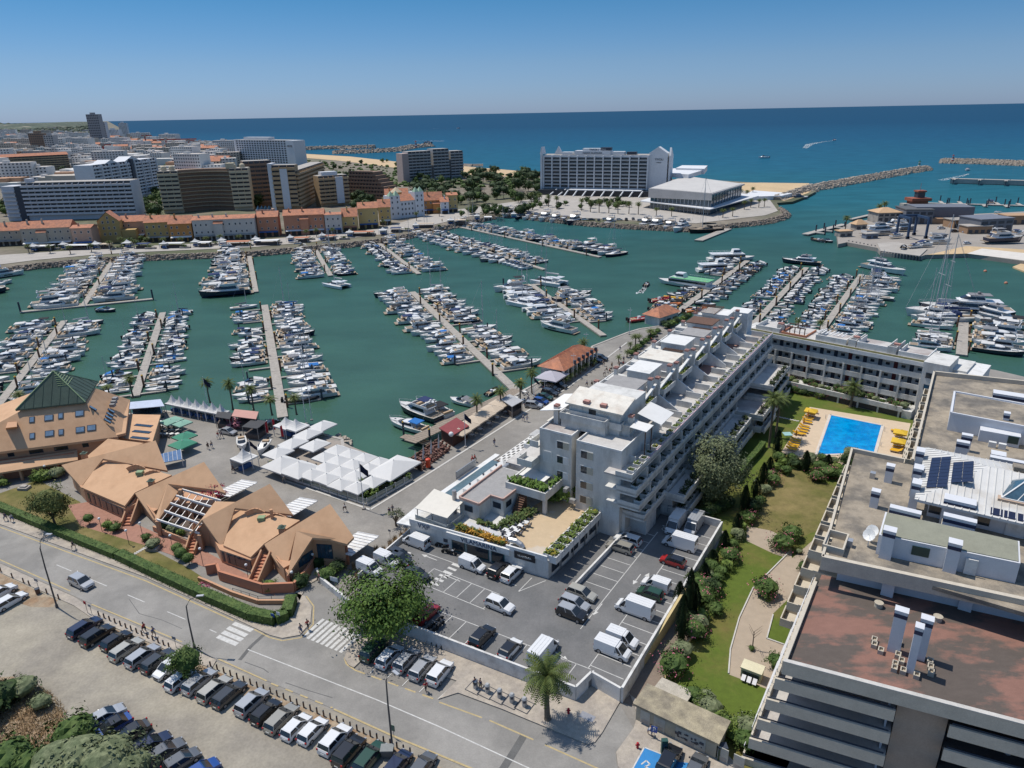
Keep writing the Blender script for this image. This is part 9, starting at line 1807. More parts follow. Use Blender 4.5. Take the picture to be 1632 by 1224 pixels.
prs('dark green parasol on the cafe terrace, lower one',290,702,5.4,4.4,4.4,PARG);prs('dark green parasol on the cafe terrace, upper one',293,690,5.4,4.,4.,PARG);prs('pale green flat parasol at the top of the cafe terrace',272,668,5.2,4.5,3.5,mat('faded_green_cloth',(.2,.36,.28),.85),rise=.4);prs('pale green parasol beside the faded one',290,672,5.2,3.5,3.,MATS['faded_green_cloth'],rise=.4)
kq=[W(704,701,2.5),W(722,712,2.5),W(745,698,2.5),W(728,686,2.5)]
ki=thg('bar_kiosk','dark red timber bar kiosk with a white ball on its roof','kiosk',W(722,700,2.5));REDR=mat('maroon_roof',(.22,.045,.045),.7,.1,.8)
part(ki,'wall',mat('dark_bar_timber',(.07,.03,.02),.8),lambda b:b.pz([(p.x,p.y)for p in kq],2.5,4.9));part(ki,'roof',REDR,lambda b:b.pz([(kq[0].lerp(kq[2],-.08).x,kq[0].lerp(kq[2],-.08).y),(kq[1].lerp(kq[3],-.08).x,kq[1].lerp(kq[3],-.08).y),(kq[2].lerp(kq[0],-.08).x,kq[2].lerp(kq[0],-.08).y),(kq[3].lerp(kq[1],-.08).x,kq[3].lerp(kq[1],-.08).y)],5.3,5.5));part(ki,'post',BW_,lambda b:[b.box(p.x-.08,p.x+.08,p.y-.08,p.y+.08,4.9,5.3)for p in kq]);part(ki,'ball',W2,lambda b:(lambda c:b.ball((c.x,c.y,6.1),.55,.55,.55,10,7))(W(719,692,6.1)))
b0,b1=W(724,690,5.2),W(802,637,5.2)
for k in rg_(6):
 c=b0.lerp(b1,(k+.5)/6);px,py=PX((c.x,c.y,5.6));prs(f'{ORD[k]} beige square parasol of the long quay bar from the red kiosk',px,py,5.6,(b1-b0).length/6*.97,4.6,PARB,'beige parasols of the long bar',rise=.7)
stl_('grey flat-roofed bar at the far end of the beige parasols','bar_pavilion',[(798,636),(816,648),(834,638),(812,628)],3.2,mat('grey_sheet_roof',(.38,.38,.38),.6),MATS['stall_dark'],cat='bar')
dkA,dkB,dkC,dkD=W(640,697,1.6),W(678,706,1.6),W(850,622,1.6),W(812,606,1.6)
d_=thg('timber_deck','narrow timber deck over the water in front of the long bar','deck',dkA)
for k in rg_(46):
 t0,t1=(k+.04)/46,(k+.96)/46;base=[W(662,706,2.).lerp(W(834,622,2.),t)for t in(t0,t1)];n_=UV(0,-3.4,0)-UV(0,0,0)
 part(d_,'plank',WOOD,lambda b:b.pz([(base[0].x,base[0].y),(base[1].x,base[1].y),((base[1]+n_).x,(base[1]+n_).y),((base[0]+n_).x,(base[0]+n_).y)],1.7,1.95))
j_=thg('timber_jetty','timber finger jetty between the white cruisers at the long bar','jetty',W(665,700,1));jp,jq=W(642,694,.8),W(684,706,.8);jn=Vc((0,1.5,0))
for k in rg_(14):part(j_,'plank',WOOD,lambda b:b.bm_q((*jp.lerp(jq,(k+.05)/14).xy,.7),(*jp.lerp(jq,(k+.95)/14).xy,.7),2.4,.2))
for q in(jp,jq):part(j_,'pile',DF,lambda b:b.cyl((q.x,q.y+1.4),.25,-1,3.6,8));part(j_,'pile_cap',YEH,lambda b:b.cyl((q.x,q.y+1.4),.28,3.6,3.9,8,.1))
lt=thg('lounge_terrace','brown lounge terrace with closed parasols left of the red kiosk','terrace',W(690,725,2.5));LQ=[W(652,738,2.5),W(672,751,2.5),W(718,717,2.5),W(700,704,2.5)]
part(lt,'timber_floor',mat('dark_lounge_boards',(.13,.075,.06),.85,.2,1.),lambda b:b.pz([(p.x,p.y)for p in LQ],2.5,2.62));part(lt,'edge_screen',BW_,lambda b:(b.bm_q((LQ[0].x,LQ[0].y,3.2),(LQ[1].x,LQ[1].y,3.2),.2,1.4),b.bm_q((LQ[0].x,LQ[0].y,3.),(LQ[3].x,LQ[3].y,3.),.15,1.)))
for k in rg_(7):
 p=LQ[0].lerp(LQ[3],.1+.13*k).lerp(LQ[1].lerp(LQ[2],.1+.13*k),.3+.3*(k%2));t=thg('closed_parasol',f'{ORD[k]} closed white parasol on the brown lounge terrace','parasol',p,0,'closed parasols of the lounge');part(t,'cloth',PARA,lambda b:b.cyl((p.x,p.y),.22,3.4,5.4,8,.05));part(t,'pole',STL,lambda b:b.cyl((p.x,p.y),.04,2.6,5.6,5))
lg=vt('lounge_chair_group','chairs');RATT=mat('red_brown_rattan',(.17,.085,.065),.8,.2,2);bp(lg,'table_top',mat('dark_table',(.06,.03,.02),.7),lambda b:b.cyl((0,0),.4,.5,.55,10));bp(lg,'table_leg',STL,lambda b:b.cyl((0,0),.05,0,.5,5))
for a in rg_(4):bp(lg,'chair',RATT,lambda b:(lambda cx,cy:(b.box(cx-.28,cx+.28,cy-.28,cy+.28,.15,.42),b.box(cx*1.3-.2,cx*1.3+.2,cy*1.3-.2,cy*1.3+.2,.42,.85)))(cos(a*1.571)*.85,sin(a*1.571)*.85))
freeze(lg);k=0
for i in rg_(7):
 for j in rg_(3):p=LQ[0].lerp(LQ[3],.08+.135*i).lerp(LQ[1].lerp(LQ[2],.08+.135*i),.2+.3*j);dup(lg,(p.x,p.y,2.62),rw.uniform(0,1.5),f'{ORD[k % 30]} group of reddish lounge chairs on the brown terrace',group='lounge chair groups');k+=1
o=thg('orange_coffee_stand','orange-red sculpture stand at the corner of the lounge terrace','stand',W(683,745,2.5));p=W(683,745,2.5);part(o,'body',mat('signal_orange',(.55,.06,.02),.4),lambda b:(b.cyl((p.x,p.y),.5,2.5,3.2,10,.4),b.cyl((p.x,p.y),.4,3.2,4.1,10,.5),b.ball((p.x,p.y,4.3),.6,.6,.35,10,6)));part(o,'base',BLKP,lambda b:b.cyl((p.x,p.y),.85,2.5,2.6,10))
for x,y,l in((890,578,'lilac-grey parasol of the quay restaurant, upper one'),(880,592,'lilac-grey parasol of the quay restaurant, lower one')):prs(l,x,y,6.2,7.5,6.5,PARL,rise=1.2)
prs('small round white parasol on a tall pole by the quay restaurant',912,573,5.2,3.4,3.4,PARA)
tbs([(872+9*(k%5),606-6*(k%5)+4*(k//5))for k in rg_(12)],'at the quay restaurant with lilac parasols','tables of the quay restaurant')
for k,(x,y)in enu(((866,606),(874,612),(884,618-12),(898,600),(906,594),(893,588),(912,589),(919,582))):o=MB();p=W(x,y,3.4);leaves(o,p,(1.3,1.3,1.1),260,.34,RR(k+170),10);tag(o.build('planter_shrub',F_YW if k%3==0 else F_MD),f'{ORD[k]} shrub around the lilac parasols on the quay','shrub','shrubs of the quay restaurant')
AW=RR(61)
for k in rg_(46):
 t=k/45;x=55+t*760;yb=403-(x-60)*.025 if x<400 else 394.5-(x-400)*.082+(0 if x<600 else-(x-600)*.055);x+=AW.uniform(-5,5)
 p=W(x,yb-3+AW.uniform(-2,2),2);kind=k%3
 if kind==0:tn_(f'{ORD[(k // 3) % 30]} small white marquee from the left on the far waterfront',Vc((p.x,p.y,0)),AW.uniform(3.5,5),2.6,4.4,0,'marquees on the far waterfront')
 elif kind==1:t_=thg('waterfront_stall',f'{ORD[(k // 3) % 30]} flat-roofed bar stall from the left on the far waterfront','stall',p,0,'stalls on the far waterfront');L_=AW.uniform(5,14);rm=AW.choice([W2,PARK,SD_,AWN,mat('navy_awning',(.03,.05,.12),.8),PARB]);part(t_,'roof',rm,lambda b:b.box(p.x-L_/2,p.x+L_/2,p.y-2.5,p.y+2.5,4.6,4.8));part(t_,'counter',mat('stall_dark',(.1,.08,.07)),lambda b:b.box(p.x-L_/2+.4,p.x+L_/2-.4,p.y-1.4,p.y+2.2,2,3.4));part(t_,'post',RAIL,lambda b:[b.box(p.x+sx*(L_/2-.1)-.07,p.x+sx*(L_/2-.1)+.07,p.y+sy*2.3-.07,p.y+sy*2.3+.07,2,4.6)for sx in(-1,1)for sy in(-1,1)])
 else:
  t_=thg('waterfront_planter',f'{ORD[(k // 3) % 30]} planted terrace box from the left on the far waterfront','planter',p,0,'planters on the far waterfront');part(t_,'box',GC_,lambda b:b.box(p.x-3,p.x+3,p.y-1,p.y+1,2,3));o=MB();leaves(o,(p.x,p.y,3.4),(3,1.2,.8),90,.7,AW,10);o.build('greenery',F_MD,t_)
# people
SK=mat('skin',(.36,.21,.14),.6,.05);
CLO={c:mat('cloth_'+c,v,.85,.1,2)for c,v in dict(red=(.4,.02,.03),white=(.6,.6,.58),black=(.02,.02,.025),blue=(.05,.09,.25),navy=(.02,.03,.08),beige=(.4,.33,.24),pink=(.5,.15,.2),grey=(.2,.2,.22),khaki=(.22,.19,.12),denim=(.08,.13,.24)).items()}
def person_mesh(kind,seed):
 """one continuous skinned body; shirt, trousers and hair as close-fitting shells"""
 walk=.22 if kind=='walk'else.05
 v=[(0,0,.95),(0,0,1.18),(0,.0,1.42),(0,.01,1.55),(0,.02,1.68),(.11,walk,.9),(.12,walk*1.3,.48),(.12,walk*.9,.07),(.12,walk*.9+.14,.03),(-.11,-walk,.9),(-.12,-walk*.7,.48),(-.12,-walk*1.6,.09),(-.12,-walk*1.6+.13,.04),(.19,0,1.4),(.25,-walk*.7,1.12),(.26,-walk*.4,.86),(-.19,0,1.4),(-.25,walk*.7,1.12),(-.26,walk*1.,.86)]
 e=[(0,1),(1,2),(2,3),(3,4),(0,5),(5,6),(6,7),(7,8),(0,9),(9,10),(10,11),(11,12),(2,13),(13,14),(14,15),(2,16),(16,17),(17,18)]
 r=[.145,.13,.15,.055,.1,.095,.062,.045,.04,.095,.062,.045,.04,.065,.046,.034,.065,.046,.034]
 return v,e,r
def skin_obj(name,v,e,r,m,sub=1):
 me=bpy.data.meshes.new(name);me.from_pydata(v,e,[]);o=bpy.data.objects.new(name,me);COL.objects.link(o);md=o.modifiers.new('skin','SKIN');md.use_smooth_shade=True
 if not me.skin_vertices:bpy.context.view_layer.objects.active=o
 sv=me.skin_vertices[0].data if me.skin_vertices else None
 if sv is None:return o
 for i,q in enu(sv):q.radius=(r[i],r[i]);q.use_root=(i==0)
 s_=o.modifiers.new('sub','SUBSURF');s_.levels=sub;s_.render_levels=sub
 dg=bpy.context.evaluated_depsgraph_get();m2=bpy.data.meshes.new_from_object(o.evaluated_get(dg));bpy.data.objects.remove(o);m2.materials.clear();m2.materials.append(m)
 q=bpy.data.objects.new(name,m2);COL.objects.link(q);return q
PT={}
for kind in('walk','stand'):
 v,e,r=person_mesh(kind,1);root=vt('person','person');o=skin_obj('body',v,e,r,SK);o.parent=root
 iT=[0,1,2,13,14,16,17];mp_={a:i for i,a in enu(iT)};o=skin_obj('shirt',[v[i]for i in iT],[(mp_[a],mp_[c])for a,c in e if a in mp_ and c in mp_],[r[i]*1.13+.008 for i in iT],CLO['white']);o.parent=root
 iL=[0,5,6,9,10];mp_={a:i for i,a in enu(iL)};vv=[v[i]for i in iL];o=skin_obj('shorts',vv,[(mp_[a],mp_[c])for a,c in e if a in mp_ and c in mp_],[r[i]*1.14+.01 for i in iL],CLO['black']);o.parent=root
 bp(root,'hair',CLO['black'],lambda b:b.ball((0,-.015,1.74),.1,.11,.075,8,6));bp(root,'shoe',CLO['white'],lambda b:b.box(v[7][0]-.05,v[7][0]+.05,v[7][1]-.07,v[7][1]+.2,0,.09));bp(root,'shoe',CLO['white'],lambda b:b.box(v[11][0]-.05,v[11][0]+.05,v[11][1]-.07,v[11][1]+.2,0,.09))
 freeze(root);PT[kind]=root
rpn=RR(17)
def prn(px,py,shirt,short,label,kind='walk',z=2.6,ang=None,group=None):
 p=W(px,py,z);a=rpn.uniform(0,6.28)if ang is None else ang;return dup(PT[kind],(p.x,p.y,z),a,label,mats=dict(shirt=CLO[shirt],shorts=CLO[short]),group=group,scale=1.02)
for x,y,a,c,l in((10,830,'navy','grey','person in dark clothes walking by the hedge, left one'),(20,832,'white','blue','person in white walking by the hedge, right one'),(118,876,'black','beige','person in black top walking alone on the upper pavement'),(231,1008,'red','black','person in reddish top on the lower pavement, left of a couple'),(246,1015,'blue','beige','person in blue top on the lower pavement, right of a couple'),(480,1010,'grey','denim','person in grey waiting at the zebra crossing'),(491,1003,'red','black','person in red stripes stepping off at the zebra crossing'),(679,1103,'red','black','person in a red shirt carrying a bag beside the white car'),(743,1043,'denim','white','person on the cobbled pavement by the car park wall'),(510,927,'pink','black','person in pink at the narrow path by the end house'),(332,716,'black','black','person in black on the square, left of two'),(338,714,'beige','denim','person in beige on the square, right of two'),(348,699,'red','white','person in red beside the silver saloon'),(354,698,'navy','grey','person in navy beside the silver saloon'),(322,670,'black','grey','person in front of the peaked tents'),(453,768,'white','beige','person in white entering the parasol restaurant'),(550,815,'white','black','person riding beside the lamp on the promenade'),(621,822,'navy','black','person in dark clothes near the olive tree, left of two'),(626,818,'grey','khaki','person in grey near the olive tree, right of two'),(753,737,'red','red','person in dark red by the quay canopy, left of two'),(757,736,'red','black','person in dark red by the quay canopy, right of two'),(788,710,'navy','denim','person in blue walking down the promenade'),(834,671,'white','denim','person in white walking by the quay cars, left of two'),(840,672,'white','blue','person in white walking by the quay cars, right of two'),(372,780-27,'black','black','person in black beside the salmon house tip'),(1036,1173,'white','denim','person in white by the blue parking sign'),(988,560,'blue','grey','person in blue near the tiled pavilion'),(962,583,'navy','black','person in navy crossing the promenade'),(975,600-14,'beige','black','person in beige on the promenade beyond the planters'),(842,640,'denim','blue','person with a bicycle at the gangway')):prn(x,y,a,c,l,z=2.64 if y>800 and y<1060 and x<500 else 2.52)
for k in rg_(34):
 u=rpn.uniform(150,208);v=rpn.uniform(-80,-74);p=UV(u,v,2.5);dup(PT['walk'],p,rpn.uniform(0,6),f'{("person in light clothes", "person in dark clothes", "person in a coloured shirt")[k % 3]} strolling along the far end of the promenade',mats=dict(shirt=CLO[('white','black','red','beige','blue')[k%5]]),group=f'{("light-clothed", "dark-clothed", "colourful")[k % 3]} strollers on the promenade')
for x,y,l in((757,1097,'dark-shirted person crouching at the first steel bin'),(766,1099,'person with brown hair bending at the first steel bin')):prn(x,y,'navy','khaki',l,'stand',z=2.64)
for r in PT.values():drop(r)
# street furniture
LAMPM=mat('dark_lamp_steel',(.07,.07,.075),.5)
def sl(label,bx,by,hx,hy,z=2.53):
 p=W(bx,by,z);best=None
 for h in[8+.1*i for i in rg_(60)]:
  q=W(hx,hy,z+h);dd=hypot(q.x-p.x,q.y-p.y)
  if best is None or abs(dd-2.4)<best[0]:best=(abs(dd-2.4),h,q)
 h,q=best[1],best[2];t=thg('street_lamp',label,'street lamp',p);d=Vc((q.x-p.x,q.y-p.y,0));d=d.normalized()*2.6 if d.length>3.2 else d
 part(t,'pole',LAMPM,lambda b:b.tube([p,p+Zv(h*.55),p+Zv(h*.8)+d*.05,p+Zv(h*.93)+d*.35,p+Zv(h)+d*.95],[.13,.1,.08,.065,.05],8));e=p+Zv(h)+d
 part(t,'lamp_head',ALU,lambda b:b.bm_q(e-d.normalized()*.5,e+d.normalized()*.5+Zv(.12),.34,.14));part(t,'base',LAMPM,lambda b:b.cyl((p.x,p.y),.2,z,z+.5,8))
sl('curved street lamp at the brown verge on the left',91,968,78,852);sl('curved street lamp beside the round roadside tree',310,1032,319,950);sl('curved street lamp between the parked cars and the road at the bottom',626,1196,631,1073)
GLB=mat('white_globe',(.75,.75,.73),.3)
for x,y,t_,l in((163,847,828,'globe lamp at the first clipped ball bush'),(206,868,847,'globe lamp at the salmon house colonnade'),(228,856,835,'globe lamp right of the first stair'),(276,877,855,'globe lamp on the brick terrace edge'),(324,902,876,'globe lamp above the topiary group'),(396,923,902,'globe lamp on the ramp terrace'),(468,934,914,'globe lamp below the end house tip'),(76,762,744,'globe lamp under the gallery roof'),(501,905,892,'globe lamp by the glazed gable')):
 p=W(x,y,2.5);h=max(2.4,min(3.4,H(x,y,t_,2.5)));o=thg('globe_lamp',l,'lamp',p);part(o,'pole',LAMPM,lambda b:b.cyl((p.x,p.y),.05,2.5,2.5+h,6));part(o,'globe',GLB,lambda b:b.ball((p.x,p.y,2.5+h+.2),.24,.24,.24,10,7))
def fpl(label,x,y,ty,flag,z=2.5,arm=False):
 p=W(x,y,z);h=min(14,H(x,y,ty,z));o=thg('flagpole'if flag else'promenade_lamp',label,'flagpole'if flag else'lamp post',p);part(o,'pole',RAIL,lambda b:b.cyl((p.x,p.y),.09,z,z+h,8,.05));part(o,'foot',GC_,lambda b:b.box(p.x-.3,p.x+.3,p.y-.3,p.y+.3,z,z+.25))
 if flag:part(o,'flag',flag,lambda b:[b.add([(p.x+.08+.28*i,p.y+.1*sin(i*1.4),z+h*.78-i*.22),(p.x+.08+.28*(i+1),p.y+.1*sin((i+1)*1.4),z+h*.78-(i+1)*.22),(p.x+.08+.28*(i+1),p.y+.1*sin((i+1)*1.4),z+h*.95-(i+1)*.3),(p.x+.08+.28*i,p.y+.1*sin(i*1.4),z+h*.95-i*.3)],[(0,1,2,3),(3,2,1,0)])for i in rg_(5)])
 if arm:part(o,'cross_arm',RAIL,lambda b:b.bm_q((p.x-.6,p.y,z+h*.9),(p.x+.6,p.y,z+h*.9),.1,.1));part(o,'lamp_head',ALU,lambda b:b.box(p.x-.8,p.x-.3,p.y-.15,p.y+.15,z+h*.9,z+h*.9+.12))
FN=mat('navy_flag',(.02,.03,.07),.8)
for x,y,t_,f,l in((580,811,735,FN,'flag mast at the right corner of the parasol restaurant'),(404,748,700,FN,'flag mast beside the single peaked tent'),(742,713,656,FN,'flag mast beside the red kiosk'),(333,655,600,FN,'flag mast behind the peaked tents'),(488,676,615,None,'white mast by the joined tent pair, left one'),(497,670,618,None,'white mast by the joined tent pair, right one'),(851,636,600,FN,'flag mast at the gangway'),(914,602,563,None,'tall white column lamp at the quay restaurant'),(1003,533,490,None,'cross-armed mast at the corner beyond the tiled pavilion'),(934,560,530,None,'thin mast at the corner of the tiled pavilion'),(868,625,606,None,'lamp with a white head near the quay cars'),(1288,528,468+30,None,'thin white mast behind the gallery wing'),(1255,520,500,None,'short mast behind the gallery wing')):fpl(l,x,y,t_,f,arm=f is None)
for x,y,l in((425,695,'red feather banner, left one'),(436,690,'red feather banner, upper one'),(449,701,'red feather banner, lower one')):p=W(x,y,2.5);o=thg('feather_banner',l+' near the white tent pair','banner',p);part(o,'pole',RAIL,lambda b:b.tube([p,p+Zv(3.2),p+Vc((.3,0,3.8))],.03,5));part(o,'cloth',CLO['red'],lambda b:b.hexa([(p.x,p.y-.01,3.3),(p.x+.6,p.y-.01,3.3),(p.x+.6,p.y+.01,3.3),(p.x,p.y+.01,3.3),(p.x,p.y-.01,5.8),(p.x+.5,p.y-.01,6.2),(p.x+.5,p.y+.01,6.2),(p.x,p.y+.01,5.8)]))
bo=vt('bollard','bollard');bp(bo,'post',BW_,lambda b:b.cyl((0,0),.1,0,.85,7));bp(bo,'cap',DF,lambda b:b.cyl((0,0),.11,.85,.95,7,.06));freeze(bo)
BL_=[(2,912),(20,921),(38,929),(47,933),(75,946),(94,955)]+[(158+8.6*i,982+3.9*i)for i in rg_(14)]+[(336+10.6*i,1063+4.6*i)for i in rg_(31)]
for k,(x,y)in enu(BL_):
 p=W(x,y,2.53);dup(bo,(p.x,p.y,2.53),0,'short wooden bollard in the line between pavement and gravel car park',group='wooden bollards along the verge')
drop(bo)
def sign(label,x,y,ty,m,w_=.6,h_=.6,txt=None,z=2.6,ang=-.4,name='road_sign'):
 p=W(x,y,z);h=min(3.2,max(1.8,H(x,y,ty,z)));o=thg(name,label,'sign',p,0);part(o,'post',STL,lambda b:b.cyl((p.x,p.y),.04,z,z+h,6));A_,B_=p-Vc((cos(ang),sin(ang),0)),p+Vc((cos(ang),sin(ang),0))
 f=part(o,'sign_face',m,lambda b:wbx(b,A_,B_,1.,z+h-h_,w_,h_,out=.08,inn=-.04))
 if txt:textobj(o,txt,h_*.9,W2,A_,B_,1.,z+h-h_/2,out=.1)
SB=mat('sign_blue',(.015,.07,.32),.4);SG=mat('sign_back_grey',(.25,.25,.26),.5)
sign('grey back of a road sign on the lower pavement at the left',63,942,922,SG,.8,.5);sign('round sign by the gap in the bollards',140,977,958,CLO['red'],.5,.5);sign('second grey sign by the gap in the bollards',147,980,963,SG,.5,.4);sign('grey sign near the round roadside tree',281,1032,1014,SG,.7,.5);sign('blue sign at the hedge corner',437,994,978,SB,.6,.6);sign('white sign at the hedge corner',446,993,975,W2,.6,.6);sign('blue parking sign with white letter beside the charging post',1042,1176,1160,SB,.7,.9,'P');sign('tall green-backed sign near the bottom lamp post',628,1175,1155,mat('sign_green_grey',(.2,.24,.16)),.5,.9);sign('small red notice on the car park wall',745+0,1050-8,1040-14,CLO['red'],.4,.3);sign('blue info panel beside the rental bikes',683,1022,1003,SB,.5,1.);sign('small grey notice on the path by the olive tree',622,858,848,SG,.5,.4);sign('white board at the grasses by the entrance',534,935,928,W2,1.4,.8,name='notice_board')
STC=mat('brushed_steel',(.42,.42,.41),.4,.1,3,metal=.3)
for k,(x,y)in enu(((758,1096),(777,1103),(796.5,1111),(816,1118.5),(836,1125))):
 p=W(x,y,2.64);o=thg('waste_chute',f'{ORD[k]} steel waste chute from the left on the cobbled pavement','waste bin',p,0,'steel waste chutes');part(o,'body',STC,lambda b:b.cyl((p.x,p.y),.33,2.7,3.8,14));part(o,'lid',STC,lambda b:b.cyl((p.x,p.y),.35,3.8,4.,14,.2));part(o,'flap',DF,lambda b:b.box(p.x-.18,p.x+.18,p.y-.36,p.y-.28,3.35,3.65));part(o,'slab',PAVE,lambda b:b.pz([((p+(UV(du,dv,0)-UV(0,0,0))).x,(p+(UV(du,dv,0)-UV(0,0,0))).y)for du,dv in((-.9,-.9),(.8,-.9),(.8,.85),(-.9,.85))],2.64,2.69))
 b=MB();cc=[p+(UV(du,dv,0)-UV(0,0,0))for du,dv in((-.95,-.95),(.85,-.95),(.85,.9),(-.95,.9))];[b.bm_q((*cc[i].xy,2.69),(*cc[(i+1)%4].xy,2.69),.07,.05)for i in rg_(4)];b.build('frame',DF,o)
for x,y,l in((906,1137,'red fire hydrant on the cobbled pavement by the palm'),(1016,1192,'red fire hydrant beside the charging bay')):p=W(x,y,2.64);o=thg('fire_hydrant',l,'hydrant',p);part(o,'body',CLO['red'],lambda b:b.cyl((p.x,p.y),.14,2.64,3.3,8));part(o,'bonnet',CLO['red'],lambda b:b.ball((p.x,p.y,3.34),.17,.17,.14,8,5));part(o,'outlet',CLO['red'],lambda b:b.bm_q((p.x-.25,p.y,3.1),(p.x+.25,p.y,3.1),.12,.12))
p=W(936,1142,2.65);o=MB().pz([((p+(UV(du,dv,0)-UV(0,0,0))).x,(p+(UV(du,dv,0)-UV(0,0,0))).y)for du,dv in((-.5,-.9),(.5,-.9),(.5,.9),(-.5,.9))],2.64,2.66).build('manhole_cover',STL);tag(o,'rectangular manhole cover set in the cobbled pavement','manhole cover')
p=W(841,1172-32,2.5)
ub_=thg('green_cabinet','dark green upright cabinet beside the utility building','cabinet',W(1149,1208,2.6));p=W(1149,1208,2.6);part(ub_,'body',mat('cabinet_green',(.02,.05,.03),.5),lambda b:b.box(p.x-.5,p.x+.5,p.y-.4,p.y+.4,2.6,4.4));part(ub_,'top',DF,lambda b:b.box(p.x-.55,p.x+.55,p.y-.45,p.y+.45,4.4,4.5))
bn=thg('large_waste_bin','grey waste container near the foot of the bottom lamp post','waste bin',W(618,1202,2.53));p=W(618,1204,2.53);part(bn,'body',mat('bin_grey',(.14,.15,.15),.6),lambda b:b.hexa([(p.x-.55,p.y-.4,2.55),(p.x+.55,p.y-.4,2.55),(p.x+.55,p.y+.4,2.55),(p.x-.55,p.y+.4,2.55),(p.x-.7,p.y-.5,3.6),(p.x+.7,p.y-.5,3.6),(p.x+.7,p.y+.5,3.6),(p.x-.7,p.y+.5,3.6)]));part(bn,'lid',mat('bin_lid',(.2,.21,.2),.6),lambda b:b.box(p.x-.74,p.x+.74,p.y-.54,p.y+.54,3.6,3.75))
bn2=thg('litter_bin','small dark litter bin on the brown verge at the left','litter bin',W(61,944,2.53));p=W(61,946,2.53);part(bn2,'body',BW_,lambda b:b.cyl((p.x,p.y),.3,2.55,3.4,10,.34));part(bn2,'rim',DF,lambda b:b.cyl((p.x,p.y),.36,3.4,3.48,10))
for x,y,l in((39,779,'flat grey stone block by the gallery planting'),(244,875,'flat grey stone block at the brick terrace')):p=W(x,y,2.5);o=thg('stone_block',l,'stone block',p,.5);part(o,'base',GC_,lambda b:b.pz([(p.x-1,p.y-.7),(p.x+1,p.y-.9),(p.x+1.1,p.y+.6),(p.x-.9,p.y+.8)],2.5,3.));part(o,'cap',QC,lambda b:b.pz([(p.x-.6,p.y-.4),(p.x+.6,p.y-.5),(p.x+.7,p.y+.35),(p.x-.5,p.y+.5)],3.,3.25))
for k in rg_(7):p=W(213+3.4*k,884-2.*k,2.5);o=MB().box(p.x-.3,p.x+.3,p.y-.22,p.y+.22,2.5,2.56).build('stepping_stone',KERB);tag(o,f'{ORD[k]} pale stepping stone across the front lawn','stepping stone','stepping stones')
for k in rg_(11):p=W(1229+4.2*k,662+.9*k,2.5);o=MB().box(p.x-.35,p.x+.35,p.y-.2,p.y+.2,2.5,2.56).build('stepping_stone',KERB);tag(o,f'{ORD[k]} pale slab of the line towards the pool terrace','stepping stone','slabs by the pool')
mb=vt('motorbike','motorbike');bp(mb,'frame',BLKP,lambda b:(b.bm_q((-.55,0,.6),(.45,0,.75),.22,.22),b.bm_q((.45,0,.75),(.7,0,.35),.08,.08),b.box(-.2,.2,-.14,.14,.25,.55)));bp(mb,'seat',BLKP,lambda b:b.box(-.65,0,-.14,.14,.76,.84));bp(mb,'fuel_tank',CPM['dark'],lambda b:b.ball((.2,0,.88),.25,.15,.14,8,5));bp(mb,'handlebar',STL,lambda b:b.bm_q((.45,-.33,1.05),(.45,.33,1.05),.04,.04))
for x in(-.65,.7):bp(mb,'wheel',TYRE,lambda b:wheelm(b,x,0,.3,.06))
freeze(mb)
z26=lambda x,y:(640+x/6.12,720+y/6.12)
for k,(x,y)in enu(((320,880),(350,905),(380,925),(415,935),(450,950),(440,990),(490,1005))):q=z26(x,y);p=W(*q,LZ);dup(mb,(p.x,p.y,LZ),GA-1.2+rw.uniform(-.2,.2),f'{ORD[k]} motorbike parked in front of the white shop wall',mats=dict(fuel_tank=CPM[('dark','silver','blue','white','red')[k%5]]),group='motorbikes at the shop wall')
for k,(x,y)in enu(((688,1002),(695,1004),(702,1000),(700,992))):p=W(x,y,LZ);dup(mb,(p.x,p.y,LZ),GA+rw.uniform(-.2,.2),f'{ORD[k]} scooter beside the red car under the big tree',group='scooters by the red car')
for k in rg_(7):p=W(663+7.3*k,1008+3.6*k,2.64);dup(mb,(p.x,p.y,2.64),GA+.2,f'{ORD[k]} rental bike in the rack outside the car park wall',scale=.9,group='rental bikes')
drop(mb)
for x,y,to,l in((386,710,(387,718),'white motorboat on a trailer behind the single tent'),(420,716,(414,724),'white sport boat on a trailer left of the parasols')):
 p=W(x,y,3.);q=W(*to,3.);a=atan2((q-p).y,(q-p).x);t=thg('trailer_boat',l,'boat',(p.x,p.y,2.5),a)
 def lp(nm,m,fn,t=t):b=MB();fn(b);o=b.build(nm,m);o.parent=t;return o
 hb=MB();st=hull(hb,6.4,2.3,.9,n=6);hb.v=[(a_,c_,z_+.6)for a_,c_,z_ in hb.v];o=hb.build('hull',BW);o.parent=t;lp('deck',BWD,lambda b:deck(b,[[(p_[0],p_[1],p_[2]+.6)for p_ in r_]for r_ in st]));lp('windscreen',BGL,lambda b:cbd(b,-.6,1.6,1.7,1.5,.6,.1,.9,.6));lp('seat',CVT,lambda b:b.box(-2.4,-1.6,-.7,.7,1.4,1.8));lp('outboard_engine',CVK,lambda b:b.box(-3.6,-3.2,-.2,.2,1.,1.9));lp('trailer',STL,lambda b:(b.bm_q((-2.5,-.6,.45),(3.6,0,.45),.08,.1),b.bm_q((-2.5,.6,.45),(3.6,0,.45),.08,.1)));[lp('wheel',TYRE,lambda b:wheelm(b,-.8,s_*1.,.28,.08))for s_ in(-1,1)]
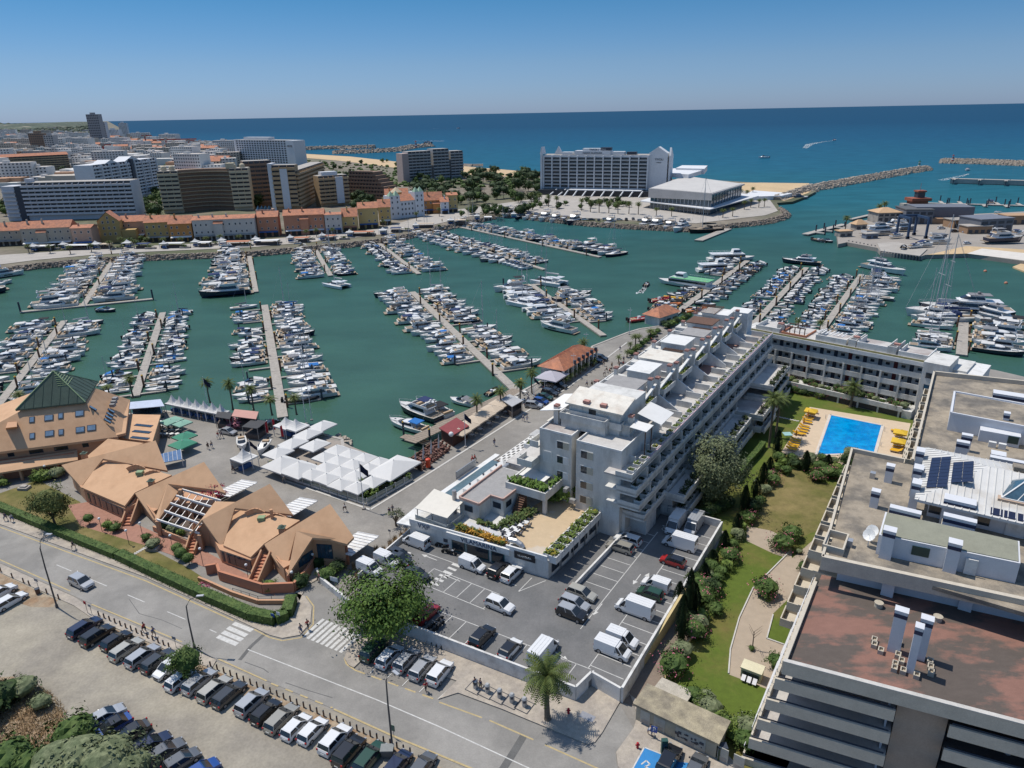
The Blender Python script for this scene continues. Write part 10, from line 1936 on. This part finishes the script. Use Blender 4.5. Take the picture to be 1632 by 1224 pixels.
ln_=vt('sun_lounger','sun lounger');YL=mat('yellow_lounger_cloth',(.62,.33,.01),.8,.08,2);bp(ln_,'mattress',YL,lambda b:b.box(-.95,.35,-.33,.33,.34,.42));bp(ln_,'backrest',YL,lambda b:b.hexa([(.35,-.33,.34),(1.,-.33,.7),(1.,.33,.7),(.35,.33,.34),(.32,-.33,.42),(.96,-.33,.78),(.96,.33,.78),(.32,.33,.42)]));bp(ln_,'frame',W2,lambda b:(b.box(-.95,.9,-.33,-.29,.28,.34),b.box(-.95,.9,.29,.33,.28,.34)))
for sx in(-.8,.7):
 for sy in(-.28,.28):bp(ln_,'leg',W2,lambda b:b.box(sx-.03,sx+.03,sy-.03,sy+.03,0,.3))
freeze(ln_)
LO=[(1296,658),(1291,662),(1286,671),(1286,675),(1289,668),(1282,681),(1281,685),(1279,689),(1276,693),(1271,693),(1268,703),(1267,707),(1265,711),(1263,714),(1261,718),(1432,692),(1434,697),(1430,703),(1431,707),(1432,711),(1431,715),(1429,719),(1427,721),(1428,689)]
for k,(x,y)in enu(LO):p=W(x,y,2.52);dup(ln_,(p.x,p.y,2.52),GA-pi/2+(pi if x<1350 else 0),f'{ORD[k % 30]} yellow sun lounger {"left" if x < 1350 else "right"} of the pool',scale=1.15,group='yellow sun loungers')
drop(ln_)
for x,y,l in((1293,651,'open yellow parasol at the upper left of the pool'),(1436,685,'open yellow parasol right of the pool, upper one'),(1433,699,'open yellow parasol right of the pool, lower one')):prs(l,x,y,4.8,2.7,2.7,PARY,rise=.5)
for k,(x,y)in enu(((1287,668),(1280,680),(1268,700))):p=W(x,y,2.52);t=thg('closed_parasol',f'{ORD[k]} closed orange parasol on the left side of the pool','parasol',p);part(t,'cloth',mat('orange_cloth',(.5,.2,.03),.8),lambda b:b.cyl((p.x,p.y),.2,3.4,4.8,8,.04));part(t,'pole',STL,lambda b:b.cyl((p.x,p.y),.035,2.52,5.,5))
p=W(1255,692,2.5);o=MB().box(p.x-.9,p.x+.9,p.y-.9,p.y+.9,2.5,2.62).build('shower_tray',mat('pale_turquoise',(.3,.5,.5),.5));tag(o,'small pale turquoise foot shower tray in the lawn by the pool','shower tray')
pp=thg('bare_sapling','bare leafless sapling in the sandy path','tree',W(1199,1034,2.5));p=W(1199,1034,2.5);part(pp,'trunk',BARK,lambda b:b.tube([p,p+Vc((0,.1,2.8))],[.09,.05],6));part(pp,'branch',BARK,lambda b:[b.tube([p+Zv(1.8+.18*k),p+Vc((cos(k*2.1)*1.,sin(k*2.1)*1.,2.9+.15*k))],[.04,.015],4)for k in rg_(7)])
drop(tb_);drop(lg)
def rl_(label,pts,z,h=.9,step=1.6,m=None):
 q=[W(x,y,z)for x,y in pts];r_=thg('railing',label,'railing',q[0]);m=m or DF
 for i in rg_(len(q)-1):
  a,c=q[i],q[i+1];n=max(1,int((c-a).length/step));part(r_,'hand_rail',m,lambda b:b.bm_q(a+Zv(h),c+Zv(h),.05,.05));part(r_,'mid_rail',m,lambda b:b.bm_q(a+Zv(h*.5),c+Zv(h*.5),.03,.03))
  for k in rg_(n):part(r_,'post',m,lambda b:(lambda p:b.box(p.x-.03,p.x+.03,p.y-.03,p.y+.03,z,z+h))(a.lerp(c,k/n)))
rl_('dark railing along the salmon ramp',[(372,945),(412,958),(455,957),(468,952)],2.5);rl_('white railing along the quay edge beyond the gangway',[(845,628),(866,612),(884,600)],2.5,m=RAIL);rl_('railing around the shaded yard below the row',[(1046,820),(1062,800),(1064,792)],5.);rl_('wire fence on the camper end wall',[(1064,815),(1090,818),(1130,828)],5.1,1.2)
gw=thg('gangway','sloping metal gangway down to the long central pontoon','gangway',W(850,640,2.5));g0_,g1_=W(850,640,2.6),W(832,625,.8);part(gw,'walkway',STL,lambda b:b.bm_q(g0_,g1_,1.4,.15))
for s_ in(-.7,.7):part(gw,'hand_rail',RAIL,lambda b:(lambda n_:b.bm_q(g0_+n_*s_+Zv(1),g1_+n_*s_+Zv(1),.06,.06))((g1_-g0_).cross(Zv(1)).normalized()))
for l in([(436,742),(455,766),(590,812),(665,766),(845,652),(905,618),(1000,545)],):pln('kerb_line',l,.45,KERB,2.52)
